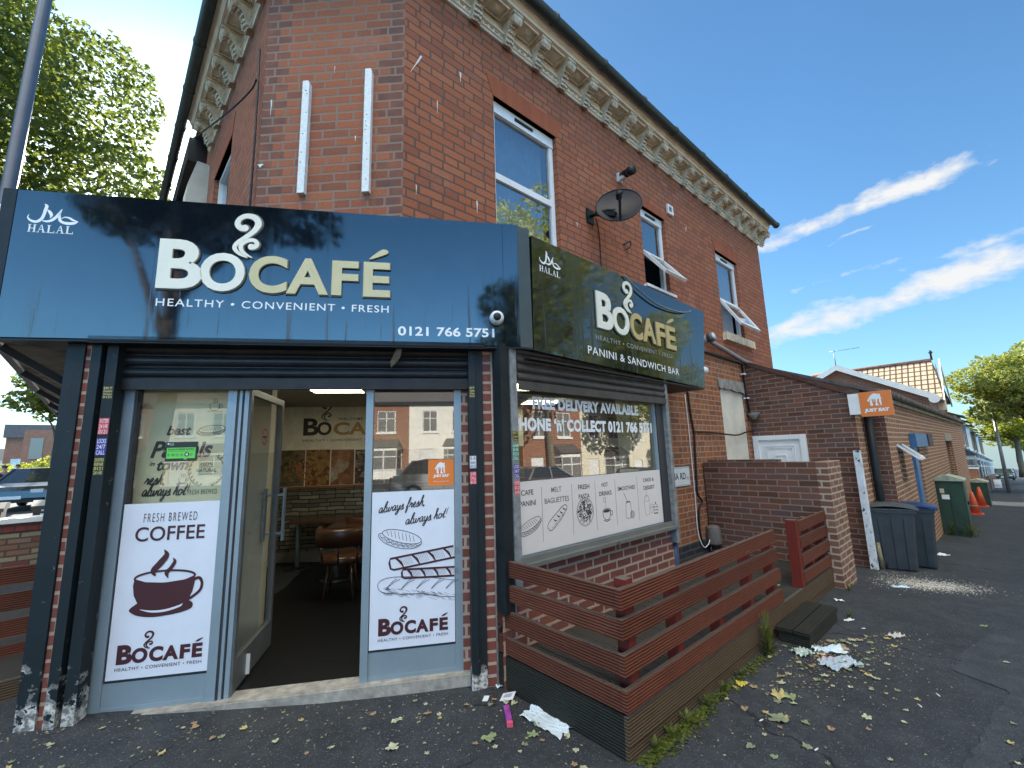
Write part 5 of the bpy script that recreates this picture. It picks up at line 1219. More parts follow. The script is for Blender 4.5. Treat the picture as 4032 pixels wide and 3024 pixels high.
# ------------------------------------------------------------------ fittings on the side wall
def build_fittings():
    # satellite dish
    c0 = (1.904, -1.05, 4.39); T = Thing('satellite_dish', 'oval black satellite dish on the side wall between the upstairs windows', 'satellite dish', RR, (1.86, WD, 4.38))
    ea, ee, er = math.radians(-53.7), math.radians(18.9), math.radians(-34); n = Vector((math.sin(ea)*math.cos(ee), math.cos(ea)*math.cos(ee), math.sin(ee))); y0 = (Vector((0, 0, 1))-n*n.z).normalized(); x0 = y0.cross(n); ax = x0*math.cos(er)+y0*math.sin(er); ay = y0*math.cos(er)-x0*math.sin(er)
    if ay.z < 0: ay = -ay
    C = Vector(c0); b = B(); vs = []; fs = []; N = 40
    for ri in range(7):
        r = ri/6
        for k in range(N):
            a = 2*PI*k/N; vs.append(C+ax*(.262*r*math.cos(a))+ay*(.255*r*math.sin(a))+n*(.045*r*r-.045))
    for ri in range(6):
        for k in range(N): fs.append((ri*N+k, ri*N+(k+1) % N, ri*N+N+(k+1) % N, ri*N+N+k))
    b.add(vs, fs, True)
    T.part('reflector', b, mat('dish_black', (.012, .010, .016), .45, var=.12, vs=3, spec=.25))
    rim = B().tube([C+ax*(.262*math.cos(2*PI*k/N))+ay*(.255*math.sin(2*PI*k/N)) for k in range(N+1)], .008, 6); T.part('rim', rim, BLK_P)
    foot = C-y0*.235+n*(-.01); lnb = C+n*.20-y0*.06+x0*.0
    T.part('arm', B().bar(foot, lnb, .028, .035), BLK_P); T.part('receiver', B().tube([lnb+y0*.02, lnb-n*.10+y0*.05], .032, 12).tube([lnb+ax*.04, lnb-ax*.04], .02, 8), BLK_P)
    m = B().tube([(1.80, WD+.02, 4.36), (1.82, WD+.25, 4.34), tuple(C-n*.09)], .022, 10); m.box(1.74, 1.86, WD, WD+.02, 4.27, 4.45); m.bar((1.80, WD+.1, 4.36), (1.84, WD+.34, 4.25), .05); T.part('mount', m, BLK_P)
    def cable(lab, pts, r, m=BLK_P, fr=RR, name='cable', n=6, grp=None):
        return single(name, lab, name.replace('_', ' '), B().tube(cat(pts, 5) if n > 1 else pts, r, 6), m, fr, pts[0], grp)
    cable('thin black aerial cable hanging down the wall from the satellite dish', [(1.90, WD+.02, 4.38), (1.965, WD+.008, 4.2), (1.965, WD+.008, 3.9), (1.97, WD+.008, 3.3)], .006)
    cable('short bent black wire stub left of the narrow upstairs window', [(2.46, WD+.02, 4.21), (2.56, WD+.05, 4.27), (2.565, WD+.05, 4.21), (2.50, WD+.03, 4.15)], .011)
    cable('thick black cable looping down the wall beside the street name plate', [(3.80, WD+.02, 2.42), (3.83, WD+.02, 2.06), (3.875, WD+.02, 1.84), (3.87, WD+.02, 1.70), (3.82, WD+.02, 1.2), (3.81, WD+.02, .99), (3.88, WD+.03, .90), (3.89, WD+.03, .85), (3.80, WD+.02, .76), (3.78, WD+.02, .46), (3.83, WD+.04, .29), (3.93, WD+.05, .33)], .014)
    cable('thin white cable running down beside the black one', [(3.72, WD+.015, 2.35), (3.74, WD+.015, 1.8), (3.74, WD+.015, 1.0), (3.72, WD+.02, .5), (3.76, WD+.06, .30), (3.90, WD+.07, .33), (3.96, WD+.06, .42)], .006, WHITE_L)
    cable('black cable drooping across the cream panel to the outbuilding', [(3.88, WD+.02, 1.83), (4.4, WD+.02, 1.825), (4.88, WD+.04, 1.80), (5.3, WD+.05, 1.79), (5.77, WD+.03, 1.85), (6.04, WD+.03, 1.86)], .013)
    cable('grey green wire sagging over the top edge of the side fascia', [SR_RR(1.35, .015, 3.385), SR_RR(1.6, .03, 3.28), SR_RR(2.0, .03, 3.20), SR_RR(2.5, .03, 3.22), SR_RR(2.8, .02, 3.30), SR_RR(2.95, -.1, 3.40)], .009, mat('grey_wire', (.16, .19, .17), .5))
    cable('black cable hanging in front of the main road wall beside the chamfer', [LL_RR(-.11, .03, 5.2), LL_RR(-.07, .03, 4.86), LL_RR(-.05, .03, 4.5), LL_RR(-.03, .03, 4.14), LL_RR(-.03, .03, 3.3)], .009)
    cable('black wire slung from the main road wall across to the cornice', [LL_RR(-.10, .04, 4.88), LL_RR(-.36, .04, 4.94), LL_RR(-.9, .14, 5.0), LL_RR(-1.98, .30, 5.29)], .008)
    # soil vent, waste pipes
    T = Thing('vent_pipe', 'grey vent pipe stub poking from the wall at the end of the side fascia', 'pipe', RR, (3.9, WD, 3.08))
    T.part('pipe', B().tube([(3.95, WD-.05, 3.06), (3.95, WD+.36, 3.14)], .055, 16), mat('grey_pipe', (.25, .23, .22), .5)); T.part('cap', B().tube([(3.95, WD+.33, 3.134), (3.95, WD+.40, 3.148)], .072, 18), mat('dark_grey_cap', (.09, .095, .10), .5))
    T.part('end_disc', B().tube([(3.95, WD+.395, 3.147), (3.95, WD+.408, 3.150)], .055, 18), mat('pale_grey_disc', (.5, .5, .5), .5))
    cable('sloping grey waste pipe running to the outbuilding roof', [(4.45, WD+.06, 3.30), (4.75, WD+.06, 3.235), (5.2, WD+.06, 3.18), (5.8, WD+.06, 3.10), (6.6, WD+.06, 3.03)], .036, mat('grey_pipe', (.25, .23, .22)), name='waste_pipe', n=1)
    T = Thing('downpipe', 'thin black waste pipe turning down beside the cream panel', 'pipe', RR, (5.84, WD+.04, 2.1))
    T.part('pipe', B().tube([(4.30, WD+.04, 3.06), (5.40, WD+.04, 3.05), (5.84, WD+.04, 3.045), (5.87, WD+.04, 2.55), (5.90, WD+.05, 2.15)], .021, 10), BLK_P)
    T.part('clip', B().box(5.83, 5.90, WD, WD+.07, 2.84, 2.865), PVC); T.part('clip', B().box(5.86, 5.93, WD, WD+.07, 2.42, 2.445), PVC); T.part('hopper', B().lathe((5.95, WD+.1, 2.06), [(.03, 0), (.10, .1), (.10, .11)], 10), mat('clear_hopper', (.22, .22, .21), .3))
    # camera and vent above
    T = Thing('security_camera', 'black camera on a white bracket high above the satellite dish', 'camera', RR, (2.50, WD, 5.15))
    T.part('bracket', B().box(2.44, 2.53, WD, WD+.03, 5.10, 5.22).bar((2.48, WD+.02, 5.14), (2.46, WD+.12, 5.12), .05), mat('white_plastic', (.66, .66, .65)))
    T.part('housing', B().tube([(2.52, WD+.03, 5.20), (2.43, WD+.21, 5.13)], .052, 14), BLK_P); T.part('lens_hood', B().tube([(2.435, WD+.20, 5.135), (2.405, WD+.26, 5.11)], .058, 14), BLK_P)
    T = Thing('air_vent', 'small square white air vent beside the narrow upstairs window arch', 'vent', RR, (3.79, WD, 5.12))
    T.part('frame', B().frame(3.715, 3.875, 5.125, 5.275, .03, WD, WD+.03), PVC); T.part('grille', B().box(3.745, 3.845, WD, WD+.012, 5.155, 5.245), mat('grille_grey', (.14, .14, .10), .7))
    # two white painted battens on the chamfer
    for x0, x1, z0, z1, lab in ((-.853, -.795, 3.715, 4.745, 'shorter white painted board screwed to the corner brickwork'), (-.320, -.262, 3.69, 4.815, 'taller white painted board nearer the corner edge')):
        t = Thing('timber_board', lab, 'board', CC, (x0, .02, z0), 'white boards on the corner brickwork')
        t.part('board', B().prism([(x0, z0), (x1, z0), (x1, z1-.02), (x1-.012, z1), (x0, z1)], .0, .042), mat('flaky_white_paint', (.66, .68, .66), .6, var=.12, vs=40, bump=.25, bs=70))
        s = B()
        for k in range(7): s.disc(x0+random.uniform(.015, .045), z0+.06+(z1-z0-.12)*random.random(), .005, .0425, 8)
        t.part('screw_holes', s, BLK_P)
    # bird droppings and paint runs on the bricks
    b = B()
    for fr, u, z, l, w, dd, tilt in ((CC, -1.14, 4.62, .15, .012, .008, 0), (CC, -.60, 4.90, .08, .006, .008, 0), (CC, -.40, 4.22, .05, .01, .008, 0), (CC, -1.20, 4.02, .03, .05, .008, 0), (RR, -.56, 5.05, .22, .018, WD+.01, .10), (RR, -.30, 4.70, .13, .01, WD+.01, 0), (RR, -.05, 5.15, .1, .02, WD+.01, 0), (RR, .12, 3.9, .12, .016, WD+.01, 0), (RR, 1.55, 4.2, .07, .012, WD+.01, 0), (RR, 4.25, 5.1, .10, .02, WD+.01, .05), (RR, -.5, 3.8, .09, .01, WD+.01, 0)):
        q = [fr.at(u+a+tilt*(1-c), dd, z-c*l) for a, c in ((-w*.5, 0), (w*.5, 0), (w*.6, .3), (w*.25, .6), (w*.12, 1), (-w*.1, 1), (-w*.2, .5))]
        b.add([(p[0], -p[1], p[2]) for p in q], [tuple(range(7))])
    single('paint_splash', 'white splashes and runs on the upper brickwork', 'paint marks', b, mat('chalky_white', (.62, .62, .58), .9), WF, (-.83, -3.1, 4.5), kind='stuff')
    # street name plate, meter box
    T = Thing('street_name_plate', 'white street name plate half hidden by the window rail, showing RIA RD 9', 'street sign', RR, (3.43, WD, 1.11))
    T.part('plate', B().prism(rrect(2.75, 1.112, 3.645, 1.357, .015), WD+.004, WD+.016), mat('enamel_white', (.62, .64, .62), .35, var=.08, vs=12))
    k = B(); k.text('VICTORIA RD', 2.80, 1.195, 3.53, 1.283, WD+.0175, .016); T.part('lettering', k, INK); T.part('district_number', B().text('9', 3.565, 1.175, 3.595, 1.225, WD+.0175, .015), mat('faded_red_print', (.40, .12, .07), .5))
    T.part('border', B().stroke([(p[0], p[1]) for p in rrect(2.762, 1.124, 3.633, 1.345, .01)], .005, WD+.0172, 1, True), mat('grey_print', (.17, .16, .155)))
    T = Thing('meter_cover', 'weathered grey cable cover at the foot of the wall beside the low brick wall', 'cover', RR, (4.0, WD, .22))
    T.part('cover', B().lathe((4.02, WD+.09, .30), [(.095, 0), (.10, .02), (.088, .2), (.075, .235), (.03, .25)], 16), mat('weathered_plastic', (.14, .125, .11), .8, var=.3, vs=20)); T.part('wires', B().tube(cat([(3.96, WD+.07, .30), (3.90, WD+.09, .22), (3.98, WD+.12, .24), (4.08, WD+.1, .21), (4.1, WD+.1, .32)], 5), .012, 6), BLK_P)
    # rag of torn board under the front fascia
    single('torn_scrap', 'brown torn scrap hanging under the front fascia above the shutter', 'scrap', B().add([(-.40, .15, 2.40), (-.36, .16, 2.40), (-.37, .15, 2.34), (-.395, .14, 2.30), (-.44, .13, 2.255), (-.445, .14, 2.30), (-.42, .15, 2.35)], [(0, 1, 2, 3, 4, 5, 6)]), mat('brown_bark', (.12, .09, .055), .9, var=.4, vs=40), FF, (-.4, .15, 2.3))
def SR_RR(u, d, z): p = SR.at(u, d); q = RR.loc(p); return (q[0], q[1], z)
def LL_RR(u, d, z): p = LL.at(u, d); q = RR.loc(p); return (q[0], q[1], z)
build_fittings()

# ------------------------------------------------------------------ decking, railings, step
DZ = .211
def board(b, p, q, w, h, skew=0):
    b.bar(p, q, w, h)
def plank(u0, u1, d0, d1, z0, z1, seed, along='u'):
    R = random.Random(seed); b = B(); L = (u1-u0) if along == 'u' else (d1-d0); n = max(6, int(L/.07)); vs = []; fs = []; bow = R.uniform(-.006, .006); dr = R.uniform(-.004, .004)
    for i in range(n+1):
        k = i/n; o = bow*math.sin(PI*k)+dr*(k-.5); a = R.uniform(-.0016, .0016)+(R.uniform(-.006, 0) if R.random() < .05 else 0); c = R.uniform(-.0016, .0016); q = R.uniform(-.0008, .0008)
        if along == 'u': u = u0+L*k; vs += [(u, d0, z0+o+c), (u, d1+q, z0+o+c), (u, d1+q, z1+o+a), (u, d0, z1+o+a)]
        else: d = d0+L*k; vs += [(u0-q, d, z0+o+c), (u1, d, z0+o+c), (u1, d, z1+o+a), (u0-q, d, z1+o+a)]
        if i: fs += [((i-1)*4+j, (i-1)*4+(j+1) % 4, i*4+(j+1) % 4, i*4+j) for j in range(4)]
    fs += [(0, 1, 2, 3), tuple(4*n+j for j in (3, 2, 1, 0))]
    return b.add(vs, fs)
def screws(T, us, zs, d):
    b = B()
    for u in us:
        for z in zs:
            for o in (-.03, .03): b.disc(u+random.uniform(-.006, .006), z-.052+o, .0045, d, 8)
    T.part('screws', b, mat('rusty_screw', (.06, .035, .025), .6, .4))
def build_deck():
    T = Thing('decking', 'weathered timber decking platform along the side wall', 'decking', RR, (2.1, 0, 0))
    b = B(); u = .03
    while u < 4.05:
        b.box(u, min(u+.118, 4.06), -1.38 if u > 2.4 else -.99, -.03, DZ-.028, DZ-random.uniform(0, .002)); u += .124
    T.part('deck_boards', b, WOOD_DECK)
    f = B().box(0, 4.055, -.028, 0, .075, DZ+.004).box(0, 4.055, -.034, -.010, -.06, .070); T.part('fascia_board', f, WOOD_FASC)
    T.part('fascia_board', B().box(-.0, .028, -1.22, -.030, -.02, DZ+.003), WOOD_FASC_D, label='dark greenish board on the short front end')
    rails_z = (.845, .688, .510, .336)
    F = Thing('railing', 'red stained corner railing of four grooved boards around the near end of the decking', 'railing', RR, (.03, 0, DZ), 'red stained railings')
    for i, z in enumerate(rails_z):
        F.part('rail', plank(.0, 2.385+.012*i, -.034, 0, z-.104, z, 60+i), WOOD_RED)
    for i, z in enumerate(rails_z):
        F.part('rail', plank(.002, .034, -1.09-.004*i, -.036, z-.107, z-.002, 70+i, 'd'), WOOD_RED)
    for u in (.10, .62, 1.22, 1.80, 2.33):
        F.part('post', B().box(u, u+.075, -.112, -.0365, DZ, .87 if u < .2 else .79), WOOD_RED_V)
    F.part('post', B().box(.036, .11, -1.08, -1.0, DZ, .90), WOOD_RED_V)
    screws(F, (.14, .66, 1.26, 1.84, 2.35), rails_z, .0015)
    G = Thing('railing', 'shorter red stained railing panel at the far end of the decking beside the brick wall', 'railing', RR, (3.5, 0, DZ), 'red stained railings')
    for i, z in enumerate((.835, .675, .51, .345)): G.part('rail', plank(3.075, 4.055, -.034, 0, z-.104, z, 80+int(z*100)), WOOD_RED)
    G.part('post', B().box(2.985, 3.07, -.095, -.005, DZ, .855), WOOD_RED_V)
    for u in (3.50, 3.95): G.part('post', B().box(u, u+.075, -.112, -.0365, DZ, .82), WOOD_RED_V)
    H = Thing('railing', 'dark red railing crossing the decking left of the shop by the main road', 'railing', L2, (-.9, -.3, DZ), 'red stained railings')
    for z in (.85, .66, .47, .29): H.part('rail', B().box(-1.02, -.985, -.62, .75, z-.125, z), WOOD_RED)
    for d in (-.5, .1, .65): H.part('post', B().box(-1.10, -1.022, d-.04, d+.04, 0, .83), WOOD_RED_V)
    S = Thing('decking', 'small weathered decking strip left of the shop by the main road', 'decking', L2, (-1.5, 0, 0))
    S.part('deck_boards', B().box(-2.6, -.42, -.62, .80, .15, DZ), WOOD_DECK); S.part('fascia_board', B().box(-.42, -.39, -.62, .80, -.02, DZ+.01), WOOD_FASC)
    st = Thing('step_block', 'low weathered timber step in front of the gap in the railing', 'step', RR, (2.5, .15, 0))
    b = B()
    for i in range(2): b.box(2.10+.001, 2.95, .02+.125*i, .137+.125*i, .085, .112)
    st.part('tread', b, WOOD_FASC_D); st.part('base', B().box(2.115, 2.935, .03, .255, -.01, .084), WOOD_FASC_D)
build_deck()

# ------------------------------------------------------------------ low wall, outbuilding and garage row
def build_yard():
    T = Thing('brick_wall', 'low dark brick yard wall ending in a pier beside the decking', 'wall', RR, (4.15, -.6, 0))
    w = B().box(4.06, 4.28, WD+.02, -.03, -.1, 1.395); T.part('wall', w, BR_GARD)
    T.part('coping', B().box(4.055, 4.17, -1.3, -.42, 1.396, 1.43), BR_GARD)
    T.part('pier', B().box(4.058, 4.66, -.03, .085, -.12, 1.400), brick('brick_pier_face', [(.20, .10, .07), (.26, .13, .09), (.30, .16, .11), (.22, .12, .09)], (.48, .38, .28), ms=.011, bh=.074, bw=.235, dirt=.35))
    y = Thing('outbuilding', 'long low brick outbuilding with lean to roof and shuttered door along the side street', 'building', RR, (12, 0, -.4))
    # lean-to end facing the yard
    e = B(); e.add([(6.05, WD, -.6), (6.05, .06, -.6), (6.05, .06, 2.32), (6.05, WD, 3.05)], [(0, 1, 2, 3)])
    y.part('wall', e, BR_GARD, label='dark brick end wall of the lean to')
    y.part('coping', B().prism([(WD, 3.05), (.06, 2.32), (.06, 2.395), (WD, 3.125)], 6.03, 6.20, 'u'), brick('brick_coping', [(.12, .05, .04), (.17, .07, .05), (.14, .07, .06)], (.10, .08, .07), bw=.23, bh=.2, dirt=.4))
    y.part('roof', B().prism([(WD, 3.10), (.40, 2.36), (.40, 2.31), (WD, 3.05)], 6.2, 24.6, 'u'), SLATE)
    s = B().wall(6.05, 6.75, -.8, 2.36, .06, [], .05); y.part('wall', s, BR_YARD)
    y.part('wall', B().quad((6.75, .06, -.8), (6.75, .30, -.8), (6.75, .30, 2.3), (6.75, .06, 2.3)), BR_GARD)
    g = B().wall(6.75, 24.6, -1.6, 2.28, .30, [(9.4, 10.1, -.5, 1.50), (7.46, 8.0, .95, 1.56), (16.3, 18.6, -1.2, 1.60)], .16)
    y.part('wall', g, BR_YARD, label='long sunless street wall')
    y.part('blocked_door', B().quad((16.3, .17, -1.2), (18.6, .17, -1.2), (18.6, .17, 1.6), (16.3, .17, 1.6)), BR_GARD); y.part('lintel', B().box(16.2, 18.7, .17, .315, 1.60, 1.82), mat('concrete_lintel', (.28, .25, .20), .9, var=.3, vs=8, bump=.3))
    fl = B().box(6.75, 24.6, .28, .36, 2.235, 2.30); y.part('verge', fl, mat('mossy_mortar', (.25, .23, .16), .9, var=.5, vs=5, bump=.6, bs=20))
    # pantile edge along the eaves
    tl = B(); u = 6.8
    while u < 24.4:
        tl.tube([(u, .05, 2.47), (u, .43, 2.335)], [.055, .065], 6); u += .17
    y.part('eaves_tiles', tl, mat('dark_tiles', (.09, .075, .06), .8, var=.7, vs=6, bump=.4))
    gt = B().tube([(6.07, .12, 2.30), (6.75, .12, 2.295)], .04, 10); y.part('gutter', gt, GUT); y.part('downpipe', B().tube([(6.53, .13, 2.3), (6.53, .13, -.3)], .055, 10), BLK)
    y.part('corrugated_door', corr(9.4, 10.1, .25, -.5, 1.5), mat('galvanised', (.36, .36, .34), .5, .5, var=.3, vs=6))
    y.part('door_frame', B().box(8.95, 9.35, .30, .345, -.6, 1.50).box(8.95, 10.7, .305, .40, 1.50, 1.76), mat('blue_paint', (.035, .12, .26), .5, var=.2, vs=4, bump=.1))
    y.part('shutter_motor_box', B().box(10.7, 11.5, .305, .42, 1.50, 1.76), mat('rusty_black', (.05, .035, .035), .7, var=.6, vs=8))
    w = y.part('window', B().frame(7.46, 8.0, .95, 1.56, .05, .15, .2), PVC)
    y.part('pane', B().quad((7.5, .17, 1.0), (7.96, .17, 1.0), (7.96, .17, 1.52), (7.5, .17, 1.52)), ROOMD, w)
    sv = B(); 
    sv.bar((7.46, .3, 1.56), (7.46, .55, 1.33), .035); sv.bar((8.0, .3, 1.56), (8.0, .55, 1.33), .035); sv.bar((7.46, .55, 1.33), (8.0, .55, 1.33), .035)
    y.part('open_sash', sv, PVC, w); y.part('pane', B().quad((7.46, .31, 1.555), (8, .31, 1.555), (8, .54, 1.335), (7.46, .54, 1.335)), GLASS_UP, w)
    # white back door in the lean-to end
    fr = B(); 
    def fbox(b, d0, d1, z0, z1, t0, t1): b.box(6.05-t1, 6.05-t0, d0, d1, z0, z1)
    fbox(fr, -1.385, -.60, 1.70, 1.775, .0, .05); fbox(fr, -1.385, -1.30, -.2, 1.70, .0, .05); fbox(fr, -.685, -.60, -.2, 1.70, 0, .05)
    dr = y.part('back_door', fr, PVC, label='white panelled plastic back door')
    lf = B(); fbox(lf, -1.30, -.685, -.2, 1.70, -.0, .02); y.part('leaf', lf, PVC, dr)
    pn = B()
    for o in (.0, .035): 
        for q in ((-1.22+o, -.765-o, 1.59-o, 1.605-o), (-1.22+o, -1.205+o, .6, 1.59-o), (-.78-o, -.765-o, .6, 1.59-o)): fbox(pn, q[0], q[1], q[2], q[3], .02, .032)
    fbox(pn, -1.08, -.90, 1.435, 1.45, .02, .03); fbox(pn, -1.08, -1.065, 1.2, 1.435, .02, .03); fbox(pn, -.915, -.90, 1.2, 1.435, .02, .03)
    y.part('panel_moulding', pn, PVC, dr)
    # peeling white post at the corner
    T = Thing('timber_post', 'peeling white painted timber post on the outbuilding corner', 'post', RR, (5.95, .05, -.16))
    T.part('post', B().box(5.90, 6.0, .0, .075, -.2, 1.50).box(5.885, 5.90, .0, .075, -.2, 1.46), WHITE_PEEL)
    T = Thing('wooden_stake', 'short mossy wooden stake leaning on the outbuilding corner', 'stake', RR, (6.02, .10, -.17)); T.part('stake', B().tube([(6.04, .11, -.18), (6.0, .10, .20)], [.03, .022], 8), mat('mossy_wood', (.20, .17, .10), .9, var=.4, vs=12, bump=.4))
    # projecting delivery sign
    T = Thing('projecting_sign', 'orange and white projecting food delivery sign on the outbuilding corner', 'sign', RR, (6.03, .07, 2.0))
    T.part('white_panel', B().box(6.0, 6.03, .015, .148, 2.025, 2.335), PVC)
    T.part('orange_panel', B().box(5.995, 6.035, .148, .515, 1.985, 2.345), ORANGE)
    k = B(); t2 = Frame(*RR.at(5.994, 0)[:2], 138.6)
    k2 = B(); eat_logo(k2, .330, 2.135, .165, .001, ORANGE); k2.text('JUST EAT', .192, 2.036, .474, 2.098, .001, .07, .1)
    for p in k2.v: 
        q = RR.loc(t2.at(p[0], p[1], p[2])); k.v.append(q)
    k.f, k.smooth = k2.f, k2.smooth
    T.part('print', k, WHITE_L)
def corr(u0, u1, d, z0, z1):
    b = B(); n = int((z1-z0)/.02); vs = []; fs = []
    for i in range(n+1):
        z = z0+(z1-z0)*i/n; dd = d+.018*math.sin(i*2*PI/4.5)
        vs += [(u0, dd, z), (u1, dd, z)]
        if i: fs.append((2*i-2, 2*i-1, 2*i+1, 2*i))
    return b.add(vs, fs, True)
build_yard()

# ------------------------------------------------------------------ bins, cabinets, cones
def build_street_things():
    dark = mat('bin_plastic', (.030, .038, .045), .5, var=.25, vs=5, bump=.06, bs=50); lidm = mat('bin_lid_plastic', (.055, .062, .068), .5, var=.2); bluel = mat('blue_lid', (.015, .035, .11), .28)
    def bin_(u, d, ang, lid, lab, open_=False):
        fr0 = RR.at(u, d); f = Frame(fr0[0], fr0[1], 48.6+ang); z0 = zg(u); T = Thing('wheelie_bin', lab, 'bin', f, (0, 0, z0), 'wheelie bins by the outbuilding')
        b = B(); H = .80
        secs = [(0, .19, -.20, .22), (.02, .20, -.21, .23), (H*.5, .215, -.225, .255), (H, .235, -.245, .29)]
        vs = []; fs = []
        for z, w, a, c in secs:
            for x, y in ((-w, a), (w, a), (w, c-.03), (w-.03, c), (-w+.03, c), (-w, c-.03)): vs.append((x, y, z0+z+.02))
        for i in range(3): fs += [(i*6+k, i*6+(k+1) % 6, i*6+6+(k+1) % 6, i*6+6+k) for k in range(6)]
        fs += [tuple(range(6)), tuple(range(18, 24))]
        b.add(vs, fs); b.box(-.245, .245, -.255, .30, z0+H+.0, z0+H+.045)
        for s in (-1, 1):      # moulded side ribs
            for y_ in (-.10, .03, .15): b.bar((s*.200, y_, z0+.04), (s*.231, y_*1.1, z0+H-.08), .03, .035, up=(0, 1, 0))
        for x in (-.09, .09): b.bar((x, .222, z0+.04), (x, .272, z0+H-.1), .05, .008)
        T.part('body', b, dark)
        l = B(); vs = []; fs = []; n = 9
        for i in range(n):
            t = i/(n-1); y_ = -.29+.62*t; zz = z0+H+.05+.055*math.sin(PI*(t*.9+.05))
            for x, o in ((-.26, -.012), (-.22, .012), (0, .02), (.22, .012), (.26, -.012)): vs.append((x, y_, zz+o))
            if i: fs += [((i-1)*5+k, i*5+k, i*5+k+1, (i-1)*5+k+1) for k in range(4)]
        l.add(vs, fs, True); l.box(-.255, .255, -.30, .33, z0+H+.042, z0+H+.056); T.part('lid', l, lid)
        T.part('handle', B().tube([(-.2, -.33, z0+H), (.2, -.33, z0+H)], .016, 8).bar((-.2, -.33, z0+H), (-.2, -.25, z0+H-.02), .02).bar((.2, -.33, z0+H), (.2, -.25, z0+H-.02), .02), dark)
        for s in (-1, 1): T.part('wheel', B().tube([(s*.21, -.19, z0+.10), (s*.255, -.19, z0+.10)], .10, 18), BLK_P).name
        return T
    bin_(6.32, .20, -14, lidm, 'dark grey wheelie bin with a black lid, nearer of the two by the wall')
    bin_(6.86, .37, -6, bluel, 'dark wheelie bin with a glossy blue lid behind the other bin')
    grn = mat('cabinet_green', (.018, .045, .026), .5, var=.35, vs=4, bump=.08); grt = mat('cabinet_roof_pale', (.30, .34, .26), .8, var=.3, vs=9)
    def cabinet(u, d, w, dp, h, lab, sticker):
        z0 = zg(u); T = Thing('utility_cabinet', lab, 'cabinet', RR, (u, d, z0), 'green street cabinets')
        b = B().box(u-dp/2, u+dp/2, d-w/2, d+w/2, z0-.1, z0+h); b.box(u-dp/2-.012, u-dp/2, d-w*.40, d-w*.04, z0+.1, z0+h-.14); b.box(u-dp/2-.012, u-dp/2, d+w*.04, d+w*.40, z0+.1, z0+h-.14)
        T.part('body', b, grn)
        T.part('roof', B().prism([(d-w/2-.03, z0+h), (d, z0+h+.10), (d+w/2+.03, z0+h), (d+w/2+.03, z0+h-.03), (d-w/2-.03, z0+h-.03)], u-dp/2-.03, u+dp/2+.03, 'u'), grt)
        if sticker:
            T.part('warning_label', B().box(u-dp/2-.016, u-dp/2-.0125, d-w*.28, d-w*.14, z0+h-.30, z0+h-.20), mat('label_cream', (.6, .5, .35))); T.part('notice', B().box(u-dp/2-.016, u-dp/2-.0125, d-w*.25, d+w*.0, z0+h-.43, z0+h-.33), WHITE_L)
        T.part('handle', B().box(u-.1, u+.02, d+w/2, d+w/2+.03, z0+h*.55, z0+h*.6), BLK_P)
    cabinet(12.1, .50, .50, .7, 1.22, 'large green metal street cabinet with a pitched lid and white notice', True)
    cabinet(24.2, .50, .55, .8, .95, 'smaller green street cabinet behind the traffic cones', False)
    def cone(u, d, h, band, lab):
        z0 = zg(u); T = Thing('traffic_cone', lab, 'traffic cone', RR, (u, d, z0), 'traffic cones by the green cabinets')
        T.part('base', B().box(u-.19, u+.19, d-.19, d+.19, z0, z0+.04), mat('cone_orange', (.62, .10, .035), .5, var=.15)); T.part('cone', B().lathe((u, d, z0+.04), [(.15, 0), (.035, h-.04), (.025, h-.03)], 16), mat('cone_orange', (.62, .10, .035)))
        if band: T.part('band', B().lathe((u, d, z0+h*.38), [(.112, 0), (.067, h*.30)], 16), WHITE_L)
    cone(18.7, .52, .70, True, 'traffic cone with a broad white band'); cone(23.1, .53, .74, False, 'plain faded orange traffic cone')
    # garden wall stub, low garden walls and white board further down
    T = Thing('brick_wall', 'bright orange brick garden wall stub with a white top at the end of the long wall', 'wall', RR, (28.8, .1, -.9)); T.part('wall', B().box(29.0, 29.2, -.8, .42, -1.9, .20), brick('brick_orange', [(.42, .12, .06), (.5, .16, .08)], (.4, .3, .2), bump=.2)); T.part('coping', B().box(28.96, 29.24, -.8, .46, .201, .27), RENDER_W)
    for i in range(5):
        u = 33+i*6; T = Thing('garden_wall', f'low garden wall of terrace garden, number {i+1} along from the orange wall' if False else ['low brown garden wall nearest the orange brick stub', 'second low garden wall with a white sign board against it', 'third low garden wall along the terrace', 'fourth low garden wall along the terrace', 'low garden wall farthest down the terrace'][i], 'wall', RR, (u, .4, zg(u)), 'low garden walls along the terrace'); T.part('wall', B().box(u-2.2, u+2.2, .2, .42, zg(u)-.4, zg(u)+.85), BR_GARD)
    single('sign_board', 'small white sign board leaning on the second garden wall', 'sign', B().box(48.9, 48.95, .42, .82, zg(49)-.1, zg(49)+.62).box(48.84, 48.9, .46, .78, zg(49)+.2, zg(49)+.45), PVC, RR, (48.9, .7, zg(49)))
    # lamp posts
    T = Thing('lamp_post', 'tall blue grey lamp post column at the far left', 'lamp post', WF, (-8.2, -6.35, 0))
    T.part('column', B().tube([(-8.2, -6.35, -.1), (-8.2, -6.35, 1.2), (-8.2, -6.35, 1.25), (-8.05, -6.35, 10.5)], [.14, .14, .105, .085], 14), mat('blue_grey_paint', (.035, .055, .085), .5, var=.15)); T.part('fuse_tag', B().box(-8.10, -8.04, -6.27, -6.22, 5.6, 5.75), PVC)
    T = Thing('lamp_post', 'pale street lamp post beside the right hand tree', 'lamp post', RR, (39, 1.2, zg(39))); z0 = zg(39)
    T.part('column', B().tube([(39, 1.2, z0), (39, 1.2, z0+5.6)], [.10, .06], 10), mat('galvanised', (.36, .36, .34))); T.part('lamp_head', B().tube([(39, 1.15, z0+5.6), (38.9, 1.9, z0+5.75)], .06, 8).box(38.75, 39.05, 1.7, 2.3, z0+5.68, z0+5.80), mat('lamp_grey', (.45, .45, .43)))
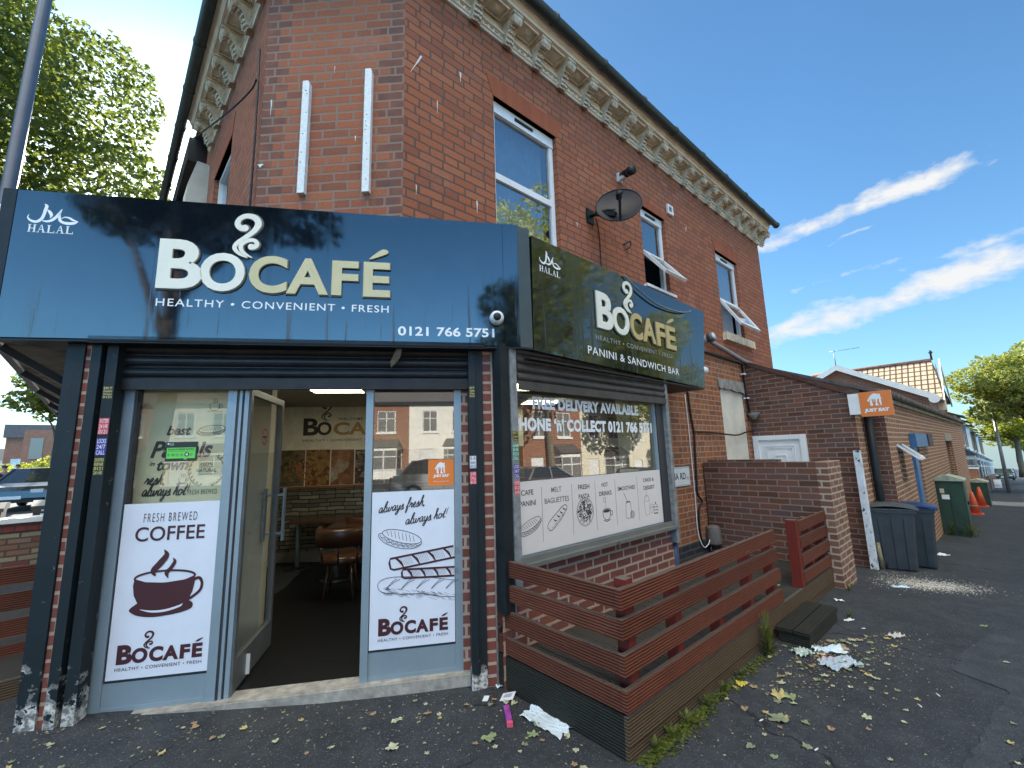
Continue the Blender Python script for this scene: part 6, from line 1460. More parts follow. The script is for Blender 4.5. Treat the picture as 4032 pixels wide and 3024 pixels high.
build_street_things()

# ------------------------------------------------------------------ trees and plants
def leaf_cloud(blobs, n, size, jitter=.35, seed=1):
    """many leaf-sized diamonds through the volume of a set of blobs (centre, radii)"""
    R = random.Random(seed); b = B(); vs = []; fs = []
    wts = [r[0]*r[1]*r[2] for _, r in blobs]
    for i in range(n):
        c, r = R.choices(blobs, wts)[0]
        while True:
            x, y, z = R.uniform(-1, 1), R.uniform(-1, 1), R.uniform(-1, 1); q = x*x+y*y+z*z
            if q < 1 and R.random() < .25+.75*q: break
        p = Vector((c[0]+x*r[0], c[1]+y*r[1], c[2]+z*r[2]))
        a = Vector((R.gauss(0, 1), R.gauss(0, 1), R.gauss(0, .6)-.3)).normalized(); t = a.cross(Vector((R.gauss(0, 1), R.gauss(0, 1), R.gauss(0, 1)))).normalized()
        s = size*R.uniform(.6, 1.35); o = len(vs); k = a.cross(t)*.12*s
        vs += [p-a*s*.5, p+t*s*.34+k, p+a*s*.55, p-t*s*.34+k]; fs.append((o, o+1, o+2, o+3))
    b.add(vs, fs); return b
def crown_blobs(c, r, n, k, seed, low=.0):
    """uneven crown: n lobes spread over an ellipsoid"""
    R = random.Random(seed); out = [(c, (r[0]*.62, r[1]*.62, r[2]*.62))]
    for i in range(n):
        z = 1-2*(i+.5)/n; a = i*2.39996+R.uniform(-.4, .4); q = math.sqrt(1-z*z); m = R.uniform(.58, .86)
        p = (c[0]+r[0]*m*q*math.cos(a), c[1]+r[1]*m*q*math.sin(a), c[2]+r[2]*m*z); s = R.uniform(.75, 1.3)*k
        out.append((p, (r[0]*s, r[1]*s, r[2]*s*.8)))
    return out
def limbs(b, base, top, r0, ends, seed):
    R = random.Random(seed); base, top = Vector(base), Vector(top)
    n = 6; P = [base.lerp(top, i/n)+Vector((R.uniform(-.06, .06), R.uniform(-.06, .06), 0))*(i > 0) for i in range(n+1)]
    b.tube(P, [r0*(1.25 if i == 0 else 1-.45*i/n) for i in range(n+1)], 10)
    for e in ends:
        e = Vector(e); s = base.lerp(top, R.uniform(.55, 1.0)); m = s.lerp(e, .5)+Vector((R.uniform(-.3, .3), R.uniform(-.3, .3), R.uniform(.0, .4)))
        b.tube(cat([s, m, e], 4), [r0*.5*(1-.85*i/8) for i in range(9)], 6)
BARK = mat('tree_bark', (.16, .125, .085), .9, var=.4, vs=9, bump=.8, bs=18)
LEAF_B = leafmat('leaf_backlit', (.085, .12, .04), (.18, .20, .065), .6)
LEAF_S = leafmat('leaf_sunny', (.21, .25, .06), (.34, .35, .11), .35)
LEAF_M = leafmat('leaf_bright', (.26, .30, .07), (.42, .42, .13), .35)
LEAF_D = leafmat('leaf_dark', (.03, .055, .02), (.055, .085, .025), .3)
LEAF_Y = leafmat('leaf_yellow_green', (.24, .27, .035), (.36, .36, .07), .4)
def tree(lab, fr, u, d, z0, h0, c, r, n, size, lm, seed, lobes=14, k=.36, tr=.22, grp=None, name='street_tree'):
    T = Thing(name, lab, 'tree', fr, (u, d, z0), grp)
    bl = crown_blobs(c, r, lobes, k, seed)
    b = B(); limbs(b, (u, d, z0-.1), (c[0], c[1], c[2]-r[2]*.25), tr, [q[0] for q in bl[1::2]], seed); T.part('trunk', b, BARK)
    T.part('crown', leaf_cloud(bl, n, size, seed=seed), lm)
    return T
def P_(az, r): v = azdir(az)*r; return (v.x, -v.y)
def build_trees():
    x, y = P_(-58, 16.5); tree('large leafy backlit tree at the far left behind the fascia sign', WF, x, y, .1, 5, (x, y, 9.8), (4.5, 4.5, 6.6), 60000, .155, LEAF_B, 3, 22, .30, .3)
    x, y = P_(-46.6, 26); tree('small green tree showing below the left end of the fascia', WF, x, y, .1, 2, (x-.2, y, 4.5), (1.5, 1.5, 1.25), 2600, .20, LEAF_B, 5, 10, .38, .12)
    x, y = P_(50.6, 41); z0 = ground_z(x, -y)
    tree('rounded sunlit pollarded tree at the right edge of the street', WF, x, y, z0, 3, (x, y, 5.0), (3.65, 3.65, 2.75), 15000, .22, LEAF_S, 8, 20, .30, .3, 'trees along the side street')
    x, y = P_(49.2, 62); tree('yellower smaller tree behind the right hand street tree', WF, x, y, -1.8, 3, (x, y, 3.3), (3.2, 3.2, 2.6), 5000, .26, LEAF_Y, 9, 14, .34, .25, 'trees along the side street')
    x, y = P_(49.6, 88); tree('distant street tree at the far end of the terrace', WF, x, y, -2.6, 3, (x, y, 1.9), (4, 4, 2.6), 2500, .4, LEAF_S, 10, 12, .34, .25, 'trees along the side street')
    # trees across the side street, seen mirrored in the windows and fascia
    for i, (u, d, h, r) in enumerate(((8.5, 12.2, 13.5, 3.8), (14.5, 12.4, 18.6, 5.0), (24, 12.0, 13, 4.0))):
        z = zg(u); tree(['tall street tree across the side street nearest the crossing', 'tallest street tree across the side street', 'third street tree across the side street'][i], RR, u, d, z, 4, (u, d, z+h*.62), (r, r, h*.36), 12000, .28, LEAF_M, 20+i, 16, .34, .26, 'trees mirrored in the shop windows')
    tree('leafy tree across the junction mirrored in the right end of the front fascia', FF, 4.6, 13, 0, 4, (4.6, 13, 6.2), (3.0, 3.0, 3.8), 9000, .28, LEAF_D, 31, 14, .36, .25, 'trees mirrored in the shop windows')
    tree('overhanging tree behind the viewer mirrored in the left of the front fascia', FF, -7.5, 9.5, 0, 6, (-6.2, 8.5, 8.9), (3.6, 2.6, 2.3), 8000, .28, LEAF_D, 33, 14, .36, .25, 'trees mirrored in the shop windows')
    # hedge on the left
    T = Thing('hedge_bush', 'sunlit yellow green bush beyond the low wall at the far left', 'bush', WF, (*P_(-48.3, 44), .1)); x, y = P_(-48.3, 44)
    T.part('foliage', leaf_cloud([((x-.8, y, 1.0), (1.3, 1.3, 1.0)), ((x+1.1, y-.6, 1.2), (1.5, 1.3, 1.15)), ((x+2.5, y-.3, 1.0), (1.2, 1, .9))], 1800, .22, seed=4), LEAF_Y)
    T.part('stem', B().tube([(x, y, 0), (x, y, .9)], .05, 6), BARK)
build_trees()
def weed(u, d, s, seed, lab, grp, kind=0):
    R = random.Random(seed); z0 = zg(u); T = Thing('weed', lab, 'plant', RR, (u, d, z0), grp); b = B(); st = B()
    n = int(26*s) if kind == 0 else int(70*s)
    for i in range(n):
        a = R.uniform(0, 6.28); l = R.uniform(.02, .055)*(1 if kind == 0 else 1.3); e = R.uniform(.3, 1.2); r0 = R.uniform(0, .06)*s*(1 if kind == 0 else (1.0 if u < 5 else 3.0))
        p = Vector((u+r0*math.cos(a), d+r0*math.sin(a)*.5, z0+.002+(R.uniform(0, .20) if kind else R.uniform(0, .03)))); q = p+Vector((math.cos(a)*math.cos(e), math.sin(a)*math.cos(e)*.8, math.sin(e)))*l
        t = Vector((-math.sin(a), math.cos(a), 0))*l*.2; m = p.lerp(q, .55)
        b.add([p, m+t, q, m-t], [(0, 1, 2, 3)])
    for i in range(3 if kind == 0 else 9):
        a = R.uniform(0, 6.28); st.tube([(u, d, z0), (u+.03*s*math.cos(a)*(1+kind*2), d+.03*s*math.sin(a), z0+(.06 if kind == 0 else .3))], .003, 4)
    T.part('leaves', b, leafmat('leaf_weed', (.08, .11, .02), (.17, .19, .04), .3) if 'leaf_weed' not in MATS else MATS['leaf_weed']); T.part('stem', st, MATS['leaf_weed'])
def build_weeds():
    for i, (u, d, s) in enumerate(((.18, .03, .7), (.36, .04, .9), (.52, .04, 1.0), (.78, .03, .5), (1.02, .03, .6), (1.30, .04, .6), (1.92, .04, .9), (4.0, .13, 1.0), (3.1, .31, .7))):
        weed(u, d, s, i, 'small green weed growing in the crack at the foot of the decking' if u < 2 else ['small weed beside the brick pier foot', 'small weed at the far side of the timber step'][0 if u > 3.5 else 1], 'weeds along the decking')
    weed(1.80, .05, .8, 40, 'taller leafy weed growing by the near side of the timber step', 'weeds along the decking', 1)
    weed(11.7, .74, 1.8, 41, 'bushy weed at the foot of the large green cabinet', 'weeds by the green cabinet', 1); weed(11.7, .45, 1.6, 42, 'bushy weed at the foot of the large green cabinet', 'weeds by the green cabinet', 1)
    R = random.Random(3); b = B(); vs = []; fs = []
    for i in range(1700):
        u = R.choice((R.uniform(.03, .75), R.uniform(.03, 1.9))); d = .012+abs(R.gauss(0, .04)); s = R.uniform(.006, .016); a = R.uniform(0, 6.28); o = len(vs)
        vs += [(u+s*math.cos(a), d+s*math.sin(a), .003+R.uniform(0, .008)), (u+s*math.cos(a+2), d+s*math.sin(a+2), .003+R.uniform(0, .012)), (u+s*math.cos(a+4), d+s*math.sin(a+4), .004)]; fs.append((o, o+1, o+2))
    b.add(vs, fs); single('moss', 'yellow green moss along the foot of the decking', 'moss', b, MATS['leaf_weed'], RR, (.6, .03, 0), kind='stuff')
build_weeds()
LEAFM = []
def fallen_leaf(R, s):
    """lobed, slightly curled leaf, s across, lying around the origin"""
    b = B(); n = 15; pts = []
    lob = R.choice((5, 5, 3))
    for i in range(n*2):
        a = 2*PI*i/(n*2); r = .5*(.62+.30*abs(math.cos(lob*a/2))**1.5+R.uniform(-.06, .08))
        if abs(a-PI) < .3: r *= .6
        x, y = r*math.cos(a)*s, r*math.sin(a)*s*.85; pts.append((x, y, .004+abs(R.gauss(0, .09))*s*(r/.5)**2+.12*s*(y/s)**2*R.choice((.4, 1.2))))
    vs = [(0, 0, .005)]+pts; b.add(vs, [(0, 1+i, 1+(i+1) % len(pts)) for i in range(len(pts))], True)
    b.add([(-.32*s, -.006*s, .005), (-.32*s, .006*s, .005), (-.75*s, .03*s, .008), (-.75*s, .015*s, .008)], [(0, 1, 2, 3)])
    return b
def build_litter():
    R = random.Random(12)
    cols = [('fallen_leaf_green', (.22, .27, .13)), ('fallen_leaf_pale', (.42, .42, .27)), ('fallen_leaf_yellow', (.42, .36, .14)), ('fallen_leaf_brown', (.32, .22, .12)), ('fallen_leaf_dull', (.20, .23, .14))]
    M_ = [mat(n, c, .6, var=.3, vs=30, bump=.1) for n, c in cols]; word = ['green', 'pale green', 'yellow', 'brown', 'dull green']
    def put(u, d, s, k, lab, rot, tilt=0, me=None):
        z = ground_z(*RR.at(u, d)[:2])
        if u > .55 and d > 1.15: z += .006
        me = fallen_leaf(R, s).mesh('fallen_leaf', (0, 0, 0), M_[k])
        o = bpy.data.objects.new('fallen_leaf', me); COL.objects.link(o); o.location = RR.at(u, d, z+.002); o.rotation_euler = (tilt, R.uniform(-.1, .1), rot); tag(o, lab, 'leaf', 'fallen leaves on the pavement'); return o
    for u, d, s, k, lab in ((-.401, -.666, .105, 0, 'large curled green leaf below the purple wrapper'), (.939, .385, .13, 4, 'long dull green leaf beside a yellow one on the right pavement'), (.985, .40, .07, 2, 'yellow leaf touching the long green leaf on the right pavement'), (-.207, -.518, .075, 0, 'green leaf beside the crumpled napkin'), (.576, .366, .06, 4, 'folded green leaf in front of the decking fascia'), (-.84, -.98, .085, 1, 'pale lobed leaf in front of the right poster'), (-.07, -.83, .06, 1, 'pale green leaf beside the white card'), (1.22, .30, .12, 2, 'yellowing leaf with debris off the decking edge'), (1.25, .36, .09, 0, 'green leaf among the debris off the decking edge'), (-.55, -.28, .10, 3, 'yellow brown leaf lying in front of the doorway'), (-1.90, -.53, .11, 0, 'green leaf at the bottom left of the pavement'), (-2.02, -.12, .10, 1, 'pale leaf at the very bottom edge on the left'), (1.05, .62, .05, 3, 'curled brown leaf alone on the pavement')):
        put(u, d, s, k, lab, R.uniform(0, 6.28))
    # scattered leaves: front pavement, drift along the decking and by the step
    spots = []
    for i in range(84): p = FF.at(R.uniform(-2.6, .9), R.uniform(.10, 1.35)); spots.append((*RR.loc(p)[:2], R.uniform(.022, .055)))
    for i in range(60): spots.append((R.uniform(.5, 4.5), .06+abs(R.gauss(0, .35)), R.uniform(.03, .07)))
    for i in range(84): spots.append((R.gauss(2.45, .45), .32+abs(R.gauss(0, .2)), R.uniform(.03, .075)))
    for i in range(36): spots.append((R.uniform(3.2, 9), R.uniform(.25, 1.15), R.uniform(.04, .075)))
    for i in range(20): spots.append((R.uniform(.6, 4), R.uniform(.6, 1.6), R.uniform(.025, .05)))
    n = 0
    for u, d, s in spots:
        if d < -.05 and u > -.05: continue
        if FF.loc(RR.at(u, d))[1] < .07: continue
        k = R.choice((0, 1, 1, 2, 3, 4))
        where = 'in the drift by the timber step' if 1.6 < u < 3.1 and d < .75 else 'on the far pavement towards the bins' if u > 3.1 else 'on the pavement in front of the shop' if d < 0 else 'on the pavement beside the decking'
        put(u, d, s, k, f'small {word[k]} leaf {where}', R.uniform(0, 6.28), R.uniform(-.15, .15)); n += 1
    # fragments
    b = B(); vs = []; fs = []
    for i in range(2600):
        if i < 900: p = RR.loc(FF.at(R.uniform(-2.7, 1.0), .08+abs(R.gauss(0, .6)))); u, d = p[:2]
        elif i < 1900: u, d = R.gauss(2.3, .55), .2+abs(R.gauss(0, .28))
        else: u, d = R.uniform(.3, 12), .1+abs(R.gauss(0, .5))
        if (d < .0 and u > -.05) or FF.loc(RR.at(u, d))[1] < .06: continue
        z = ground_z(*RR.at(u, d)[:2])+.004+(.006 if u > .55 and d > 1.15 else 0); s = R.uniform(.004, .013); a = R.uniform(0, 6.28); o = len(vs)
        vs += [(u+s*math.cos(a), d+s*math.sin(a), z), (u+s*.5*math.cos(a+1.6), d+s*.5*math.sin(a+1.6), z+R.uniform(0, .006)), (u-s*math.cos(a), d-s*math.sin(a), z+R.uniform(0, .004)), (u-s*.4*math.cos(a+1.6), d-s*.4*math.sin(a+1.6), z)]; fs.append((o, o+1, o+2, o+3))
    b.add(vs, fs); single('leaf_debris', 'fine crumbled leaf debris scattered over the pavement', 'debris', b, leafmat('debris_mix', (.38, .33, .18), (.20, .17, .10), .0), RR, (1, .3, 0), kind='stuff')
    # spilt flour like dust by the bins
    b = B(); vs = []; fs = []
    for i in range(3600):
        t = R.gauss(0, 1); u = 5.25+.20*R.gauss(0, 1)+.10*t; d = .72+.20*t*.9+R.gauss(0, .06)
        if R.random() < .2: u, d = R.gauss(5.3, .35), R.gauss(.42, .16)
        if d < .12: continue
        z = zg(u)+.004; s = R.uniform(.003, .011); o = len(vs); a = R.uniform(0, 6.28)
        vs += [(u+s*math.cos(a), d+s*math.sin(a), z), (u+s*math.cos(a+2.1), d+s*math.sin(a+2.1), z+.001), (u+s*math.cos(a+4.2), d+s*math.sin(a+4.2), z+.002)]; fs.append((o, o+1, o+2))
    b.add(vs, fs); single('spilt_powder', 'white powder spilt across the pavement in front of the bins', 'powder', b, mat('chalk_powder', (.55, .53, .46), .95, var=.1), RR, (5.3, .7, zg(5.3)), kind='stuff')
    paper = mat('paper_white', (.66, .68, .70), .85, var=.06, vs=15); tiss = mat('tissue_white', (.54, .62, .66), .9, var=.10)
    def crumple(name, lab, cat_, u, d, w, h, rot, m, amp, seed, n=14, grp=None, ragged=.07):
        Q = random.Random(seed); b = B(); vs = []; fs = []; ph = [(Q.uniform(4, 22), Q.uniform(4, 22), Q.uniform(0, 6)) for _ in range(6)]
        for i in range(n+1):
            for j in range(n+1):
                x, y = i/n-.5, j/n-.5; e = max(abs(x), abs(y))*2
                z = sum(math.sin(a*x+b_*y+c) for a, b_, c in ph)/6; z = abs(z)*amp*(.5+.7*e)
                rr = 1+ragged*math.sin(9*math.atan2(y, x)+seed)*(e > .8)+Q.uniform(-.02, .02)*(e > .9); X, Y = x*w*rr, y*h*rr
                vs.append((u+X*math.cos(rot)-Y*math.sin(rot), d+X*math.sin(rot)+Y*math.cos(rot), zg(u)+.004+z))
        fs = [(i*(n+1)+j, (i+1)*(n+1)+j, (i+1)*(n+1)+j+1, i*(n+1)+j+1) for i in range(n) for j in range(n)]
        b.add(vs, fs); return single(name, lab, cat_, b, m, RR, (u, d, zg(u)), grp)
    crumple('paper_napkin', 'crumpled white paper napkin on the pavement beside the decking corner', 'napkin', -.05, -.555, .32, .155, math.radians(87), tiss, .022, 1, 18)
    crumple('tissue_scrap', 'small crumpled white tissue at the foot of the brick pier', 'tissue', .0, -1.06, .06, .07, .4, tiss, .05, 2, 8)
    T = Thing('white_card', 'small white printed card on the pavement near the pier', 'card', RR, (-.06, -.90, 0)); 
    T.part('card', B().add([(-.125, -.915, .004), (-.05, -.965, .006), (.0, -.89, .03), (-.07, -.845, .02)], [(0, 1, 2, 3)]), paper); T.part('print', B().add([(-.09, -.92, .011), (-.055, -.94, .0115), (-.025, -.895, .0255), (-.06, -.875, .021)], [(0, 1, 2, 3)]), mat('card_grey_print', (.35, .36, .40), .7))
    T = Thing('dark_wrapper', 'clear dark packet with a pale label lying flat left of the white card', 'packet', RR, (-.19, -1.02, 0)); T.part('packet', B().add([(-.27, -1.0, .004), (-.16, -1.09, .006), (-.07, -1.0, .007), (-.17, -.90, .005)], [(0, 1, 2, 3)]), mat('dark_film', (.03, .033, .036), .25)); T.part('label', B().add([(-.21, -.99, .0065), (-.16, -1.03, .0075), (-.135, -1.005, .0078), (-.185, -.965, .007)], [(0, 1, 2, 3)]), paper)
    T = Thing('sweet_wrapper', 'purple and pink narrow box lying on the pavement', 'wrapper', RR, (-.21, -.75, 0)); 
    f0, f1 = Vector((-.147, -.82, .014)), Vector((-.235, -.685, .014)); T.part('box', B().bar(f0, f1, .034, .022), mat('purple_print', (.30, .06, .30), .35, var=.5, vs=14)); T.part('pink_end', B().bar(f1, f1+(f1-f0)*.18, .0345, .0225), mat('pink_print', (.60, .10, .16), .35, var=.2))
    crumple('paper_scrap', 'pale scrap of crumpled paper in the middle of the right pavement', 'paper', 2.85, .67, .13, .07, .5, mat('paper_dirty', (.52, .48, .43), .9, var=.1), .03, 4, 10, 'paper scraps')
    crumple('paper_scrap', 'bluish flat plastic scrap in front of the bins', 'paper', 4.77, .46, .16, .06, .9, mat('plastic_blue_white', (.45, .62, .70), .4), .02, 5, 8, 'paper scraps')
    crumple('paper_scrap', 'white scrap lying beyond the bins', 'paper', 8.25, .52, .2, .12, .9, paper, .05, 6, 8, 'paper scraps')
    crumple('paper_scrap', 'white scrap among leaves at the end of the deck', 'paper', 3.55, .14, .08, .05, .9, paper, .03, 16, 8, 'paper scraps')
    crumple('paper_scrap', 'white scrap beside the timber step', 'paper', 3.0, .33, .09, .05, .2, paper, .03, 17, 8, 'paper scraps')
    crumple('plastic_bag', 'crumpled clear white plastic bag in front of the timber step', 'bag', 2.17, .36, .22, .11, .8, tiss, .05, 7, 14, 'litter in front of the step'); crumple('plastic_bag', 'grey transparent plastic bag trailing over the leaves', 'bag', 1.97, .47, .27, .15, .5, mat('film_grey', (.36, .42, .46), .3), .05, 8, 14, 'litter in front of the step')
    crumple('tissue_scrap', 'greenish white tissue against the near side of the step', 'tissue', 1.98, .24, .13, .10, .3, mat('tissue_green', (.52, .60, .52), .9), .06, 9, 12, 'litter in front of the step'); crumple('food_wrapper', 'small red and blue wrapper in the leaf drift by the step', 'wrapper', 2.02, .38, .08, .05, 1.1, mat('red_print', (.42, .06, .04), .5, var=.4), .03, 10, 8, 'litter in front of the step')
    crumple('cardboard_scrap', 'brown cardboard scrap beside the plastic bags', 'cardboard', 2.28, .42, .09, .07, .6, mat('cardboard', (.36, .26, .18), .9), .02, 11, 6, 'litter in front of the step')
    crumple('food_wrapper', 'bright yellow wrapper at the foot of the decking', 'wrapper', 1.18, .09, .06, .045, .4, mat('yellow_print', (.62, .50, .06), .5), .035, 12, 8)
    crumple('white_lid', 'oval white plastic lid at the foot of the left pillar', 'plastic', *RR.loc(FF.at(-2.26, .22))[:2], .09, .05, 1.2, paper, .004, 13, 8, None, .02)  # litter: a dropped plastic lid, lying flat
    for i in range(9): u, d = R.choice(((R.uniform(.4, 3), R.uniform(.3, 1.1)), tuple(RR.loc(FF.at(R.uniform(-1.6, .5), R.uniform(.2, 1.1)))[:2]))); a = R.uniform(0, 3); single('cigarette_end', 'white cigarette end on the pavement', 'cigarette end', B().tube([(u, d, zg(u)+.006), (u+.03*math.cos(a), d+.03*math.sin(a), zg(u)+.006)], .004, 6), paper, RR, (u, d, zg(u)), 'cigarette ends')
    single('plastic_straw', 'green and white straw on the decking beyond the railing', 'straw', B().tube([(2.70, -.25, DZ+.008), (2.95, -.20, DZ+.008)], .006, 6), mat('mint_plastic', (.25, .62, .42), .4), RR, (2.8, -.2, DZ))
build_litter()

# ------------------------------------------------------------------ houses
def house(lab, fr, u0, w, dfront, zb, eaves, ridge, depth, wm, lm, grp, bay=True, name='terraced_house', win=True):
    """terraced house: frame u along the street, front facing +d"""
    T = Thing(name, lab, 'house', fr, (u0+w/2, dfront, zb), grp)
    c = u0+w/2; holes = []
    up = [(u0+w*.18, u0+w*.42), (u0+w*.62, u0+w*.82)]; z1, z2 = zb+(eaves-zb)*.60, zb+(eaves-zb)*.88
    for a, b_ in up: holes.append((a, b_, z1, z2))
    door = (u0+w*.66, u0+w*.86, zb, zb+2.1); holes.append(door)
    bayr = (u0+w*.10, u0+w*.54)
    b = B().wall(u0, u0+w, zb-1.2, eaves, dfront, holes, .1)
    for x in (u0, u0+w): b.add([(x, dfront, zb-1.2), (x, dfront-depth, zb-1.2), (x, dfront-depth, eaves), (x, dfront-depth/2, ridge-.06), (x, dfront, eaves)], [(0, 1, 2, 3, 4)])
    b.quad((u0, dfront-depth, zb-1), (u0+w, dfront-depth, zb-1), (u0+w, dfront-depth, eaves), (u0, dfront-depth, eaves))
    T.part('wall', b, wm)
    T.part('frieze', B().box(u0+.02, u0+w-.02, dfront, dfront+.06, eaves-.22, eaves-.03), lm)
    rf = T.part('roof', B().prism([(dfront+.28, eaves-.02), (dfront-depth/2, ridge), (dfront-depth-.2, eaves-.02), (dfront-depth-.2, eaves-.12), (dfront-depth/2, ridge-.1), (dfront+.28, eaves-.12)], u0, u0+w-.01, 'u'), SLATE)
    ch = B().box(u0+w-.5, u0+w+.4, dfront-depth/2-.4, dfront-depth/2+.3, ridge-.6, ridge+1.0); T.part('chimney', ch, BR_FAR, rf)
    pt = B()
    for k in range(3): pt.lathe((u0+w-.35+.3*k, dfront-depth/2-.05, ridge+1.0), [(.11, 0), (.09, .35), (.11, .36)], 10)
    T.part('chimney_pot', pt, mat('chimney_pot', (.35, .15, .08)), rf)
    T.part('gutter', B().box(u0, u0+w, dfront+.28, dfront+.38, eaves-.12, eaves-.03), BLK)
    for a, b_ in up:
        f = B().frame(a, b_, z1, z2, .06, dfront-.08, dfront-.03); f.box((a+b_)/2-.03, (a+b_)/2+.03, dfront-.08, dfront-.03, z1, z2); f.box(a, b_, dfront-.08, dfront-.03, z1+(z2-z1)*.62, z1+(z2-z1)*.62+.05); f.box(a-.08, b_+.08, dfront-.02, dfront+.08, z1-.12, z1)
        wf = T.part('window', f, PVC); T.part('pane', B().quad((a, dfront-.06, z1), (b_, dfront-.06, z1), (b_, dfront-.06, z2), (a, dfront-.06, z2)), MATS.get('far_glass') or glass('far_glass', (.3, .33, .35), 1.5, .25), wf)
    dm = mat('white_door', (.68, .68, .66), .4) if lm is not STONE else mat('dark_door', (.06, .04, .03), .4)
    dr = T.part('door', B().box(door[0], door[1], dfront-.09, dfront-.05, zb, zb+2.1), dm); T.part('handle', B().box(door[0]+.06, door[0]+.1, dfront-.05, dfront-.02, zb+1, zb+1.1), ALU, dr)
    if bay:
        a, b_ = bayr; pd = .55; y = B(); plan = [(a, dfront), (a+.3, dfront+pd), (b_-.3, dfront+pd), (b_, dfront)]
        y.prism(plan, zb-.6, zb+.7, 'z'); y.prism(plan, zb+2.1, zb+2.3, 'z'); bw = T.part('bay', y, lm)
        T.part('bay_roof', B().add([(a-.1, dfront, zb+2.3), (a+.2, dfront+pd+.15, zb+2.3), (b_-.2, dfront+pd+.15, zb+2.3), (b_+.1, dfront, zb+2.3), (a+.2, dfront, zb+2.85), (b_-.2, dfront, zb+2.85)], [(0, 1, 4), (1, 2, 5, 4), (2, 3, 5)]), SLATE, bw)
        fr_ = B(); gl = B()
        for p, q in zip(plan, plan[1:]):
            gl.quad((*p, zb+.7), (*q, zb+.7), (*q, zb+2.1), (*p, zb+2.1))
            for k in (0, .5, 1) if q[0]-p[0] > .5 else (0, 1):
                x = (p[0]+(q[0]-p[0])*k, p[1]+(q[1]-p[1])*k); fr_.box(x[0]-.035, x[0]+.035, x[1]-.035, x[1]+.035, zb+.7, zb+2.1)
            for z in (zb+.72, zb+1.62, zb+2.08): fr_.bar((*p, z), (*q, z), .07)
        T.part('bay_window', fr_, PVC, bw); T.part('pane', gl, MATS['far_glass'], bw)
    return T
def build_houses():
    glass('far_glass', (.3, .33, .35), 1.5, .25)
    # gable ended house closing the long wall, and the terrace beyond
    zb = zg(29); T = Thing('gable_house', 'red brick end house with white bargeboards on its gable beyond the outbuilding', 'house', RR, (31, -.84, zb))
    a0, a1, am, ez, rz = -8.2, -.84, -4.45, 4.05, 6.10
    g = B().add([(28.8, a0, -2), (28.8, a1, -2), (28.8, a1, ez), (28.8, am, rz), (28.8, a0, ez)], [(0, 1, 2, 3, 4)]); g.quad((28.8, a1, -2), (33.6, a1, -2), (33.6, a1, ez), (28.8, a1, ez)); T.part('wall', g, BR_FAR)
    T.part('roof', B().prism([(a1+.3, ez-.1), (am, rz+.08), (a0-.3, ez-.1), (a0-.3, ez-.2), (am, rz-.04), (a1+.3, ez-.2)], 28.5, 33.6, 'u'), SLATE)
    bb = B()
    for s, e in ((a1+.35, am), (a0-.35, am)): bb.add([(28.46, s, ez-.42), (28.46, e, rz-.25), (28.46, e, rz+.06), (28.46, s, ez-.08), (28.42, s, ez-.42), (28.42, e, rz-.25), (28.42, e, rz+.06), (28.42, s, ez-.08)], [(0, 1, 2, 3), (4, 7, 6, 5), (0, 4, 5, 1), (3, 2, 6, 7), (0, 3, 7, 4)])
    bb.add(*disc_u(28.41, a1+.25, ez-.30, .22, .05)); T.part('bargeboard', bb, RENDER_W)
    fw = T.part('window', B().box(28.70, 28.78, -5.5, -3.6, 4.40, 4.55).box(28.70, 28.78, -5.5, -5.35, 3.4, 4.4).box(28.70, 28.78, -3.75, -3.6, 3.4, 4.4), PVC); T.part('pane', B().quad((28.77, -5.4, 3.4), (28.77, -3.7, 3.4), (28.77, -3.7, 4.4), (28.77, -5.4, 4.4)), MATS['far_glass'], fw)
    tile = NT('sunlit_pantiles'); uv = tile.uv(); bt = tile.n('TexBrick'); tile.ln(uv, bt.inputs['Vector']); bt.offset = 0
    for k, v in (('Color1', (.42, .30, .19, 1)), ('Color2', (.50, .37, .24, 1)), ('Mortar', (.05, .03, .02, 1)), ('Scale', 1), ('Mortar Size', .05), ('Mortar Smooth', .5), ('Brick Width', .30), ('Row Height', .32)): bt.inputs[k].default_value = v
    tile.pbr(bt.outputs['Color'], .8)
    # taller cross roof with pantiles behind
    T = Thing('tiled_roof_house', 'house with a steep tan pantiled roof behind the white gable', 'house', RR, (36, -1, zg(36)))
    T.part('roof', B().quad((33.9, -.55, 4.0), (33.9, -7.5, 4.0), (36.4, -7.5, 6.75), (36.4, -.95, 6.75)).quad((38.9, -.55, 4.0), (38.9, -7.5, 4.0), (36.4, -7.5, 6.75), (36.4, -.95, 6.75)), tile.m)
    T.part('ridge', B().tube([(36.4, -7.5, 6.80), (36.4, -.95, 6.80)], .11, 8), mat('ridge_tiles', (.20, .09, .06), .8, var=.4, vs=4)); T.part('finial', B().lathe((36.4, -.93, 6.8), [(.06, 0), (.05, .4), (.12, .5), (.02, .65)], 10), BLK)
    T.part('wall', B().add([(33.9, -.8, -3), (38.9, -.8, -3), (38.9, -.8, 4.0), (36.4, -.8, 6.7), (33.9, -.8, 4.0)], [(0, 1, 2, 3, 4)]), BR_FAR); T.part('bargeboard', B().bar((33.8, -.55, 3.9), (36.4, -.6, 6.75), .06, .22).bar((39, -.55, 3.9), (36.4, -.6, 6.75), .06, .22), RENDER_W)
    T.part('corbel', B().box(33.5, 33.9, -1.0, -.5, 3.4, 4.0), STONE)
    T = Thing('tv_aerial', 'thin television aerial on the gable peak', 'aerial', RR, (28.8, -4.45, 6.15)); T.part('mast', B().tube([(28.8, -4.5, 6.1), (28.8, -4.5, 7.1)], .03, 6), ALU); T.part('boom', B().tube([(28.8, -4.7, 7.05), (28.9, -3.3, 7.05)], .02, 6).tube([(28.7, -4.5, 7.05), (29, -4.5, 7.15)], .02, 6), ALU)
    grp = 'terraced houses down the side street'
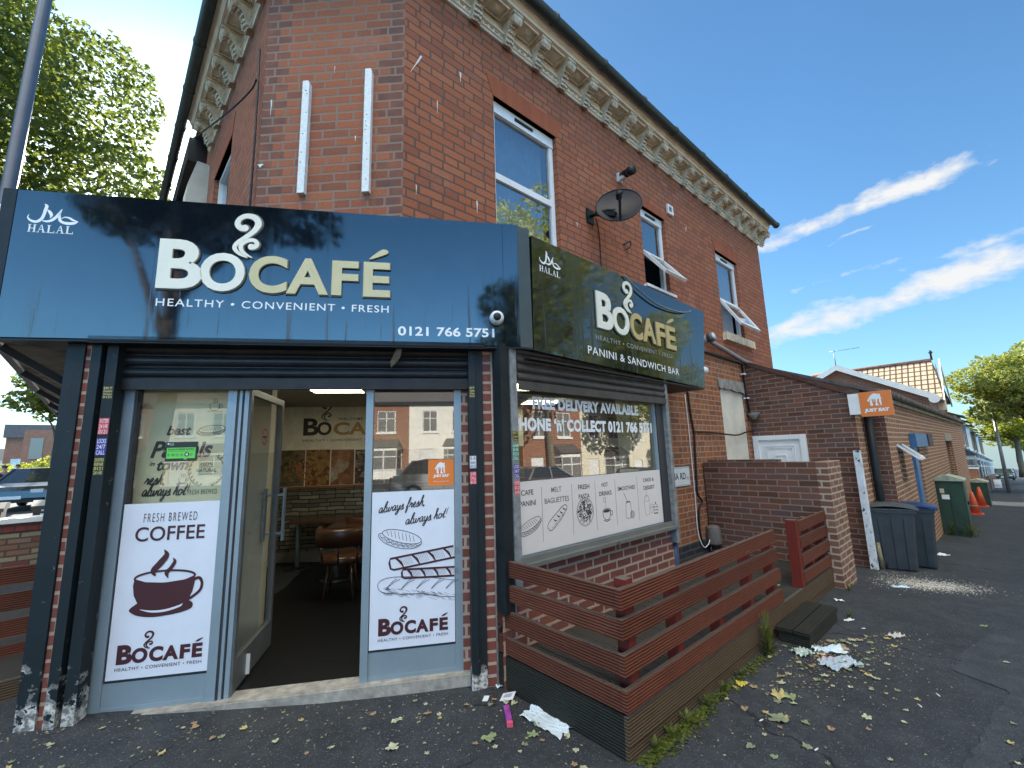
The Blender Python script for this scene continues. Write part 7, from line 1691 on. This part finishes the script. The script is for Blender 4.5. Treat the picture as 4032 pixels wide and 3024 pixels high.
    labs = ['terraced house nearest beyond the pantiled roof, tan brick above white bay', 'second terraced house down the row', 'third terraced house down the row', 'fourth terraced house down the row', 'fifth terraced house down the row', 'sixth terraced house down the row', 'seventh terraced house down the row', 'last visible terraced house at the far end of the row']
    tan = brick('brick_tan', [(.34, .20, .10), (.42, .26, .14), (.38, .22, .11)], (.45, .36, .25), dirt=.3, bump=.2)
    protos = [house(labs[0], RR, 0, 5.2, 0, 0, 5.0, 6.9, 7.4, tan, RENDER_W, grp), house(labs[1], RR, 0, 5.2, 0, 0, 5.0, 6.9, 7.4, BR_FAR, RENDER_W, grp), house(labs[2], RR, 0, 5.2, 0, 0, 5.0, 6.9, 7.4, RENDER_W, RENDER_W, grp)]
    for i in range(8):
        o = protos[i].o if i < 3 else dup(protos[(i*2+1) % 3].o); u = 41.9+5.2*i
        o.location = RR.at(u, -.55, zg(u)+.1); o['label'] = labs[i]
    # across the side street, mirrored in the side window
    OP = Frame(*RR.at(0, 14.5)[:2], 228.6); g2 = 'sunlit houses across the side street'
    T = Thing('garage', 'low brick garage with roller door across the side street', 'garage', OP, (-12, 0, zg(12))); z = zg(12)
    T.part('wall', B().wall(-14.4, -9.2, z-.5, 2.6, 0, [(-12.6, -10.6, z, 1.7)], .15).add([(-14.4, 0, 2.6), (-9.2, 0, 2.6), (-12.4, 0, 4.0)], [(0, 1, 2)]), BR_FAR); T.part('roller_door', corr(-12.6, -10.6, -.1, z, 1.7), mat('galvanised', (.36, .36, .34))); T.part('roof', B().prism([(-14.6, 2.5), (-12.4, 4.05), (-9.0, 2.5), (-9.0, 2.6), (-12.4, 4.15), (-14.6, 2.6)], -5, .1), SLATE)
    cream = mat('cream_paint', (.62, .58, .44), .8, var=.06)
    for i, (u, w, wm, lab) in enumerate(((-19.6, 5.2, BR_FAR, 'brick house with white bay across the side street'), (-24.8, 5.2, cream, 'cream painted house across the side street'), (-30, 5.2, RENDER, 'pale rendered house across the side street'), (-35.2, 5.2, BR_FAR, 'farther brick house across the side street'))): house(lab, OP, u, w, 0, zg(-u)+.05, 4.7, 6.6, 7, wm, RENDER_W, g2)
    for i, (u, w, wm, lab) in enumerate(((-6.6, 5.6, BR_FAR, 'brick house behind the viewer across the junction'), (-1.0, 5, RENDER_W, 'white house behind the viewer across the junction'))): house(lab, OP, u, w, 1, 0, 5, 6.9, 7, wm, RENDER_W, g2)
    # across the main road, mirrored in the shop front
    MR = Frame(*FF.at(0, 29)[:2], 259.3); g3 = 'sunlit houses across the main road'
    for i, (u, wm, lab) in enumerate(((-9, BR_FAR, 'brick house across the main road'), (-3.6, RENDER_W, 'white painted house across the main road'), (1.8, BR_FAR, 'brick house with white bay across the main road'), (7.2, RENDER, 'cream rendered house across the main road'), (12.6, cream, 'cream painted house across the main road'), (18, BR_FAR, 'farthest brick house across the main road'))): house(lab, MR, u, 5.4, 0, 0, 5.6, 7.9, 8, wm, RENDER_W, g3)
def disc_u(u, d, z, r, t):
    n = 14; vs = [(u, d+r*math.cos(2*PI*k/n), z+r*math.sin(2*PI*k/n)) for k in range(n)]+[(u+t, d+r*math.cos(2*PI*k/n), z+r*math.sin(2*PI*k/n)) for k in range(n)]
    return vs, [tuple(range(n)), tuple(range(n, 2*n))]+[(k, (k+1) % n, n+(k+1) % n, n+k) for k in range(n)]
build_houses()

# ------------------------------------------------------------------ cars
def car(lab, fr, u, d, z, az, paint, grp='parked cars'):
    p = fr.at(u, d); f = Frame(p[0], p[1], az); T = Thing('parked_car', lab, 'car', f, (0, 0, z), grp)
    prof = [(-2.0, .35), (-2.08, .55), (-2.05, .80), (-1.90, .92), (-1.55, .97), (1.05, .95), (1.75, .84), (2.02, .70), (2.06, .45), (2.0, .30), (-1.9, .28)]
    b = B(); W_ = .86; m = len(prof)
    vs = [(x, -W_+(.05 if q > .8 else 0), z+q) for x, q in prof]+[(x, W_-(.05 if q > .8 else 0), z+q) for x, q in prof]
    b.add(vs, [tuple(range(m)), tuple(range(m, 2*m))]+[(i, (i+1) % m, m+(i+1) % m, m+i) for i in range(m)]); T.part('body', b, paint)
    top = [(-1.72, .96), (-1.30, 1.40), (-.9, 1.47), (.15, 1.45), (1.02, .95)]; m = len(top); inset = [.80, .66, .64, .65, .79]
    c = B(); c.add([(x, -w, z+q) for (x, q), w in zip(top, inset)]+[(x, w, z+q) for (x, q), w in zip(top, inset)], [tuple(range(m)), tuple(range(m, 2*m))]+[(i, i+1, m+i+1, m+i) for i in range(m-1)]); T.part('window', c, mat('car_glass', (.02, .025, .03), .06, spec=.8, var=0))
    r = B(); r.add([(x, s*w, z+q+.012) for s in (-1, 1) for (x, q), w in zip(top[1:4], inset[1:4])], [(0, 1, 4, 3), (1, 2, 5, 4)])
    for s in (-1, 1):
        for i in (0, 3): r.bar((top[i][0], s*inset[i]*1.01, z+top[i][1]), (top[i+1][0], s*inset[i+1]*1.02, z+top[i+1][1]+.01), .06)
        r.bar((-.35, s*.80, z+.96), (-.35, s*.66, z+1.46), .06)
    T.part('roof', r, paint)
    for x in (-1.28, 1.28):
        for s in (-1, 1):
            w = T.part('wheel', B().tube([(x, s*.70, z+.31), (x, s*.88, z+.31)], .31, 18), BLK_P); T.part('rim', B().tube([(x, s*.875, z+.31), (x, s*.89, z+.31)], .19, 12), ALU, w)
    for s in (-1, 1): T.part('headlight', B().box(1.88, 2.04, s*.62-.16, s*.62+.16, z+.62, z+.74), mat('lamp_glass', (.6, .6, .62), .1, var=0)); T.part('tail_light', B().box(-2.09, -1.99, s*.66-.13, s*.66+.13, z+.66, z+.86), mat('tail_red', (.35, .02, .02), .2, var=0)); T.part('wing_mirror', B().box(.80, .95, s*.93-.08, s*.93+.08, z+.92, z+1.03), paint)
    T.part('number_plate', B().box(2.055, 2.07, -.26, .26, z+.42, z+.53), WHITE_L); T.part('bumper', B().box(-2.11, -2.0, -.8, .8, z+.34, z+.54).box(2.0, 2.09, -.8, .8, z+.30, z+.42), BLK_P)
    return T
def build_cars():
    pk = mat('paint_black', (.012, .013, .015), .2, coat=.6, var=0); ps = mat('paint_silver', (.38, .39, .40), .3, .5, coat=.5, var=0); pd = mat('paint_dark_green', (.02, .04, .03), .2, coat=.6, var=0); pb = mat('paint_blue', (.03, .06, .16), .25, coat=.6, var=0); pw = mat('paint_white', (.65, .66, .66), .25, coat=.5, var=0)
    for i, (u, d, a, p, lab) in enumerate(((84, .7, 228.6, pd, 'dark car parked nearest beyond the garden walls on the right'), (93, .8, 228.6, ps, 'silver car parked second down the side street'), (103, .9, 228.6, pb, 'dark blue car parked third down the side street'), (114, 1.0, 228.6, pk, 'black car farthest down the side street'))): car(lab, RR, u, d, zg(u), a, p, 'cars parked down the side street')
    for u, p, lab in ((12, ps, 'silver car parked across the side street'), (20, pk, 'black car parked across the side street')): car(lab, RR, u, 10.4, zg(u), 48.6, p, 'cars mirrored in the shop windows')
    car('silver car on the main road mirrored in the shop front', FF, .5, 13, .02, 79, ps, 'cars mirrored in the shop windows')
    for az, r, a, p, lab in ((-47.5, 25, 150, pk, 'black car parked beyond the low wall at the far left'), (-50.6, 62, 140, pw, 'white car on the sunlit main road at the far left edge'), (-50.9, 80, 140, pb, 'dark van like car behind the white one on the main road'), (-49.4, 95, 140, ps, 'silver car farthest away on the main road')):
        v = azdir(az)*r; car(lab, WF, v.x, -v.y, .1, a, p, 'cars on the main road')
build_cars()

# ------------------------------------------------------------------ far left: low wall, bins, people, buildings
def skin_body(name, T, verts, edges, mat_, sub=2):
    me = bpy.data.meshes.new(name); me.from_pydata([Vector(v[:3]) for v in verts], edges, [])
    o = bpy.data.objects.new(name, me); COL.objects.link(o); o.parent = T.o
    sk = o.modifiers.new('skin', 'SKIN'); me.skin_vertices[0].data[0].use_root = True
    for i, v in enumerate(verts): me.skin_vertices[0].data[i].radius = (v[3], v[4] if len(v) > 4 else v[3])
    o.modifiers.new('sub', 'SUBSURF').levels = sub; o.modifiers['sub'].render_levels = sub
    bpy.context.view_layer.update(); dg = bpy.context.evaluated_depsgraph_get(); m2 = bpy.data.meshes.new_from_object(o.evaluated_get(dg)); o.modifiers.clear(); o.data = m2; m2.name = name
    for p in m2.polygons: p.use_smooth = True
    m2.materials.clear(); m2.materials.append(mat_); return o
def person(lab, fr, u, d, z, az, top, legs, skin=(.30, .18, .12), stride=.12):
    p = fr.at(u, d); f = Frame(p[0], p[1], az); T = Thing('person', lab, 'person', f, (0, 0, z))
    # x across, y forward
    V = [(0, 0, .93, .13, .10), (0, 0, 1.15, .13, .10), (0, 0, 1.36, .16, .11), (0, 0, 1.47, .07), (0, .01, 1.54, .055), (0, .02, 1.62, .085, .10), (0, .02, 1.70, .075, .09),
         (-.20, 0, 1.40, .065), (-.25, -.03, 1.12, .05), (-.24, .08, .88, .038), (-.24, .11, .80, .035), (.20, 0, 1.40, .065), (.25, .03, 1.12, .05), (.24, .13, .90, .038), (.24, .16, .82, .035),
         (-.10, .0, .86, .095), (-.11, stride, .48, .065), (-.11, stride*.9, .09, .045), (-.11, stride*.9+.14, .04, .04), (.10, 0, .86, .095), (.11, -stride*.5, .48, .065), (.11, -stride*1.6, .09, .045), (.11, -stride*1.6+.14, .04, .04)]
    E_ = [(0, 1), (1, 2), (2, 3), (3, 4), (4, 5), (5, 6), (2, 7), (7, 8), (8, 9), (9, 10), (2, 11), (11, 12), (12, 13), (13, 14), (0, 15), (15, 16), (16, 17), (17, 18), (0, 19), (19, 20), (20, 21), (21, 22)]
    body = skin_body('body', T, V, E_, mat('skin_tone', skin, .6))
    J = [(x, y, q, r*1.13, *([v[4]*1.13] if len(v) > 4 else [])) if False else ((v[0], v[1], v[2], v[3]*1.14, (v[4] if len(v) > 4 else v[3])*1.14)) for v in V for x, y, q, r in [v[:4]]]
    skin_body('jacket', T, [J[i] for i in (0, 1, 2, 3, 7, 8, 9, 11, 12, 13)], [(0, 1), (1, 2), (2, 3), (2, 4), (4, 5), (5, 6), (2, 7), (7, 8), (8, 9)], top)
    skin_body('trousers', T, [J[i] for i in (0, 15, 16, 17, 19, 20, 21)], [(0, 1), (1, 2), (2, 3), (0, 4), (4, 5), (5, 6)], legs)
    hair = B().lathe((0, -.0, 1.64), [(.092, 0), (.098, .04), (.085, .09), (.05, .12), (.01, .13)], 14); hair.v = [(a, b_-.02, c+z) for a, b_, c in hair.v]
    T.part('hair', hair, mat('dark_hair', (.02, .016, .013), .7))
def build_left():
    # neighbour's low wall with white coping
    a, b_ = Vector((-6.9, 5.9)), Vector((-6.75, 6.75)); az = 46; f = Frame(a.x, a.y, az)
    T = Thing('low_wall', 'low patterned brick wall with a white coping left of the shop', 'wall', f, (0, 0, 0))
    T.part('wall', B().box(-2.5, 1.6, -.11, .11, -.1, .87), brick('brick_mixed', [(.26, .07, .05), (.30, .10, .06), (.42, .34, .20), (.34, .26, .16), (.22, .07, .05)], (.12, .08, .06), ms=.012, dirt=.3)); T.part('coping', B().box(-2.55, 1.65, -.16, .16, .87, .93), RENDER_W)
    T.part('coping_course', B().box(-2.52, 1.62, -.125, .125, .76, .868), brick('brick_red_course', [(.30, .06, .05), (.36, .09, .06)], (.1, .07, .05), bw=.11, bh=.12))
    for i, (x, lab, nm) in enumerate(((.55, 'black wheelie bin with white numbers 364 behind the low wall', '364'), (-.3, 'black wheelie bin beside the numbered one behind the low wall', None))):
        T = Thing('wheelie_bin', lab, 'bin', f, (x, -.55, 0), 'wheelie bins behind the low wall')
        T.part('body', B().prism([(x-.22, .05), (x+.22, .05), (x+.28, 1.02), (x-.28, 1.02)], -.85, -.32), mat('bin_black', (.03, .022, .018), .3)); T.part('lid', B().prism([(-.90, 1.03), (-.28, 1.0), (-.28, 1.05), (-.55, 1.12), (-.90, 1.10)], x-.30, x+.30, 'u'), mat('bin_black', (.03, .022, .018)))
        for s in (-1, 1): T.part('wheel', B().tube([(x+s*.24, -.8, .12), (x+s*.3, -.8, .12)], .11, 12), BLK_P)
        if nm: T.part('number', B().text(nm, x-.20, .91, x+.20, 1.0, -.312, .06), WHITE_L)
    v = azdir(-49.6)*30; person('person in a dark jacket standing behind the low wall at the far left', WF, v.x, -v.y, -.02, 20, mat('black_jacket', (.015, .016, .018), .8), mat('dark_trousers', (.03, .03, .035), .8))
    v = azdir(-48.9)*37; person('distant person in a bright blue top walking on the main road pavement', WF, v.x, -v.y, .05, 130, mat('blue_top', (.06, .16, .45), .7), mat('grey_trousers', (.12, .11, .10), .8), stride=.22)
    v = azdir(-48.0)*75; g = Frame(v.x, v.y, 52); T = Thing('far_building', 'plain brick building with a dark flat roof and blue sign board beyond the road', 'building', g, (0, 0, 0))
    T.part('wall', B().box(-2.4, 4.4, -8, 0, 0, 5.0), BR_FAR); T.part('roof', B().box(-2.6, 4.6, -8.2, .3, 5.0, 6.5), mat('dark_mansard', (.10, .09, .09), .8)); T.part('sign_board', B().box(-1.8, 2.6, 0, .1, 1.5, 2.6), mat('pale_blue_board', (.45, .58, .62), .5)); T.part('window', B().box(3.0, 4.0, .0, .06, 2.2, 4.0), MATS['far_glass'])
    v = azdir(-46.6)*62; g = Frame(v.x, v.y, 60); T = Thing('far_building', 'brick block with a row of windows half hidden by trees at the left', 'building', g, (0, 0, 0)); T.part('wall', B().box(-2.5, 7, -6, 0, 0, 5.2), BR_FAR)
    for k in range(4): T.part('window', B().box(-2.0+1.6*k, -1.1+1.6*k, 0, .05, 2.4, 4.4), MATS['far_glass'])
    for i, (az, r, w, h) in enumerate(((-51.6, 150, 16, 6), (-53.5, 130, 14, 7))):
        v = azdir(az)*r; g = Frame(v.x, v.y, 45); T = Thing('far_house', ['hazy pale house row far along the main road', 'farther hazy house at the left frame edge'][i], 'house', g, (0, 0, 0)); T.part('wall', B().box(-w/2, w/2, -8, 0, 0, h*.6), RENDER); T.part('roof', B().prism([(.3, h*.6), (-4, h), (-8.3, h*.6)], -w/2, w/2, 'u'), SLATE)
build_left()
for o in SC.objects:
    if o.type == 'MESH' and o.data.users == 1 and o.data.name.split('.')[0] != o.name.split('.')[0]: o.data.name = o.name
